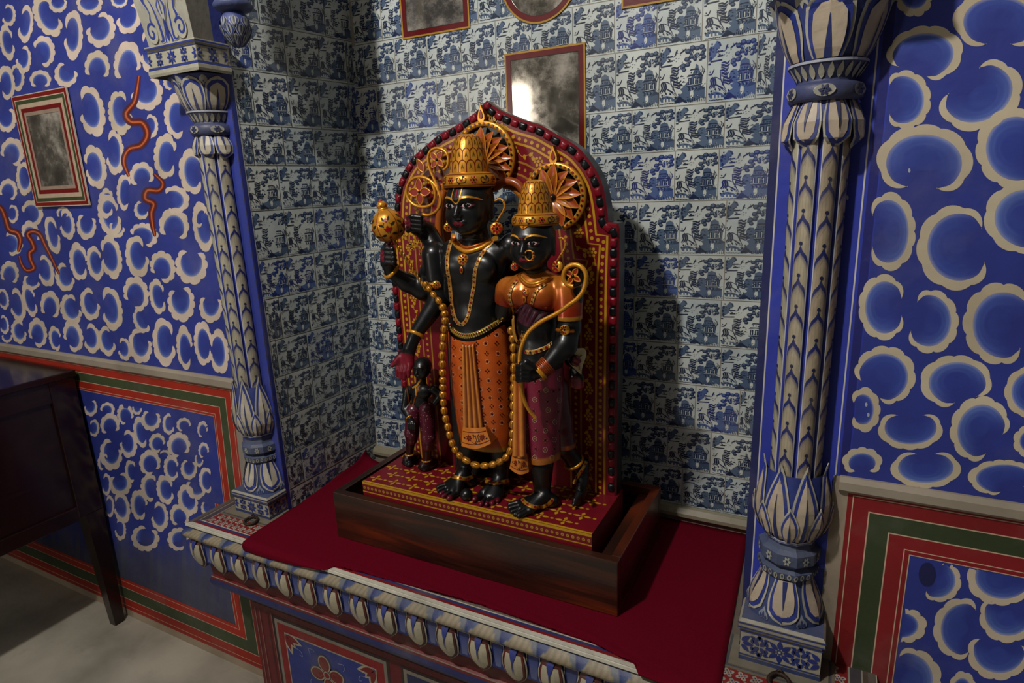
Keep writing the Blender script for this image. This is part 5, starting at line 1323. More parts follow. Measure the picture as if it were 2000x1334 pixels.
def fill_hole(mb, outer, hl, y, col, flip=False):
    """face with one opening: bridge it as two halves, split at the opening's left and right ends"""
    hl = [np.array(p) for p in hl]; k0 = min(range(len(hl)), key=lambda i: hl[i][0]); k1 = max(range(len(hl)), key=lambda i: hl[i][0])
    outer = [np.array(p) for p in outer]
    def near(z, side): 
        c = [i for i in range(len(outer)) if (outer[i][0] < AC) == (side < 0)]; return min(c, key=lambda i: abs(outer[i][1] - z))
    o0, o1 = near(hl[k0][1], -1), near(hl[k1][1], 1)
    def walk(a, b, st):
        r = []; i = a
        while True:
            r.append(hl[i])
            if i == b: break
            i = (i + st) % len(hl)
        return r
    w1 = walk(k1, k0, 1); w2 = walk(k1, k0, -1)
    up, dn = (w1, w2) if np.mean([p[1] for p in w1]) > np.mean([p[1] for p in w2]) else (w2, w1)
    for poly in (outer[o0:o1 + 1] + up, outer[o1:] + outer[:o0 + 1] + dn[::-1]):
        q = [(p[0], y, p[1]) for p in poly]; mb.face(q[::-1] if flip else q, col)
mb = MB(); fr = inset(outline, 0.004)
fill_hole(mb, fr, hole, AY0, LACRED); fill_hole(mb, outline, hole, AY1, BLK, True)
for A, B in zip(range(len(outline) - 1), range(1, len(outline))):
    a, b = outline[A], outline[B]
    mb.face([(a[0], AY0 + 0.005, a[1]), (b[0], AY0 + 0.005, b[1]), (b[0], AY1, b[1]), (a[0], AY1, a[1])], BLK, 0, True)
n_ = min(len(fr), len(outline))
if len(fr) == len(outline):
    for i in range(n_ - 1): mb.face([(fr[i][0], AY0, fr[i][1]), (fr[i + 1][0], AY0, fr[i + 1][1]), (outline[i + 1][0], AY0 + 0.005, outline[i + 1][1]), (outline[i][0], AY0 + 0.005, outline[i][1])], LACRED, 0, True)
for i in range(len(hole)):
    a, b = hole[i], hole[(i + 1) % len(hole)]; mb.face([(a[0], AY0, a[1]), (a[0], AY1, a[1]), (b[0], AY1, b[1]), (b[0], AY0, b[1])], '#8a3c14')
def S_a(u, v, off): return (u, AY0 - off, v)
def resample(P, step):
    P = [np.array(p) for p in P]; L = [0.0]
    for a, b in zip(P[:-1], P[1:]): L.append(L[-1] + np.linalg.norm(b - a))
    n = int(L[-1] / step); X = [p[0] for p in P]; Zc = [p[1] for p in P]
    return [np.array((np.interp(L[-1] * i / n, L, X), np.interp(L[-1] * i / n, L, Zc))) for i in range(n + 1)]
for d, w in ((0.0275, 0.0050), (0.0475, 0.0046)): p_strip(mb, S_a, inset(outline, d), w, YEL, 0.0006)
for p in resample(inset(outline, 0.0378), 0.0150): p_fill(mb, S_a, circ(p[0], p[1], 0.0040, n=10), YEL, 0.0006)
for d, w in ((0.083, 0.0042), (0.108, 0.0042)): p_strip(mb, S_a, inset(outline, d), w, '#9c6c22', 0.0006)
for p in resample(inset(outline, 0.0955), 0.0150): p_fill(mb, S_a, circ(p[0], p[1], 0.0036, n=9), '#a87a26', 0.0006)
# vine with flower clusters between the borders
vp = resample(inset(outline, 0.065), 0.0305)
for i, p in enumerate(vp):
    if i % 2 == 0:
        for q in range(7):
            a = q * math.pi / 3; r = 0.0 if q == 6 else 0.0078; p_fill(mb, S_a, circ(p[0] + r * math.cos(a), p[1] + r * math.sin(a), 0.0033, n=8), YEL, 0.0007)
    else:
        s = 1 if (i // 2) % 2 else -1; t = unit(vp[min(i + 1, len(vp) - 1)] - vp[i - 1]); nn = np.array([-t[1], t[0]]); an = math.atan2(t[1], t[0])
        st = catmull([p - t * 0.022, p - t * 0.008 + nn * 0.006 * s, p + t * 0.008 - nn * 0.004 * s, p + t * 0.022], 4); p_strip(mb, S_a, st, 0.0014, YEL, 0.0006)
        for k, (da, ds) in enumerate(((1.0, -0.006), (-1.0, 0.006), (0.3, 0.012))): p_fill(mb, S_a, petal(p[0] + t[0] * ds, p[1] + t[1] * ds, 0.0125, 0.008, an + da * s, 5), YEL, 0.0007)
# dark ground inside the two haloes and behind the bodies
for (cx, cy, r) in ((945, 308, 56), (1083, 385, 52)):
    c = at(cx, cy, AY0); p_fill(mb, S_a, circ(c[0], c[2], r * 0.001285, n=30), '#15100e', 0.0010)
mb.build('arched_backslab', [M_LAC], parent=statue)
mb = MB(); a = at(840, 600, AY0); b = at(1010, 600, AY0)
mb.box((a[0] + 0.06, 1.195, SZ), (b[0] - 0.03, AY0 + 0.002, 1.20), BLK); mb.build('dark_stone_backing', [M_BLACK], parent=statue)
# tablets round the edge, red and black in turn
bp = resample(inset(outline, 0.0115), 0.0203)
for i, p in enumerate(bp):
    t = unit(bp[min(i + 1, len(bp) - 1)] - bp[max(i - 1, 0)]); nn = np.array([-t[1], t[0]]); mb = MB(); T = np.array([t[0], 0, t[1]]); Nn = np.array([nn[0], 0, nn[1]]); c = np.array([p[0], AY0 - 0.0005, p[1]])
    if p[1] < SZ + 0.006: continue
    L, W, H = 0.0094, 0.0076, 0.0055; col = '#770f1e' if i % 2 == 0 else '#111418'; P = []
    for k in range(7):
        ph = k / 6 * math.pi / 2; row = []
        for q in range(16):
            a_ = q * math.pi / 8; e = 0.42; cx_ = math.copysign(abs(math.cos(a_)) ** e, math.cos(a_)); cz_ = math.copysign(abs(math.sin(a_)) ** e, math.sin(a_)); s_ = math.cos(ph) ** 0.7 if k < 6 else 0.0
            row.append(c + T * L * cx_ * s_ + Nn * W * cz_ * s_ - np.array([0, H * math.sin(ph), 0]))
        P.append(row)
    mb.grid(P, col, smooth=True, closev=True); mb.build('edge_tablet', [M_LAC], parent=statue)

# ---- haloes with lotus petals, openwork edge, scrolls
def halo(cx, cy, rpx, label, pc, ang0, ang1, npet):
    Y = 1.211; c = at(cx, cy, Y); k = rpx / 893.0 * 1.04; mb = MB(); pr = []
    root = MB()
    A = np.linspace(math.radians(-75), math.radians(255), 60)
    def S(u, v, off): return (c[0] + u, Y - off, c[2] + v)
    pts = [np.array((k * math.cos(a), k * math.sin(a))) for a in A]
    prof = [(-0.0060, 0.0), (-0.0052, 0.0038), (0, 0.0044), (0.0052, 0.0038), (0.0060, 0.0)]
    P = [[S((k + d) * math.cos(a), (k + d) * math.sin(a), h) for d, h in prof] for a in A]; mb.grid(P, GOLD, 1, True, flip=True)
    P = [[S((k + d) * math.cos(a), (k + d) * math.sin(a), h) for d, h in ((-0.005, -0.010), (-0.005, 0))] for a in A]; mb.grid(P, '#7a4a18', 0, True, flip=True)
    P = [[S((k + d) * math.cos(a), (k + d) * math.sin(a), h) for d, h in ((0.005, 0), (0.005, -0.010))] for a in A]; mb.grid(P, '#7a4a18', 0, True, flip=True)
    for i in range(36):
        a = math.radians(-72 + i * 9.2); p_fill(mb, S, circ(k * math.cos(a), k * math.sin(a), 0.0027, n=8), '#7a1018' if i % 2 else '#14100e', 0.0056)
    # pointed finial
    for kk, cc, o in ((1.0, GOLD, 0.004), (0.5, '#8a1a20', 0.0065)):
        pt = [(x * kk, k + 0.018 + (y - 0.018) * kk) for x, y in ((-0.004, 0.002), (-0.0085, 0.009), (-0.0085, 0.016), (-0.0045, 0.027), (0, 0.038), (0.0045, 0.027), (0.0085, 0.016), (0.0085, 0.009), (0.004, 0.002))]
        mb.face([S(x, y, o) for x, y in pt], cc, 1 if kk == 1 else 0)
        for i in range(len(pt) - 1): mb.face([S(*pt[i], o), S(*pt[i + 1], o), S(*pt[i + 1], -0.01), S(*pt[i], -0.01)], '#7a4a18')
    o1 = mb.build('halo_ring', [M_LAC, M_GOLD], parent=statue); tag(o1, label)
    pcw = at(pc[0], pc[1], Y)
    for i in range(npet):
        a = math.radians(ang0 + (ang1 - ang0) * i / (npet - 1)); mb = MB(); L = k * 0.86 if i != 1 else k * 0.95; W = k * 0.40; dirv = np.array([math.cos(a), 0, math.sin(a)]); nv = np.array([-math.sin(a), 0, math.cos(a)]); o = np.array(pcw); rows = []
        bend = 0.10 * L * (-1 if i > 1 else 0)
        for t in np.linspace(0.0, 1, 13):
            w = W * (math.sin(math.pi * (0.12 + 0.88 * t) ** 1.15) ** 0.9) * 0.5 + 0.0005; row = []
            for u in np.linspace(-1, 1, 9): row.append(o + dirv * (0.008 + L * t) + nv * (w * u + bend * math.sin(t * math.pi) * -1 + bend * t * t) + np.array([0, -0.004 - 0.010 * math.sin(math.pi * t) + 0.0065 * (1 - u * u) * math.sin(math.pi * t) + 0.0 , 0]))
            rows.append(row)
        def pc_(ii, jj):
            u = abs(jj / 8 * 2 - 1); t = ii / 12; return mixc(mixc('#7a1616', '#b84c1c', abs(t - .35) * 1.4), GOLD, 0.05 + 0.95 * u ** 3)
        mb.grid(rows, pc_, 0, True); mb.build('lotus_petal', [M_SILK], parent=statue)
    mb = MB(); mb.ell(np.array(pcw) + np.array([0, -0.006, 0]), (0.007, 0.006, 0.007), '#14100e'); mb.build('petal_centre', [M_LAC], parent=statue)
halo(945, 308, 60, 'larger beaded halo ring behind the taller crown', (946, 318), 112, -50, 9)
halo(1083, 385, 55, 'smaller beaded halo ring behind the shorter crown', (1081, 386), 112, -66, 8)
def gtube(name, paths, r, parent=statue, m=None, col=GOLD, closed=False, n=8, label=None):
    mb = MB()
    for P in paths: mb.tube(P, r, col, n, closed=closed)
    o = mb.build(name, [m or M_GOLD], parent=parent)
    if label: o['label'] = label
    return o
def circle_px(cx, cy, r, Y, a0=0, a1=360, n=36): return [at(cx + r * math.cos(math.radians(a)), cy + r * math.sin(math.radians(a)), Y) for a in np.linspace(a0, a1, n)]
YS = 1.198
gtube('scroll_stem', [smooth3(px_tube([(841, 352), (850, 375), (847, 396), (832, 404), (812, 402), (797, 388), (794, 368), (804, 350), (822, 345), (840, 352), (854, 368), (861, 388), (858, 405), (848, 416), (835, 421), (826, 418)], YS, 0))], 0.0035)
gtube('scroll_stem', [smooth3(px_tube([(857, 380), (854, 362), (846, 346), (838, 325), (836, 305), (843, 292), (856, 289), (869, 295), (876, 308), (874, 325), (866, 332)], YS, 0))], 0.0032)
def flower4(cx, cy, R, Y, name='scroll_flower', parent=statue, rot=90, core='#15100e', inner='#8c2416', wk=0.62):
    mb = MB(); c = np.array(at(cx, cy, Y)); k = R / 893.0
    for q in range(4):
        a = math.radians(rot + q * 90); D = np.array([math.cos(a), 0, math.sin(a)]); Nv = np.array([-math.sin(a), 0, math.cos(a)])
        pts = petal(0, 0, k, k * wk, 0, 10, 0.002); P = [c + D * x + Nv * y - np.array([0, 0.0015, 0]) for x, y in pts]
        mb.face(P[::-1], inner); mb.tube(P, 0.0014, GOLD, 6, mi=1, closed=True)
    mb.ell(c - np.array([0, 0.002, 0]), 0.0036, core); return mb.build(name, [M_LAC, M_GOLD], parent=parent)
flower4(820, 375, 26, YS); flower4(854, 312, 18, YS, rot=48)
mb = MB(); c = np.array(at(824, 324, YS)); P = [c + np.array([x, 0, y]) for x, y in petal(0.004, -0.014, 0.034, 0.016, math.radians(118), 8)]
mb.face(P[::-1], '#8c3a16'); mb.tube(P, 0.0017, GOLD, 6, mi=1, closed=True); mb.build('scroll_leaf', [M_LAC, M_GOLD], parent=statue)
# flame-edged rim of the opening
mb = MB(); hr = [np.array((p[0], AY0 - 0.004, p[1])) for p in hole]
rr_ = [0.0062 + 0.0022 * abs(math.sin(i * 1.35)) for i in range(len(hr))]
mb.tube(hr, rr_, '#b06a1c', 8, closed=True)
for i in range(0, len(hr), 2):
    c = hr[i]; q = hr[(i + 1) % len(hr)]; t = unit(q - c); nn = np.array([t[2], 0, -t[0]]); ctr = np.mean(hr, axis=0); nn = nn if nn @ (c - ctr) > 0 else -nn
    mb.ell(c + nn * 0.006, (0.006, 0.004, 0.006), '#9a4a16', 8, 6)
mb.build('flame_rim', [M_SILK], parent=statue)
# painted orange band left of the taller head, from crown to shoulder
gtube('arch_band', [smooth3(px_tube([(868, 372), (862, 395), (858, 420), (856, 445), (858, 470)], 1.205, 0))], 0.0085, m=M_SILK, col='#a5561a')
gtube('arch_band', [smooth3(px_tube([(966, 366), (980, 356), (998, 354), (1014, 362), (1026, 380)], 1.203, 0))], 0.0090, m=M_SILK, col='#96461a')

# ---- heads
def head(sc, c, s, female=False):
    c = np.array(c); P = lambda x, y, z: c + s * np.array([x, y, z])
    E = lambda x, y, z, rx, ry, rz, k=0.2, sub=False: sc.ell(P(x, y, z), (s * rx, s * ry, s * rz), s * k, sub)
    E(0, .12, .40, .98, 1.08, 1.05); E(0, -.17, -.10, .92, .87, .92, .35); E(0, -.22, .62, .88, .80, .50, .2)
    E(0, -.42, -.66, .52, .42, .32, .35); E(0, -.74, -.83, .18, .15, .13, .2)
    for q in (-1, 1): E(q * .48, -.55, -.30, .34, .30, .34, .3); E(q * .40, -1.13, .20, .30, .20, .15, .14, True); E(q * .41, -.865, .20, .25, .155, .135, .05)
    E(0, -.95, .47, .62, .16, .12, .25)
    sc.cone(P(0, -.95, .34), P(0, -1.20, -.16), s * .085, s * .125, s * .14); E(0, -1.235, -.20, .115, .10, .09, .07)
    for q in (-1, 1): E(q * .135, -1.10, -.23, .085, .10, .075, .06)
    E(0, -.97, -.50, .30, .11, .10, .14)
    for q in (-1, 1): E(q * .11, -1.035, -.475, .13, .07, .05, .04)
    E(0, -1.02, -.575, .19, .08, .058, .04); sc.cone(P(-.27, -.98, -.52), P(.27, -.98, -.52), s * .016, s * .016, s * .03, True)
    for q in (-1, 1): E(q * .97, .05, .10, .09, .20, .34, .1); E(q * .98, .08, -.28, .07, .12, .20, .1)
def face_paint(bvh, c, s, par, male):
    X = lambda x: c[0] + s * x; Z = lambda z: c[2] + s * z
    def S(u, v, off): p, n = front(bvh, X(u), Z(v), c[1] - s); n = n if n[1] < 0 else -n; return p + n * off * 1.0
    mb = MB()
    for q in (-1, 1):
        cx, cz = q * .41, .19
        def lid(t, h): return (cx + q * (-.27 + .54 * t), cz + h * math.sin(math.pi * t) ** 0.8 + 0.035 * t)
        T = np.linspace(0, 1, 15); up = [lid(t, .115) for t in T]; lo = [lid(t, -.085) for t in T]
        for i in range(14):
            mb.face([S(*lo[i], .0006), S(*lo[i + 1], .0006), S(*up[i + 1], .0006), S(*up[i], .0006)], mixc('#e0cccc', '#d0c0c2', .5) if 1 < i < 12 else '#8f4a5a')
        p_strip(mb, S, lo, .022, '#9c4c62', .0008); p_strip(mb, S, up, .035, '#0a0a0c', .0010); p_strip(mb, S, [(x, z + .07) for x, z in up[2:]], .016, '#1c1c20', .0006)
        ic = (cx - q * 0.0 + .00, cz + .018); pts = [(ic[0] + x, ic[1] + y) for x, y in circ(0, 0, .098, .098, 16)]
        p_fill(mb, S, pts, '#070708', .0011); p_fill(mb, S, [(ic[0] + .03 + x, ic[1] + .035 + y) for x, y in circ(0, 0, .02, .02, 8)], '#8a8a90', .0014)
    mb.build('eyes', [M_LAC], parent=par)
    mb = MB()
    for q in (-1, 1):
        br = catmull([(q * .12, .38), (q * .25, .50), (q * .48, .555), (q * .72, .50), (q * .90, .40)], 5)
        p_strip(mb, S, br, [.02 + .055 * math.sin(math.pi * min(1, (i + 1) / len(br))) ** .6 for i in range(len(br))], GOLD, .0009)
    if male:
        for q in (-1, 1): p_strip(mb, S, catmull([(q * .20, 1.08), (q * .20, .70), (q * .19, .50), (q * .10, .36), (0.0, .28)], 4), .050, GOLD, .0011)
        mb2 = MB(); p_fill(mb2, S, [(0, .90), (-.05, .72), (-.06, .58), (0, .46), (.06, .58), (.05, .72)], '#7c1830', .0010); mb2.build('forehead_mark', [M_LAC], parent=par)
    else:
        mb2 = MB(); p_fill(mb2, S, circ(0, .40, .055, .055, 10), '#7c1830', .0010); mb2.build('forehead_mark', [M_LAC], parent=par)
        p_fill(mb, S, [(-.26, .98), (-.12, 1.08), (.12, 1.08), (.26, .98), (.12, .86), (0, .80), (-.12, .86)], GOLD, .0018)
        for x, z in ((0, .95), (-.12, .97), (.12, .97), (0, .87)): p_fill(mb, S, circ(x, z, .032, .04, 7), '#7c1018', .0024)
    mb.build('brows', [M_GOLD], parent=par)
    mb = MB()
    up = [(-.26, -.515), (-.15, -.455), (-.05, -.43), (0, -.445), (.05, -.43), (.15, -.455), (.26, -.515)]; mi = [(-.26, -.515), (-.15, -.522), (-.05, -.53), (0, -.535), (.05, -.53), (.15, -.522), (.26, -.515)]; lo = [(-.26, -.515), (-.15, -.60), (-.05, -.635), (0, -.64), (.05, -.635), (.15, -.60), (.26, -.515)]
    U, Mi, Lo = catmull(up, 3), catmull(mi, 3), catmull(lo, 3)
    for i in range(len(U) - 1):
        mb.face([S(*Mi[i], .0010), S(*Mi[i + 1], .0010), S(*U[i + 1], .0010), S(*U[i], .0010)], '#64121f', 0, True); mb.face([S(*Lo[i], .0010), S(*Lo[i + 1], .0010), S(*Mi[i + 1], .0010), S(*Mi[i], .0010)], '#7c1a2a', 0, True)
    mb.build('lips', [M_LIP], parent=par)
def crown(c, r, ztop, zrim, par, rows=3):
    """tall conical crown with a rolled, flower-painted rim"""
    H = ztop - zrim; mb = MB(); c = np.array(c, float); c[2] = zrim
    prof = [(r * .93, 0.0), (r * 1.00, H * .02), (r * 1.035, H * .10), (r * 1.01, H * .18), (r * .93, H * .24), (r * .76, H * .285)]
    cone = [(r * .76, H * .265), (r * .74, H * .40), (r * .685, H * .56), (r * .62, H * .72), (r * .54, H * .85), (r * .46, H * .94), (r * .34, H * .99), (r * .18, H * 1.01), (0.0005, H * 1.015)]
    def S(pr, u, v, off):
        rr = float(np.interp(v, [p[1] for p in pr], [p[0] for p in pr])) + off; return (c[0] + rr * math.sin(u), c[1] - rr * math.cos(u), c[2] + v)
    mb.lathe(prof, c, GOLD, 40, 0); Sb = lambda u, v, off: S(prof, u, v, off)
    vm = H * .135
    for i in range(14):
        u = -math.pi * .98 + i * math.pi * 2 / 14 + .17
        if i % 2 == 0:
            for q in range(6): a = q * math.pi / 3; p_fill(mb, Sb, [(u + (x + r * .10 * math.cos(a)) / r, vm + y + r * .10 * math.sin(a)) for x, y in circ(0, 0, r * .038, n=7)], '#8c1018', .0006, 1)
            p_fill(mb, Sb, [(u + x / r, vm + y) for x, y in circ(0, 0, r * .045, n=8)], '#1c140c', .0007, 1)
        else:
            for sx in (-1, 1):
                p_strip(mb, Sb, [(u + sx * a / r, vm + b) for a, b in catmull([(-r * .02, -r * .10), (r * .14, -r * .08), (r * .17, r * .06), (r * .06, r * .09), (r * .05, 0)], 4)], r * .026, '#1c140c', .0006, 1, ks=(r, 1.0))
                p_fill(mb, Sb, [(u + (x + sx * r * .02) / r, vm + y + sx * r * .10) for x, y in petal(0, 0, r * .12, r * .07, 0.4 if sx > 0 else 3.5, 5)], '#2a2410', .0006, 1)
            p_fill(mb, Sb, [(u + x / r, vm + y) for x, y in circ(0, 0, r * .04, n=7)], '#8c1018', .0007, 1)
    for v in (H * .035, H * .245): p_strip(mb, Sb, [(u, v) for u in np.linspace(-math.pi, math.pi, 41)], H * .016, '#6a2410', .0005, 1)
    o = mb.build('crown_rim', [M_GOLD, M_LAC], parent=par)
    mb = MB(); mb.lathe(cone, c, GOLD, 40, 0); Sc = lambda u, v, off: S(cone, u, v, off)
    for row in range(rows):
        v0 = H * (.285 + .225 * row); v1 = v0 + H * .235; n = 15
        for i in range(n):
            u = -math.pi + (i + .5 * (row % 2)) * 2 * math.pi / n; w = math.pi / n
            arc = [(u + w * math.cos(a), v0 + (v1 - v0) * (.55 + .42 * math.sin(a))) for a in np.linspace(0, math.pi, 9)]; arc = [(u + w, v0)] + arc + [(u - w, v0)]
            p_strip(mb, Sc, arc, H * .017, '#6a1408', .0005, 1, ks=(r * .8, 1.0))
            for sx in (-1, 1): p_fill(mb, Sc, [(u, v0 + (v1 - v0) * .72), (u + sx * w * .36, v0 + (v1 - v0) * .22), (u + sx * w * .10, v0 + (v1 - v0) * .34)], '#1c1a0c', .0006, 1)
    mb.build('crown_cone', [M_GOLD, M_LAC], parent=par)
def earring(hoop, disc, R, Y, par, body_y=None):
    mb = MB(); P = smooth3(px_tube(hoop, Y, 0)); mb.tube(P, R * .0021 / 11, GOLD, 8)
    for i in range(0, len(P), 3): mb.ell(P[i] + VIEW(P[i]) * R * .00019, R * .00009, '#7c1018' if (i // 3) % 2 else '#15100e', 6, 4, 1)
    c = np.array(at(disc[0], disc[1], Y)); k = R / 893.0; V = VIEW(c); U = unit(np.cross(V, (0, 0, 1.0))); W = np.cross(U, V)
    mb.lathe([(0.0003, 0.003), (k * .4, 0.0034), (k * .85, 0.0025), (k, 0.0), (k * .9, -0.002)], c, GOLD, 18, 0, axis=V)
    for q in range(8):
        a = q * math.pi / 4; P = [c + V * .0036 + (x * math.cos(a) - y * math.sin(a)) * U + (x * math.sin(a) + y * math.cos(a)) * W for x, y in petal(0, 0, k * .62, k * .34, 0, 5, k * .28)]; mb.face(P, '#8c1018', 1)
    mb.ell(c + V * .003, k * .24, '#15100e', 8, 5, 1); mb.build('earring', [M_GOLD, M_LAC], parent=par)
def foot(sc, ank, tips, k=0.004, r=0.016, big=0):
    ank = np.array(ank); T = [np.array(t) for t in tips]; mid = np.mean(T, axis=0); d = unit((mid - ank) * np.array([1, 1, 0])); z0 = SZ + 0.006
    heel = ank - d * 0.018; heel[2] = SZ + 0.012; sc.ell(heel, (0.016, 0.016, 0.014), .008); sc.cone(ank, heel, r, .013, .008)
    ball = mid - d * 0.030; ball[2] = SZ + 0.010
    for i, t in enumerate(T):
        kn = t - d * 0.026 + (ball - (t - d * 0.026)) * 0.22; kn[2] = SZ + 0.0105; rr = .0066 if i == big else .0052
        sc.cone(ank + d * .006 + np.array([0, 0, -.004]), kn, r * .72, .0088, .007); sc.cone(kn, np.array([t[0], t[1], SZ + rr]), .0068 if i == big else .0056, rr, .0016)

# ------------------------------------------------------------------ the taller deity
HV = 0.0015
HM = (-0.677, 1.125, 1.455); SM = 0.048
sc = Sculpt((-0.90, 1.03, 0.80), (-0.415, 1.22, 1.52), 0.0017)
head(sc, HM, SM)
sc.cone((-0.677, 1.137, 1.425), (-0.676, 1.142, 1.375), .026, .030, .010)
for z in (1.402, 1.394): sc.cone((-0.70, 1.113, z), (-0.655, 1.113, z), .0015, .0015, .003)
sc.ell((-0.686, 1.146, 1.335), (.080, .045, .052), .012); sc.ell((-0.687, 1.144, 1.285), (.072, .043, .060), .015); sc.ell((-0.689, 1.142, 1.225), (.060, .043, .050), .015)
sc.ell((-0.686, 1.142, 1.18), (.066, .045, .05), .012); sc.cone((-0.74, 1.147, 1.365), (-0.620, 1.147, 1.365), .026, .026, .015)
for sx in (-.034, .034): sc.ell((-0.683 + sx, 1.112, 1.335), (.033, .016, .028), .012)
R1 = at(850, 497, 1.145); sc.chain([at(849, 498, 1.147), at(858, 585, 1.135), at(812, 652, 1.088)], [.029, .0235, .0150], .008)
sc.chain([at(849, 512, 1.157), at(828, 566, 1.150), at(796, 552, 1.128), at(764, 531, 1.100)], [.026, .0245, .021, .0140], .008)
sc.chain([at(855, 492, 1.175), at(832, 452, 1.18), at(815, 441, 1.165)], [.022, .021, .020], .008)
sc.chain([at(1000, 480, 1.15), at(1060, 545, 1.195), at(1110, 655, 1.185), at(1117, 694, 1.150)], [.027, .024, .020, .013], .008)
# open lower hand, palm to the viewer
wr = at(808, 662, 1.083); pal = [at(804, 676, 1.079), at(788, 712, 1.070)]
sc.chain([wr, at(801, 680, 1.078)], [.0140, .014], .006)
for kx, ky in ((780, 708), (787, 711), (794, 713), (802, 712)): sc.cone(at(800, 680, 1.078), at(kx, ky, 1.071), .0110, .0085, .006)
for (kx, ky), (tx, ty), rr in (((780, 711), (776, 733), .0052), ((787, 713), (783, 738), .0056), ((794, 714), (790, 739), .0056), ((801, 712), (798, 735), .0052)):
    m_ = at((kx + tx) / 2 - 1, (ky + ty) / 2, 1.063); sc.cone(at(kx, ky, 1.069), m_, .0068, rr + .0006, .002); sc.cone(m_, at(tx, ty, 1.060), rr + .0006, rr - .0008, .0015)
sc.chain([at(786, 690, 1.074), at(774, 706, 1.064), at(766, 714, 1.060)], [.0085, .0064, .0050], .004)
# raised hand closed on the mace shaft
sc.ell(at(757, 505, 1.092), (.017, .013, .024), .006); sc.chain([at(764, 531, 1.10), at(757, 512, 1.094)], [.0135, .015], .006)
for i, (x, y) in enumerate(((766, 488), (768, 497), (769, 506), (769, 515))): sc.chain([at(748, y + 1, 1.088), at(756, y - 3, 1.072), at(x, y - 2, 1.073), at(x + 3, y + 2, 1.085)], [.0058, .0058, .0054, .005], .0022)
sc.chain([at(750, 496, 1.088), at(756, 478, 1.080), at(763, 468, 1.076)], [.0075, .0065, .0052], .003)
# upper fist behind the mace
sc.ell(at(813, 438, 1.160), (.021, .018, .023), .006)
for i in range(4): sc.chain([at(822, 425 + 8 * i, 1.142), at(806, 423 + 8 * i, 1.136), at(797, 427 + 8 * i, 1.142)], [.0060, .0060, .0052], .002)
# hand round the conch
sc.ell(at(1116, 704, 1.146), (.015, .013, .014), .005)
for x0, y0, x1, y1, x2, y2 in ((1116, 694, 1125, 700, 1131, 705), (1113, 702, 1120, 708, 1126, 712)): sc.chain([at(x0, y0, 1.120), at(x1, y1, 1.107), at(x2, y2, 1.108)], [.0062, .0060, .0048], .0025)
for i, x in enumerate((1118, 1124, 1130, 1135)): sc.chain([at(1118 + i * 4, 724, 1.138), at(x, 738, 1.126), at(x + 1, 758 - abs(i - 1.5) * 3, 1.124)], [.0062, .0058, .0048], .0018)
# legs and feet
for a, b in (((918, 865), (904, 927)), ((978, 865), (979, 932))): sc.cone(at(*a, 1.150), at(*b, 1.150), .027, .0165, .008)
foot(sc, atz(904, 927, .842), [atz(856, 950, .815), atz(857, 957, .815), atz(861, 963, .815), atz(866, 968, .815), atz(877, 973, .815)], big=4)
foot(sc, atz(976, 933, .842), [atz(927, 975, .815), atz(939, 983, .815), atz(950, 984, .815), atz(961, 982, .815), atz(971, 977, .815)], big=0)
sp = [(at(793, 712, 1.066), .030, RPALM), (at(784, 728, 1.062), .026, RPALM), (at(769, 711, 1.062), .017, RPALM), (at(750, 499, 1.080), .015, RPALM), (at(761, 472, 1.078), .013, '#4a1020'), (at(799, 436, 1.138), .014, '#5a1022'), (at(1129, 707, 1.104), .013, RPALM), (at(1126, 750, 1.126), .019, RPALM)]
sp += [(atz(x, y, .815), .0085, '#5e1022') for x, y in ((877, 973), (866, 969), (927, 976), (939, 984), (950, 985), (961, 983), (971, 978), (861, 964))]
def palm_only(V, C):
    # the back of the open hand and the wrist stay black
    w = at(806, 668, 1.083); d = np.linalg.norm(V - w, axis=1) < .016; C[d, :3] = lin(BLK)
male = sc.build('taller_figure', [M_BLACK], statue, BLK, sp, palm_only); tag(male, 'polished black figure with red palm held open and a tall gold crown')
bm_ = sc.bvh
face_paint(bm_, HM, SM, male, True)
crown((-0.677, 1.128, 0), 0.0540, 1.603, 1.500, male)
earring([(967, 393), (974, 388), (982, 391), (986, 402), (982, 414), (975, 425), (971, 432)], (970, 446), 12, 1.118, male)
earring([(876, 425), (873, 430), (874, 436)], (876, 444), 9, 1.105, male)
def tube_on(name, pts, r, par, bv, fy, off=0.0, col=GOLD, m=None, k=4, n=8, closed=False, sm=2):
    mb = MB(); mb.tube(smooth3(px_tube(pts, fy, 0, bv, off, k, closed), sm, closed), r, col, n, closed=closed); return mb.build(name, [m or M_GOLD], parent=par)
z4 = lambda L: [(820 + x / 5.56, 440 + y / 5.56) for x, y in L]
tube_on('collar_necklace', z4([(365, 115), (375, 190), (430, 250), (500, 285), (580, 275), (680, 240), (760, 190), (825, 140)]), .0052, male, [bm_], 1.10, .001)
tube_on('collar_necklace', z4([(375, 125), (390, 165), (440, 215), (510, 245), (600, 225), (700, 195), (800, 150)]), .0035, male, [bm_], 1.10, .002, col='#b05a1c')
nl = z4([(352, 150), (325, 235), (305, 330), (299, 420), (310, 520), (328, 620), (341, 760), (350, 860), (370, 960), (400, 1035), (450, 1075), (500, 1040), (532, 960), (550, 870), (570, 760), (590, 650), (600, 520), (622, 430), (662, 340), (722, 250), (785, 185), (820, 155)])
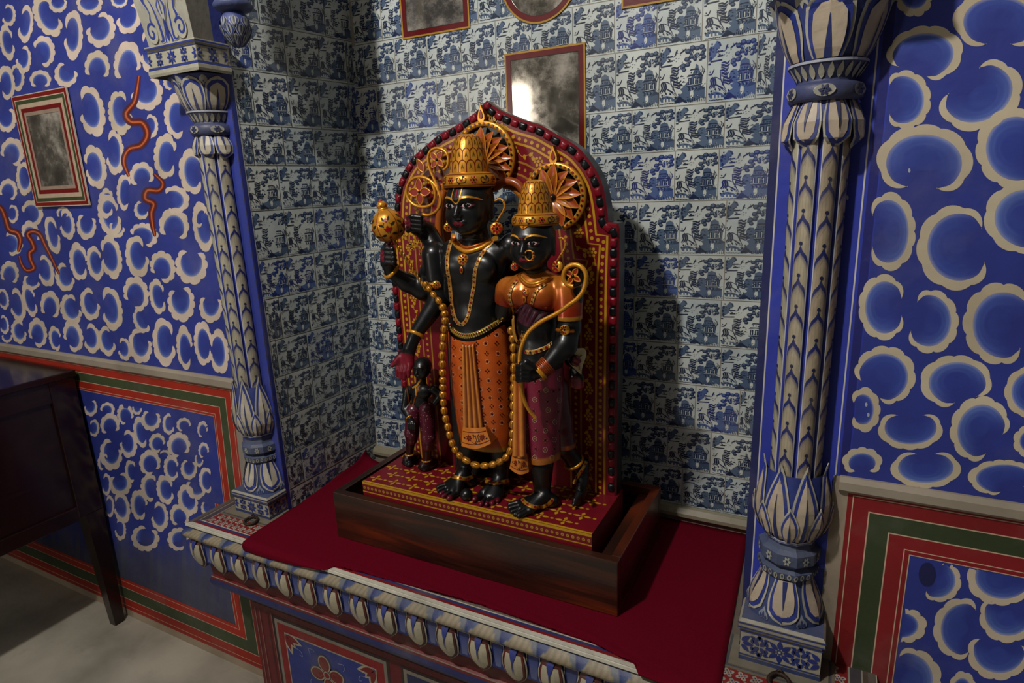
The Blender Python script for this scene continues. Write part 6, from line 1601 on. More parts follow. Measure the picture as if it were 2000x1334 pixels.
def jewelled(name, pts, w, par, bv, fy, step, off=.0012, base='#c08a3c', pearl=True, dot=1.9, mid=None):
    mb = MB(); px_line(mb, bv, pts, w, base, off, fy, 5, 0, raise_=.0012)
    P = catmull(pts, 8); L = 0.0; last = -step; i2 = 0
    for a, b in zip(P[:-1], P[1:]):
        L += np.linalg.norm(b - a)
        if L - last >= step:
            last = L; c = (a + b) / 2; t = unit(b - a); q = np.array([-t[1], t[0]]); i2 += 1
            px_spot(mb, bv, c[0], c[1], dot, dot, '#7c0e18' if i2 % 2 else '#120e10', off + .0016, 8, fy=fy, mi=1)
            if pearl:
                for s_ in (-1, 1): c2 = c + t * step * .5 + q * s_ * w * .38; px_spot(mb, bv, c2[0], c2[1], .85, .85, '#d0c3a8', off + .0012, 6, fy=fy, mi=1)
    return mb.build(name, [M_GOLD, M_LAC], parent=par)
jewelled('long_necklace', nl, 7.0, male, [bm_], 1.1, 9.0)
def rosette(name, cx, cy, R, par, bv, fy, n=8, drop=None):
    p, nn = hit(bv, cx, cy, fy); k = R / 893.0; mb = MB(); V = unit(nn + VIEW(p)); U = unit(np.cross(V, (0, 0, 1.0))); W = np.cross(U, V); c = p + V * .0015
    mb.lathe([(0.0003, .0030), (k * .5, .0030), (k * .9, .0018), (k, 0)], c, GOLD, 16, 0, axis=V)
    for q in range(n):
        a = q * 2 * math.pi / n; mb.face([c + V * .0034 + (x * math.cos(a) - y * math.sin(a)) * U + (x * math.sin(a) + y * math.cos(a)) * W for x, y in petal(0, 0, k * .55, k * .30, 0, 5, k * .32)], '#7c1018', 1)
    mb.ell(c + V * .003, k * .22, '#15100e', 8, 5, 1)
    if drop: p2, n2 = hit(bv, *drop, fy); mb.ell(p2 + n2 * .002, (.0042, .003, .0078), GOLD, 10, 8, 0); mb.ell(p2 + n2 * .004, (.0026, .002, .005), '#7c1018', 8, 6, 1)
    return mb.build(name, [M_GOLD, M_LAC], parent=par)
rosette('pendant', 905, 507, 11, male, [bm_], 1.1, drop=(902, 527))
def ring_band(name, c, ax, r, t, par, col=GOLD, m=None, flat=1.0):
    ax = unit(np.array(ax)); U = unit(np.cross(ax, (0, 0, 1.0))) if abs(ax[2]) < .95 else np.array([1.0, 0, 0]); W = np.cross(ax, U); mb = MB()
    mb.tube([np.array(c) + r * (math.cos(a) * U + math.sin(a) * W) for a in np.linspace(0, 2 * math.pi, 33)[:-1]], t, col, 8, closed=True); return mb.build(name, [m or M_GOLD], parent=par)
ring_band('bangle', at(813, 653, 1.089), at(812, 662, 1.084) - at(822, 640, 1.10), .0165, .0042, male)
ring_band('bangle', at(765, 530, 1.100), at(757, 518, 1.094) - at(785, 545, 1.12), .0175, .0045, male)
al = z4([(50, 640), (90, 640), (130, 642), (180, 650), (225, 662)])
tube_on('armlet', al, .0042, male, [bm_], 1.12, .001, col='#b07a2c')
rosette('armlet_flower', 852, 556.5, 8.5, male, [bm_], 1.12)
# mace: painted fluted bulb, knob, twisted shaft
mace_c = np.array(at(758, 441, 1.085)); top = np.array(at(745, 401, 1.078)); axm = unit(top - mace_c + np.array([0, 0, .004])); mb = MB()
prof = [(.0008, -.036), (.012, -.034), (.024, -.027), (.0325, -.014), (.0345, 0.0), (.0315, .014), (.024, .026), (.014, .034), (.009, .037)]
Um = unit(np.cross(axm, (0, 1.0, 0))); Wm = np.cross(axm, Um)
def S_m(u, v, off):
    r = float(np.interp(v, [p[1] for p in prof], [p[0] for p in prof])) * (1 + 0.055 * abs(math.cos(2.5 * u)) ** .7) + off; return mace_c + axm * v + r * (math.cos(u) * Um + math.sin(u) * Wm)
vs = np.linspace(-.036, .037, 22); mb.grid([[S_m(u, v, 0) for v in vs] for u in np.linspace(0, 2 * math.pi, 49)[:-1]], GOLD, 0, True, closeu=True, flip=True)
for j in range(5):
    u0 = (j + .5) * 2 * math.pi / 5 + .30
    p_strip(mb, S_m, [(u0 - math.pi / 5, v) for v in np.linspace(-.034, .035, 14)], .0022, '#8c3a14', .0006, 1, ks=(.033, 1.0))
    for (du, v, L, W, an, c) in ((0, -.012, .014, .006, 1.57, '#8c1018'), (0, -.008, .009, .005, .6, '#8c1018'), (0, -.008, .009, .005, 2.54, '#8c1018'), (0, .010, .010, .006, 1.57, '#8c1018'), (.2, .002, .012, .004, .5, '#26260f'), (-.2, .002, .012, .004, 2.6, '#26260f'), (.18, -.016, .012, .004, -.2, '#26260f'), (-.18, -.016, .012, .004, 3.3, '#26260f'), (.12, .014, .009, .004, .9, '#26260f'), (-.12, .014, .009, .004, 2.2, '#26260f'), (0, -.020, .010, .006, -1.57, '#8c1018')):
        p_fill(mb, S_m, [(u0 + du + x / .033, v + y) for x, y in petal(0, 0, L * 1.15, W * 1.3, an, 5)], c, .0007, 1)
    for du in (-.22, .22): p_strip(mb, S_m, [(u0 + du * a, b) for a, b in ((.2, -.014), (.9, -.006), (1.1, .004), (.7, .010))], .0011, '#26260f', .0006, 1, ks=(.033, 1.0))
o = mb.build('mace_head', [M_GOLD, M_LAC], parent=male)
mb = MB(); kc = mace_c + axm * .044; mb.ell(kc, (.0115, .0115, .0105), GOLD); mb.ell(kc + axm * .010, .0045, '#a03020', 8, 6, 1); mb.lathe([(.010, .034), (.012, .037), (.009, .040)], mace_c, GOLD, 20, 0, axis=axm)
for a in range(6): d = math.cos(a) * Um + math.sin(a) * Wm; mb.ell(kc + .011 * d, .0018, '#8c1018', 6, 4, 1)
mb.build('mace_knob', [M_GOLD, M_LAC], parent=male)
mb = MB(); A, B = at(768, 468, 1.080), at(832, 566, 1.118); sh = [A + (B - A) * t for t in np.linspace(0, 1, 60)]; t_ = unit(B - A); U = unit(np.cross(t_, (0, 1.0, 0))); W = np.cross(t_, U)
mb.tube(sh, .0032, '#9a6a2a', 8)
for s_ in (0, math.pi): mb.tube([p + .0024 * (math.cos(i * .75 + s_) * U + math.sin(i * .75 + s_) * W) for i, p in enumerate(sh)], .0017, GOLD, 5)
mb.build('mace_shaft', [M_GOLD], parent=male)

# orange waist cloth
def loft(secs, n=48, wob=None):
    """secs: [(z, cx, cy, rx, ry)] -> S(u, v, off)"""
    zz = [s[0] for s in secs]; col_ = lambda k, v: float(np.interp(v, zz, [s[k] for s in secs]))
    def S(u, v, off):
        rx, ry = col_(3, v), col_(4, v); e = .86
        c, s = math.cos(u), math.sin(u); f = (abs(c) ** (2 / e) + abs(s) ** (2 / e)) ** (-e / 2) if False else 1.0
        r = 1 + (wob(u, v) if wob else 0)
        return np.array([col_(1, v) + (rx * r * f + off) * math.sin(u), col_(2, v) - (ry * r * f + off) * math.cos(u), v])
    return S
secM = [(at(930, 862, 1.09)[2], -.672, 1.148, .060, .046), (.95, -.682, 1.148, .068, .050), (1.05, -.685, 1.146, .0750, .052), (1.12, -.684, 1.145, .0760, .053), (1.18, -.687, 1.145, .0720, .052), (1.215, -.689, 1.145, .065, .048)]
secM = [s if i else (.918, -.682, 1.148, .0630, .046) for i, s in enumerate(secM)]
zl = lambda u: .918 + .004 * math.cos(u * 1.0 + .5) 
def zt(u): return 1.178 + .030 * (math.sin(u) ** 2) * (1 if math.sin(u) > 0 else .55)
mb = MB(); Sd = loft(secM, wob=lambda u, v: .012 * math.sin(u * 5 + 1) * max(0, (1.10 - v) / .2))
nU, nV = 72, 40; P = []; 
for i in range(nU):
    u = -math.pi + 2 * math.pi * i / nU; a, b = zl(u), zt(u); P.append([Sd(u, a + (b - a) * j / nV, 0) for j in range(nV + 1)])
def dcol(i, j): return lin('#a8781f') if j < 2 else mixc('#c65c1c', '#b54c18', .5 + .5 * math.sin(i * .7))
mb.grid(P, dcol, smooth=True, closeu=True); 
mb.face([P[i][0] for i in range(nU)], '#5a2410'); dh = mb.build('orange_waist_cloth', [M_SILK], parent=male); bd = bvh_of(dh)
z7 = lambda L: [(840 + x / 4.445, 620 + y / 4.445) for x, y in L]
FL = [(212, 185), (205, 335), (203, 495), (198, 637), (217, 788), (230, 935), (275, 278), (270, 437), (275, 595), (280, 738), (280, 878), (400, 305), (420, 458), (438, 622), (455, 773), (480, 912), (482, 225), (495, 382), (508, 548), (520, 697), (538, 838), (552, 980), (577, 150), (588, 312), (600, 473), (605, 632), (615, 773), (622, 913), (680, 218), (680, 392), (683, 563), (680, 708), (688, 835), (685, 960), (657, 55)]
CR = [(207, 262), (197, 412), (200, 568), (213, 860), (270, 358), (272, 510), (275, 660), (280, 803), (403, 230), (413, 382), (430, 543), (450, 705), (467, 843), (490, 312), (497, 465), (511, 627), (535, 770), (548, 908), (577, 225), (597, 395), (597, 558), (608, 705), (622, 843), (672, 312), (683, 490), (685, 650), (688, 770), (688, 910), (640, 130), (500, 150)]
mb = MB()
for x, y in z7(FL):
    px_spot(mb, [bd], x, y, 2.0, 2.2, '#3a0c10', .0008)
    for q in range(9): a = q * 2 * math.pi / 9; px_spot(mb, [bd], x + 3.9 * math.cos(a), y + 4.2 * math.sin(a), .75, .8, '#d8bfa0', .0008, 6)
for x, y in z7(CR):
    for q in range(4): a = q * math.pi / 2; px_spot(mb, [bd], x + 3.0 * math.cos(a), y + 3.2 * math.sin(a), 1.35, 1.45, '#2c120c', .0008, 7)
mb.build('painted_sprigs', [M_LAC], parent=male)['kind'] = 'stuff'
def pleats(name, par, bv, top, bot, n, fy, base, hi, off=.003, amp=.0032, rows=30, fixedY=None):
    """pleated hanging cloth between two traced edges: top=((xl,yl),(xr,yr)), bot likewise"""
    mb = MB(); P = []; M = n * 8
    for j in range(rows + 1):
        t = j / rows; a = np.array(top[0]) * (1 - t) + np.array(bot[0]) * t; b = np.array(top[1]) * (1 - t) + np.array(bot[1]) * t; row = []
        for i in range(M + 1):
            s = i / M; q = a + (b - a) * s + np.array([0, 2.2 * math.sin(math.pi * s)]); p, nn = hit(bv, q[0], q[1], fy) if fixedY is None else (at(q[0], q[1], fixedY[0] + (fixedY[1] - fixedY[0]) * t), np.array([0, -1.0, 0]))
            e = off + amp * abs(math.sin(math.pi * n * s)) - (off + .001 if i in (0, M) else 0); row.append(p + nn * e)
        P.append(row)
    def cc(j, i): f = abs(math.sin(math.pi * n * i / M)); return mixc(base, hi, max(0, f) ** 1.5)
    mb.grid(P, cc, smooth=True); return mb.build(name, [M_SILK], parent=par), P
pl, _ = pleats('front_pleats', male, [bd], ((904.5, 665), (927, 665)), ((906, 836), (946, 836)), 4, 1.09, '#6a220e', '#cf8236', .0035, .0046)
# flared, flower-painted end of the pleats
def flare(name, par, tl, tr, bl, br, Y0, Y1, seedx=0):
    mb = MB(); P = []
    def S(u, v, off):
        a = np.array(tl) + (np.array(bl) - np.array(tl)) * v; b = np.array(tr) + (np.array(br) - np.array(tr)) * v; q = a + (b - a) * u + np.array([0, (2 + 6 * v) * math.sin(math.pi * u)])
        Y = Y0 + (Y1 - Y0) * v + .012 * (1 - math.sin(math.pi * min(1, max(0, u)))) - off; return at(q[0], q[1], Y)
    mb.grid([[S(u, v, 0) for v in np.linspace(0, 1, 9)] for u in np.linspace(0, 1, 17)], '#c6762c', smooth=True, flip=True)
    E = [S(u, 1, 0) for u in np.linspace(0, 1, 17)]; mb.grid([[p, p + np.array([0, .022, .002])] for p in E], '#a0541c', smooth=True)
    for s_ in (0, 1): E = [S(s_, v, 0) for v in np.linspace(0, 1, 9)]; mb.grid([[p, p + np.array([0, .03, 0])] for p in E], '#8a4418', smooth=True)
    for v in (.22, .80): p_strip(mb, S, [(u, v) for u in np.linspace(.02, .98, 15)], .035, '#6a1a10', .0008)
    for cu in (.26, .76):
        for q in range(7): a = q * 2 * math.pi / 7; p_fill(mb, S, [(cu + x * .85, .51 + y * 1.3) for x, y in petal(0, 0, .115, .06, a, 5, .03)], '#6a1014', .0009)
        p_fill(mb, S, [(cu + x, .51 + y * 1.3) for x, y in circ(0, 0, .02)], '#1c140c', .0010)
    p_strip(mb, S, catmull([(.38, .68), (.46, .74), (.54, .60), (.5, .42), (.43, .40), (.44, .50)], 5), .022, '#1c1c10', .0009)
    p_strip(mb, S, catmull([(.56, .70), (.62, .60), (.60, .42), (.66, .32)], 5), .022, '#1c1c10', .0009)
    for u, v, a in ((.47, .75, .3), (.53, .35, 2.0), (.62, .70, 5.2), (.07, .5, 1.0), (.93, .6, 2.2), (.40, .33, .5)): p_fill(mb, S, petal(u, v, .09, .07, a, 5), '#26240f', .0009)
    return mb.build(name, [M_SILK], parent=par)
flare('pleat_end', male, (904, 834), (948, 834), (901, 871), (959, 866), 1.082, 1.072)
bl_ = z4([(330, 1062), (375, 1140), (440, 1190), (520, 1203), (620, 1182), (720, 1132), (820, 1062), (905, 1005)])
mb = MB(); P = smooth3(px_tube(bl_, 1.1, 0, [bd, bm_], .0035), 3); mb.tube(P, [.0058 * min(1, .3 + min(q, len(P) - 1 - q) / 5) for q in range(len(P))], '#a98a2c', 10)
for i in range(1, len(P) - 1):
    V = unit(VIEW(P[i]) + np.array([0, 0, .25])); mb.ell(P[i] + V * .0056, .0022, '#7c1018' if i % 2 else '#15100e', 7, 5, 1)
    for s_ in (-1, 1): mb.ell(P[i] + unit(V + np.array([0, 0, s_ * 1.0])) * .0060, .0013, '#cdbf9c', 6, 4, 1)
mb.build('waist_belt', [M_GOLD, M_LAC], parent=male)
# garland of fluted gold beads, from the raised arm round the feet and up the other side
gb = z4([(65, 640), (103, 690), (150, 755), (205, 820), (250, 890), (270, 960), (275, 1035)]) + z7([(125, 100), (118, 172), (111, 248), (107, 330), (108, 405), (110, 478), (112, 544), (112, 605), (112, 670), (115, 738), (122, 808), (137, 880), (155, 950), (170, 1020), (192, 1092), (218, 1150), (258, 1200), (315, 1242), (395, 1280), (475, 1288), (545, 1277), (605, 1252), (660, 1215), (695, 1160), (712, 1085), (718, 1010), (720, 930), (722, 850), (723, 765), (724, 690), (725, 610), (727, 530), (728, 440), (727, 350), (724, 262), (716, 185), (704, 115)])
gy = np.interp(range(len(gb)), [0, 3, 6, 12, 22, 26, 30, 36, len(gb) - 1], [1.105, 1.10, 1.095, 1.088, 1.078, 1.075, 1.078, 1.08, 1.09]); G3 = [at(x, y, Y) for (x, y), Y in zip(gb, gy)]
for i, p in enumerate(G3):
    t = unit(G3[min(i + 1, len(G3) - 1)] - G3[max(i - 1, 0)]); Lh = np.linalg.norm(G3[min(i + 1, len(G3) - 1)] - G3[max(i - 1, 0)]) / (2 if 0 < i < len(G3) - 1 else 1) * .52
    R_ = .0075 if i >= 16 else (.0085 if i > 3 else .0068); mb = MB(); U = unit(np.cross(t, (0, 1.0, 0))); W = np.cross(t, U); rows = []
    R_ = min(R_, .0088)
    for k in range(9):
        a = -math.pi / 2 + math.pi * k / 8; row = []
        for q in range(24): b = q * math.pi / 12; rr = R_ * (math.cos(a) ** .8 if k not in (0, 8) else .15) * (1 + .07 * math.cos(8 * b)); row.append(p + t * Lh * math.sin(a) + rr * (math.cos(b) * U + math.sin(b) * W))
        rows.append(row)
    mb.grid(rows, lambda a, b: mixc('#7a4a14', GOLD, .5 + .5 * math.cos(8 * b * math.pi / 12)), 0, True, closev=True); mb.build('garland_bead', [M_GOLD], parent=male)
# anklets with red stones on the two feet
def anklet(name, pts, par, bv, w=7.5, n=4, fy=1.1):
    mb = MB(); px_line(mb, bv, pts, w, '#b8832c', .0014, fy, 5, 0, raise_=.001); P = catmull(pts, 10)
    for i in range(n): 
        c = P[int((i + .5) / n * (len(P) - 1))]; px_spot(mb, bv, c[0], c[1], 4.4, 3.7, GOLD, .0024, 6, fy=fy, mi=0); px_spot(mb, bv, c[0], c[1], 3.1, 2.6, '#7c0e18', .0034, 8, fy=fy, mi=1)
    return mb.build(name, [M_GOLD, M_LAC], parent=par)
z8 = lambda L: [(840 + x / 5.88, 820 + y / 5.88) for x, y in L]
anklet('anklet', z8([(245, 645), (310, 665), (390, 675), (470, 660), (505, 630)]), male, [bm_])
anklet('anklet', z8([(640, 700), (700, 722), (760, 728), (830, 718), (900, 690)]), male, [bm_])
c = np.array(atz(911, 968, SZ + .014)); c[1] = 1.098; mb = MB(); mb.ell((atz(911, 966, SZ + .013)), (.0145, .0145, .0140), BLK, 20, 14); mb.build('black_stone_ball', [M_BLACK], parent=statue)
# conch in the far hand
cc = np.array(at(1126, 706, 1.135)); mb = MB(); A, B = np.array(at(1132, 681, 1.135)), np.array(at(1136, 731, 1.118))
mb = MB(); rows = []; t_ = unit(B - A); U = unit(np.cross(t_, (0, 1.0, 0))); W = np.cross(t_, U); Lc = np.linalg.norm(B - A)
for k in range(13):
    s_ = k / 12; r = .0205 * math.sin(math.pi * min(1, (s_ * .93 + .06)) ** .75) * (1 - .45 * s_) + .0008; off_ = U * (.010 * math.sin(s_ * 3)) * -0.9
    rows.append([A + t_ * Lc * s_ + off_ + r * (1 + .05 * math.cos(3 * b)) * (math.cos(b) * U + math.sin(b) * W) for b in np.linspace(0, 2 * math.pi, 21)[:-1]])
mb.grid(rows, '#c9b98a', smooth=True, closev=True); mb.face(rows[0], '#c9b98a'); mb.face(rows[-1][::-1], '#c9b98a')
V = VIEW(A); mb.tube([A + t_ * Lc * .25 + V * .018 + U * .004, A + t_ * Lc * .32 + V * .0185 - U * .002, A + t_ * Lc * .55 + V * .016 - U * .004, A + t_ * Lc * .8 + V * .011 - U * .004], .0016, '#8a7440', 6)
o = mb.build('conch_shell', [M_SILK], parent=male); tag(o, 'pale cream conch shell')

# ------------------------------------------------------------------ the shorter deity
HF = (-0.518, 1.090, 1.385); SF = 0.0425
sc = Sculpt((-0.62, 0.98, 0.80), (-0.39, 1.23, 1.45), 0.0015)
head(sc, HF, SF, True)
sc.cone((-0.518, 1.10, 1.355), (-0.520, 1.103, 1.315), .0215, .024, .008)
sc.ell((-0.518, 1.10, 1.275), (.056, .036, .045), .010); sc.ell((-0.520, 1.098, 1.225), (.043, .033, .050), .012); sc.ell((-0.518, 1.098, 1.175), (.046, .036, .035), .012)
sc.ell((-0.518, 1.100, 1.150), (.052, .040, .030), .010)
sc.chain([at(1116, 570, 1.095), at(1112, 640, 1.080), at(1104, 674, 1.065), at(1062, 722, 1.030), at(1046, 728, 1.022)], [.024, .0215, .0225, .0135, .0130], .007)
sc.chain([at(992, 572, 1.10), at(985, 610, 1.12)], [.022, .020], .007)
# fist round the lotus stem
sc.ell(at(1035, 728, 1.018), (.0175, .016, .018), .005)
for i in range(4): y = 716 + 8.2 * i; sc.chain([at(1032, y, 1.004), at(1020, y - 1, .998), at(1013, y + 1, 1.004), at(1016, y + 3, 1.014)], [.0066, .0064, .0062, .0055], .0018)
sc.chain([at(1040, 716, 1.006), at(1028, 708, .999), at(1019, 710, .998)], [.0075, .0068, .0058], .003)
# standing leg, bent back leg
sc.cone(at(1058, 905, 1.12), at(1059, 965, 1.13), .0265, .0175, .008)
foot(sc, atz(1062, 968, .836), [atz(995, 984, .815), atz(996, 991, .815), atz(1000, 998, .815), atz(1006, 1003, .815), atz(1014, 1007, .815)], big=4)
sc.chain([at(1100, 872, 1.15), at(1119, 898, 1.175), at(1132, 915, 1.185)], [.023, .0185, .017], .008)
sc.chain([at(1140, 905, 1.195), at(1137, 940, 1.180), at(1133, 968, 1.166)], [.0135, .0125, .011], .006)
for i in range(5): sc.chain([at(1133 - i * .5, 964, 1.170 - i * .004), at(1131 - i * 2.0, 976, 1.162 - i * .006), at(1131 - i * 2.6, 984 + i * .3, 1.152 - i * .006)], [.0062, .0054, .0046], .0014)
female = sc.build('shorter_figure', [M_BLACK], statue, BLK, [], None); tag(female, 'polished black figure in orange blouse and maroon skirt holding a curved lotus stem')
bf = sc.bvh
face_paint(bf, HF, SF, female, False)
crown((-0.514, 1.095, 0), 0.0450, 1.508, 1.424, female)
earring([(1091, 466), (1098, 465), (1104, 471), (1104, 482), (1098, 494), (1092, 503), (1089, 509)], (1088, 520), 11, 1.085, female)
earring([(1004, 508), (1002, 512), (1003, 515)], (1005, 521), 7, 1.075, female)
z5 = lambda L: [(960 + x / 4.765, 500 + y / 4.765) for x, y in L]
z2 = lambda L: [(980 + x / 4.94, 290 + y / 4.94) for x, y in L]
mb = MB(); P = smooth3(px_tube(z2([(228, 1010), (235, 992), (262, 985), (295, 995), (305, 1030), (295, 1070), (262, 1082), (238, 1062), (228, 1040)]), 1.036, 0), 1); mb.tube(P, .0013, GOLD, 6)
for x, y in z2([(302, 1010), (308, 1040), (298, 1068)]): mb.ell(at(x, y, 1.034), .0030, GOLD, 8, 6); mb.ell(at(x, y, 1.031), .0018, '#7c1018', 6, 5, 1)
mb.build('nose_ring', [M_GOLD, M_LAC], parent=female)
# blouse
sb = Sculpt((-0.61, 1.00, 1.17), (-0.40, 1.16, 1.36), 0.0014)
sb.ell((-0.518, 1.101, 1.288), (.063, .0400, .050), .010); sb.cone(at(996, 563, 1.10), at(1106, 562, 1.098), .024, .024, .012); sb.ell(at(1009, 574, 1.078), (.0265, .0250, .0265), .010); sb.ell(at(1060, 578, 1.076), (.0290, .0255, .028), .010)
sb.chain([at(1110, 566, 1.098), at(1111, 622, 1.083)], [.030, .0262], .008); sb.chain([at(992, 568, 1.10), at(985, 606, 1.118)], [.026, .0225], .008); sb.cone((-0.518, 1.103, 1.30), (-0.518, 1.104, 1.326), .042, .020, .008)
for k_ in range(6): a_ = at(1042 + k_ * 2, 556, 1.05); 
zb0 = at(1040, 604, 1.05)[2]; zb1 = at(1110, 626, 1.07)[2]
xs0, xs1 = at(1088, 600, 1.06)[0], at(1096, 600, 1.08)[0]
sb.cut_below(lambda X: np.where(X > xs0, zb1, zb0 - .004 + .006 * np.cos((X + .518) * 60)))
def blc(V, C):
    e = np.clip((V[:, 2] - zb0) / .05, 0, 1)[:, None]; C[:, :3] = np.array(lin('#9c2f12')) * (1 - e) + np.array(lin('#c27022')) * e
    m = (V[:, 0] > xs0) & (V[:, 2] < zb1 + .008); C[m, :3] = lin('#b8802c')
M_BLOUSE = mat('lustrous_orange_paint', 0.3, metal=0.45, noise=0.15, nscale=50, coat=0.2)
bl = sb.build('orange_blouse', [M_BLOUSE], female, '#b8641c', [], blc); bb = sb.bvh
tube_on('neck_band', z5([(262, 190), (290, 240), (345, 278), (420, 280), (490, 250), (545, 215)]), .0040, female, [bb, bf], 1.07, .0008, col='#a8601c')
tube_on('neck_band', z5([(285, 200), (315, 235), (360, 258), (430, 255), (500, 228)]), .0026, female, [bb, bf], 1.07, .0016, col=GOLD)
mb = MB()
for x, y in z5([(330, 198), (362, 204), (396, 203), (430, 197), (462, 190)]): p, nn = hit([bf], x, y, 1.08); U = unit(np.cross(nn, (0, 0, 1.0))); W = np.cross(U, nn); mb.tube([p + nn * .001 + .0033 * (math.cos(a) * U + math.sin(a) * W) for a in np.linspace(0, 2 * math.pi, 13)[:-1]], .0009, '#7a2a1c', 5, closed=True)
mb.build('choker', [M_GOLD], parent=female)
jl = z5([(238, 235), (205, 275), (180, 325), (172, 380), (185, 440), (198, 500), (202, 560), (205, 640), (215, 720), (235, 785), (262, 805), (285, 760), (298, 715)])
jewelled('long_necklace', jl, 5.2, female, [bb, bf], 1.06, 8.0, .0016, dot=1.7); jewelled('long_necklace', z5([(505, 262), (455, 295), (420, 330), (398, 380), (378, 440)]), 5.6, female, [bb, bf], 1.06, 8.0, .0016, dot=1.8)
rosette('pendant', *z5([(318, 340)])[0], 7.5, female, [bb], 1.05, drop=z5([(312, 398)])[0])
rosette('armlet_flower', *z5([(682, 690)])[0], 9.5, female, [bf], 1.07, n=10)
tube_on('armlet', z5([(612, 688), (640, 694), (690, 700), (740, 700), (765, 699)]), .0036, female, [bf], 1.07, .0004, col='#a8601c')
# draped dark scarf across the waist
mb = MB(); P = []
top_ = catmull(z5([(262, 470), (310, 440), (360, 450), (400, 480), (470, 500), (560, 520), (600, 540)]), 6); bot_ = catmull(z5([(215, 560), (250, 600), (300, 640), (350, 660), (400, 640), (470, 590), (580, 545)]), 6)
for j in range(13):
    t = j / 12; row = []
    for i in range(len(top_)):
        q = top_[i] * (1 - t) + bot_[i] * t; p, nn = hit([bb, bf], q[0], q[1], 1.07); row.append(p + nn * (.0018 + .0055 * abs(math.sin(i * .52 + t * 1.5)) * math.sin(math.pi * (.08 + .84 * t))))
    P.append(row)
mb.grid(P, lambda j, i: mixc('#2a1520', '#4a1a2c', abs(math.sin(i * .52))), smooth=True); mb.build('pleated_scarf', [M_SILK], parent=female)
# maroon skirt
zhem = at(1060, 918, 1.075)[2]
secF = [(zhem, *(at(1060, 915, 1.115)[:1]), 1.118, .0340, .036), (.93, -.522, 1.117, .0375, .038), (.98, -.524, 1.115, .0420, .040), (1.04, -.522, 1.112, .0475, .042), (1.09, -.520, 1.108, .0510, .042), (1.13, -.519, 1.104, .0515, .041), (1.172, -.519, 1.102, .0470, .038)]
Sk = loft(secF, wob=lambda u, v: .014 * math.sin(u * 4) * max(0, (1.05 - v) / .15)); mb = MB(); P = []
for i in range(64):
    u = -math.pi + 2 * math.pi * i / 64; a = zhem + .010 * (math.sin(u) > -2) * (.5 + .5 * math.sin(u)) ; b = 1.150 + .018 * math.sin(u) ** 2; P.append([Sk(u, a + (b - a) * j / 36, 0) for j in range(37)])
mb.grid(P, lambda i, j: lin('#a5601e') if j < 3 else mixc('#7c1c38', '#6e162e', .5 + .5 * math.sin(i * .9)), smooth=True, closeu=True); mb.face([P[i][0] for i in range(64)], '#3a1010')
sk = mb.build('maroon_skirt', [M_SILK], parent=female); bk = bvh_of(sk)
# skirt over the bent leg behind
ss = Sculpt((-0.52, 1.08, 0.86), (-0.40, 1.20, 1.13), 0.0018); ss.chain([at(1080, 760, 1.13), at(1090, 820, 1.14), at(1101, 868, 1.152)], [.034, .030, .0265], .01)
zc = at(1105, 872, 1.152)[2]; ss.cut_below(lambda X: zc + 0 * X)
def bandc(V, C): m = V[:, 2] < zc + .012; C[m, :3] = lin('#8c4418')
ss.build('skirt_behind_leg', [M_SILK], female, '#4c1020', [], bandc)
z2b = lambda L: [(720 + x / 3.0327, 560 + y / 3.0327) for x, y in L]
mb = MB()
for x, y in z2b([(1020, 410), (985, 668), (1050, 612), (1062, 730), (985, 790), (1047, 852), (1102, 800), (1127, 672), (1130, 545), (985, 900), (1098, 905), (1045, 965), (985, 1010), (937, 940), (1085, 1012), (935, 830), (1020, 540)]):
    px_spot(mb, [bk], x, y, 1.7, 1.8, '#8a7a3a', .0009, 7)
    for q in range(11): a = q * 2 * math.pi / 11; px_spot(mb, [bk], x + 4.2 * math.cos(a), y + 4.6 * math.sin(a), .72, .9, '#d2c0a4', .0009, 5, fy=1.1)
for x, y in z2b([(975, 435), (978, 735), (1060, 680), (1130, 610), (1055, 798), (1122, 740), (990, 850), (990, 960), (1045, 910), (1100, 960), (1127, 855), (935, 885), (940, 1000), (1010, 620), (985, 560), (1095, 620)]):
    px_spot(mb, [bk], x, y, 2.2, 2.3, '#1c0a08', .0009, 4)
    for q in range(4): a = q * math.pi / 2; px_spot(mb, [bk], x + 3.4 * math.cos(a), y + 3.6 * math.sin(a), 1.3, 1.4, '#8a5a3a', .0010, 6)
mb.build('painted_sprigs', [M_LAC], parent=female)['kind'] = 'stuff'
jewelled('waist_belt', z5([(318, 890), (370, 895), (440, 880), (510, 850), (560, 815)]), 8.0, female, [bk, bf], 1.07, 9.5, .0016, dot=2.3)
pleats('hanging_sash', female, [bk], ((1003, 740), (1024, 740)), ((1001, 886), (1028, 888)), 2, 1.08, '#9a3c16', '#cf8230', .004, .004, fixedY=(1.060, 1.066))
flare('sash_end', female, (1001, 884), (1029, 886), (995, 915), (1033, 922), 1.062, 1.058)
# curved lotus stem with coiled flower
stem = z5([(760, 285), (700, 262), (668, 200), (690, 120), (752, 82), (820, 92), (868, 140), (880, 200), (868, 280), (840, 345), (790, 405), (720, 455), (640, 515), (560, 560), (470, 605), (400, 655), (340, 715), (300, 790), (270, 880), (262, 960), (262, 1030), (270, 1110), (275, 1210)]) + [(1020, 770), (1027, 790), (1036, 805), (1046, 816)]
ys = np.interp(range(len(stem)), [0, 8, 14, 20, len(stem) - 1], [1.05, 1.045, 1.020, 1.004, 1.035]); P = [np.array(at(x, y, Y)) for (x, y), Y in zip(stem, ys)]; P = catmull(P, 5)
mb = MB(); mb.tube(P, [.0042 if i < len(P) - 10 else .0036 for i in range(len(P))], GOLD, 10); mb.build('lotus_stem', [M_GOLD], parent=female)
flower4(1119.5, 539, 14, 1.052, 'stem_flower', female, rot=58, wk=.58)
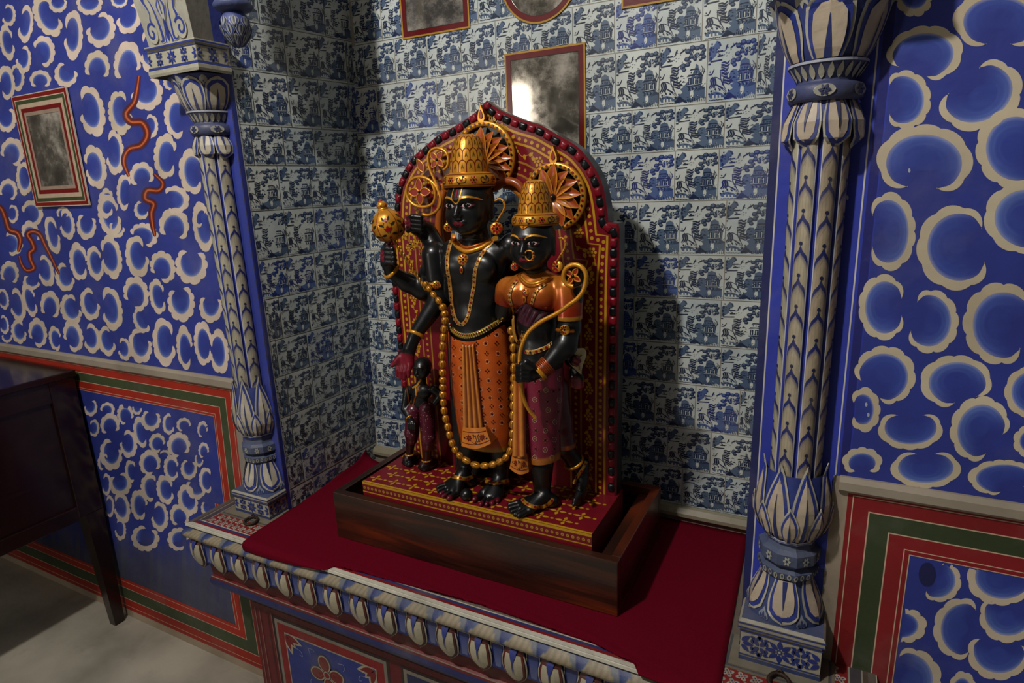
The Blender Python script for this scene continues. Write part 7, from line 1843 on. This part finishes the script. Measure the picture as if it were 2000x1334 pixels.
mb = MB(); c = np.array(at(1119.5, 539, 1.056)); mb.lathe([(0.0005, .001), (.020, .001), (.021, -.004)], c, '#15110e', 24, axis=(0, -1, 0)); mb.build('flower_backing', [M_BLACK], parent=female)
# bangles, anklets
A, B = np.array(at(1070, 712, 1.037)), np.array(at(1052, 728, 1.024)); mb = MB(); ax = unit(B - A); U = unit(np.cross(ax, (0, 0, 1.0))); W = np.cross(ax, U)
for i in range(8):
    c = A + (B - A) * i / 7; r = .0150 + .0014 * (i > 5) + .0022 * (1 - i / 7); mb.tube([c + r * (math.cos(a) * U + math.sin(a) * W) for a in np.linspace(0, 2 * math.pi, 25)[:-1]], .0017 if i < 6 else .0026, '#a34a1c' if i < 6 else GOLD, 6, closed=True)
mb.build('stack_of_bangles', [M_BLOUSE], parent=female)
ring_band('anklet', at(1059, 967, 1.128), (0, 0, 1), .0205, .0048, female)
ring_band('anklet', at(1121, 902, 1.178), at(1132, 918, 1.186) - at(1112, 888, 1.166), .0200, .0044, female)
anklet('jewelled_anklet', z8([(1060, 910), (1095, 955), (1160, 992), (1235, 1005), (1310, 990), (1375, 950), (1410, 905)]), female, [bf], n=6)
anklet('jewelled_anklet', z8([(1790, 480), (1755, 545), (1710, 620), (1675, 690), (1655, 730)]), female, [bf], 6.5, n=4)

# ------------------------------------------------------------------ small attendant at the left
sc = Sculpt((-1.0, 1.10, 0.80), (-0.80, 1.23, 1.16), 0.0014)
HA = (at(824, 722, 1.17)[0], 1.172, at(824, 722, 1.17)[2]); head(sc, HA, .0215)
a3 = lambda x, y, Y=1.172: at(x, y, Y)
sc.ell(a3(822, 764), (.030, .018, .022), .006); sc.ell(a3(820, 784), (.023, .016, .024), .006); sc.cone(a3(823, 742), a3(822, 752), .012, .013, .005)
sc.chain([a3(797, 762), a3(791, 798, 1.158), a3(803, 822, 1.140)], [.0120, .0100, .0075], .004); sc.ell(a3(804, 826, 1.136), (.011, .007, .009), .003)
for i in range(4): sc.chain([a3(798 + 4 * i, 828, 1.131), a3(798 + 4 * i, 838, 1.131)], [.0032, .0028], .0015)
sc.chain([a3(848, 760), a3(862, 772, 1.175), a3(850, 786, 1.165)], [.0115, .0095, .0075], .004)
for (x0, y0), (x1, y1), (x2, y2) in (((808, 800), (804, 842), (800, 884)), ((834, 800), (836, 850), (833, 897))): sc.chain([a3(x0, y0, 1.165), a3(x1, y1, 1.155), a3(x2, y2, 1.166)], [.0170, .0150, .0095], .005)
foot(sc, atz(800, 893, .824), [atz(788, 904, .812), atz(791, 906, .812), atz(794, 908, .812), atz(797, 909, .812), atz(800, 909, .812)], big=4)
foot(sc, atz(833, 905, .824), [atz(821, 914, .812), atz(824, 917, .812), atz(828, 918, .812), atz(832, 918, .812), atz(836, 917, .812)], big=0)
def lowleg(V, C): m = (V[:, 2] > .826) & (V[:, 2] < .905); C[m, :3] = lin('#2e0a12')
att = sc.build('attendant_figure', [M_BLACK], statue, BLK, [], lowleg); tag(att, 'small dark attendant figure with maroon leggings below the open hand'); ba = sc.bvh
s2 = Sculpt((-1.0, 1.10, 0.85), (-0.80, 1.22, 1.02), 0.0014)
for (x0, y0), (x1, y1), yb in (((808, 802), (804, 846), 862), ((834, 800), (836, 856), 874)): s2.chain([a3(x0, y0, 1.164), a3(x1, y1, 1.153), a3(x1, yb - 4, 1.155)], [.0195, .0178, .0150], .004)
lg = s2.build('maroon_leggings', [M_SILK], att, '#4a0f22'); bl2 = s2.bvh
mb = MB(); rr = random.Random(2)
for i in range(90):
    x = rr.uniform(795, 851); y = rr.uniform(800, 872); p, nn = hit([bl2, ba], x, y, 9.0)
    if p[1] < 2: px_spot(mb, [bl2], x, y, .7, .8, '#b89a8c', .0006, 5, fy=9.0) if bl2.ray_cast(Vector(CAMP), Vector(unit(ray(x, y))))[0] is not None else None
mb.build('painted_dots', [M_LAC], parent=att)
mb = MB(); px_line(mb, [ba], [(794, 752), (797, 775), (800, 790), (805, 795), (812, 775), (820, 752)], 2.4, '#8c4a1c', .0010, 1.15); px_line(mb, [ba], [(822, 740), (815, 752), (806, 758)], 3.2, GOLD, .0012, 1.15); px_line(mb, [ba], [(813, 772), (812, 755)], 3.0, GOLD, .0010, 1.15)
mb.build('gold_strings', [M_GOLD], parent=att)
ring_band('anklet', a3(800, 887, 1.166), (0, 0, 1), .0105, .0020, att); ring_band('anklet', a3(833, 899, 1.166), (0, 0, 1), .0105, .0020, att); ring_band('bracelet', a3(800, 817, 1.145), a3(803, 822, 1.14) - a3(791, 798, 1.158), .0088, .0018, att)
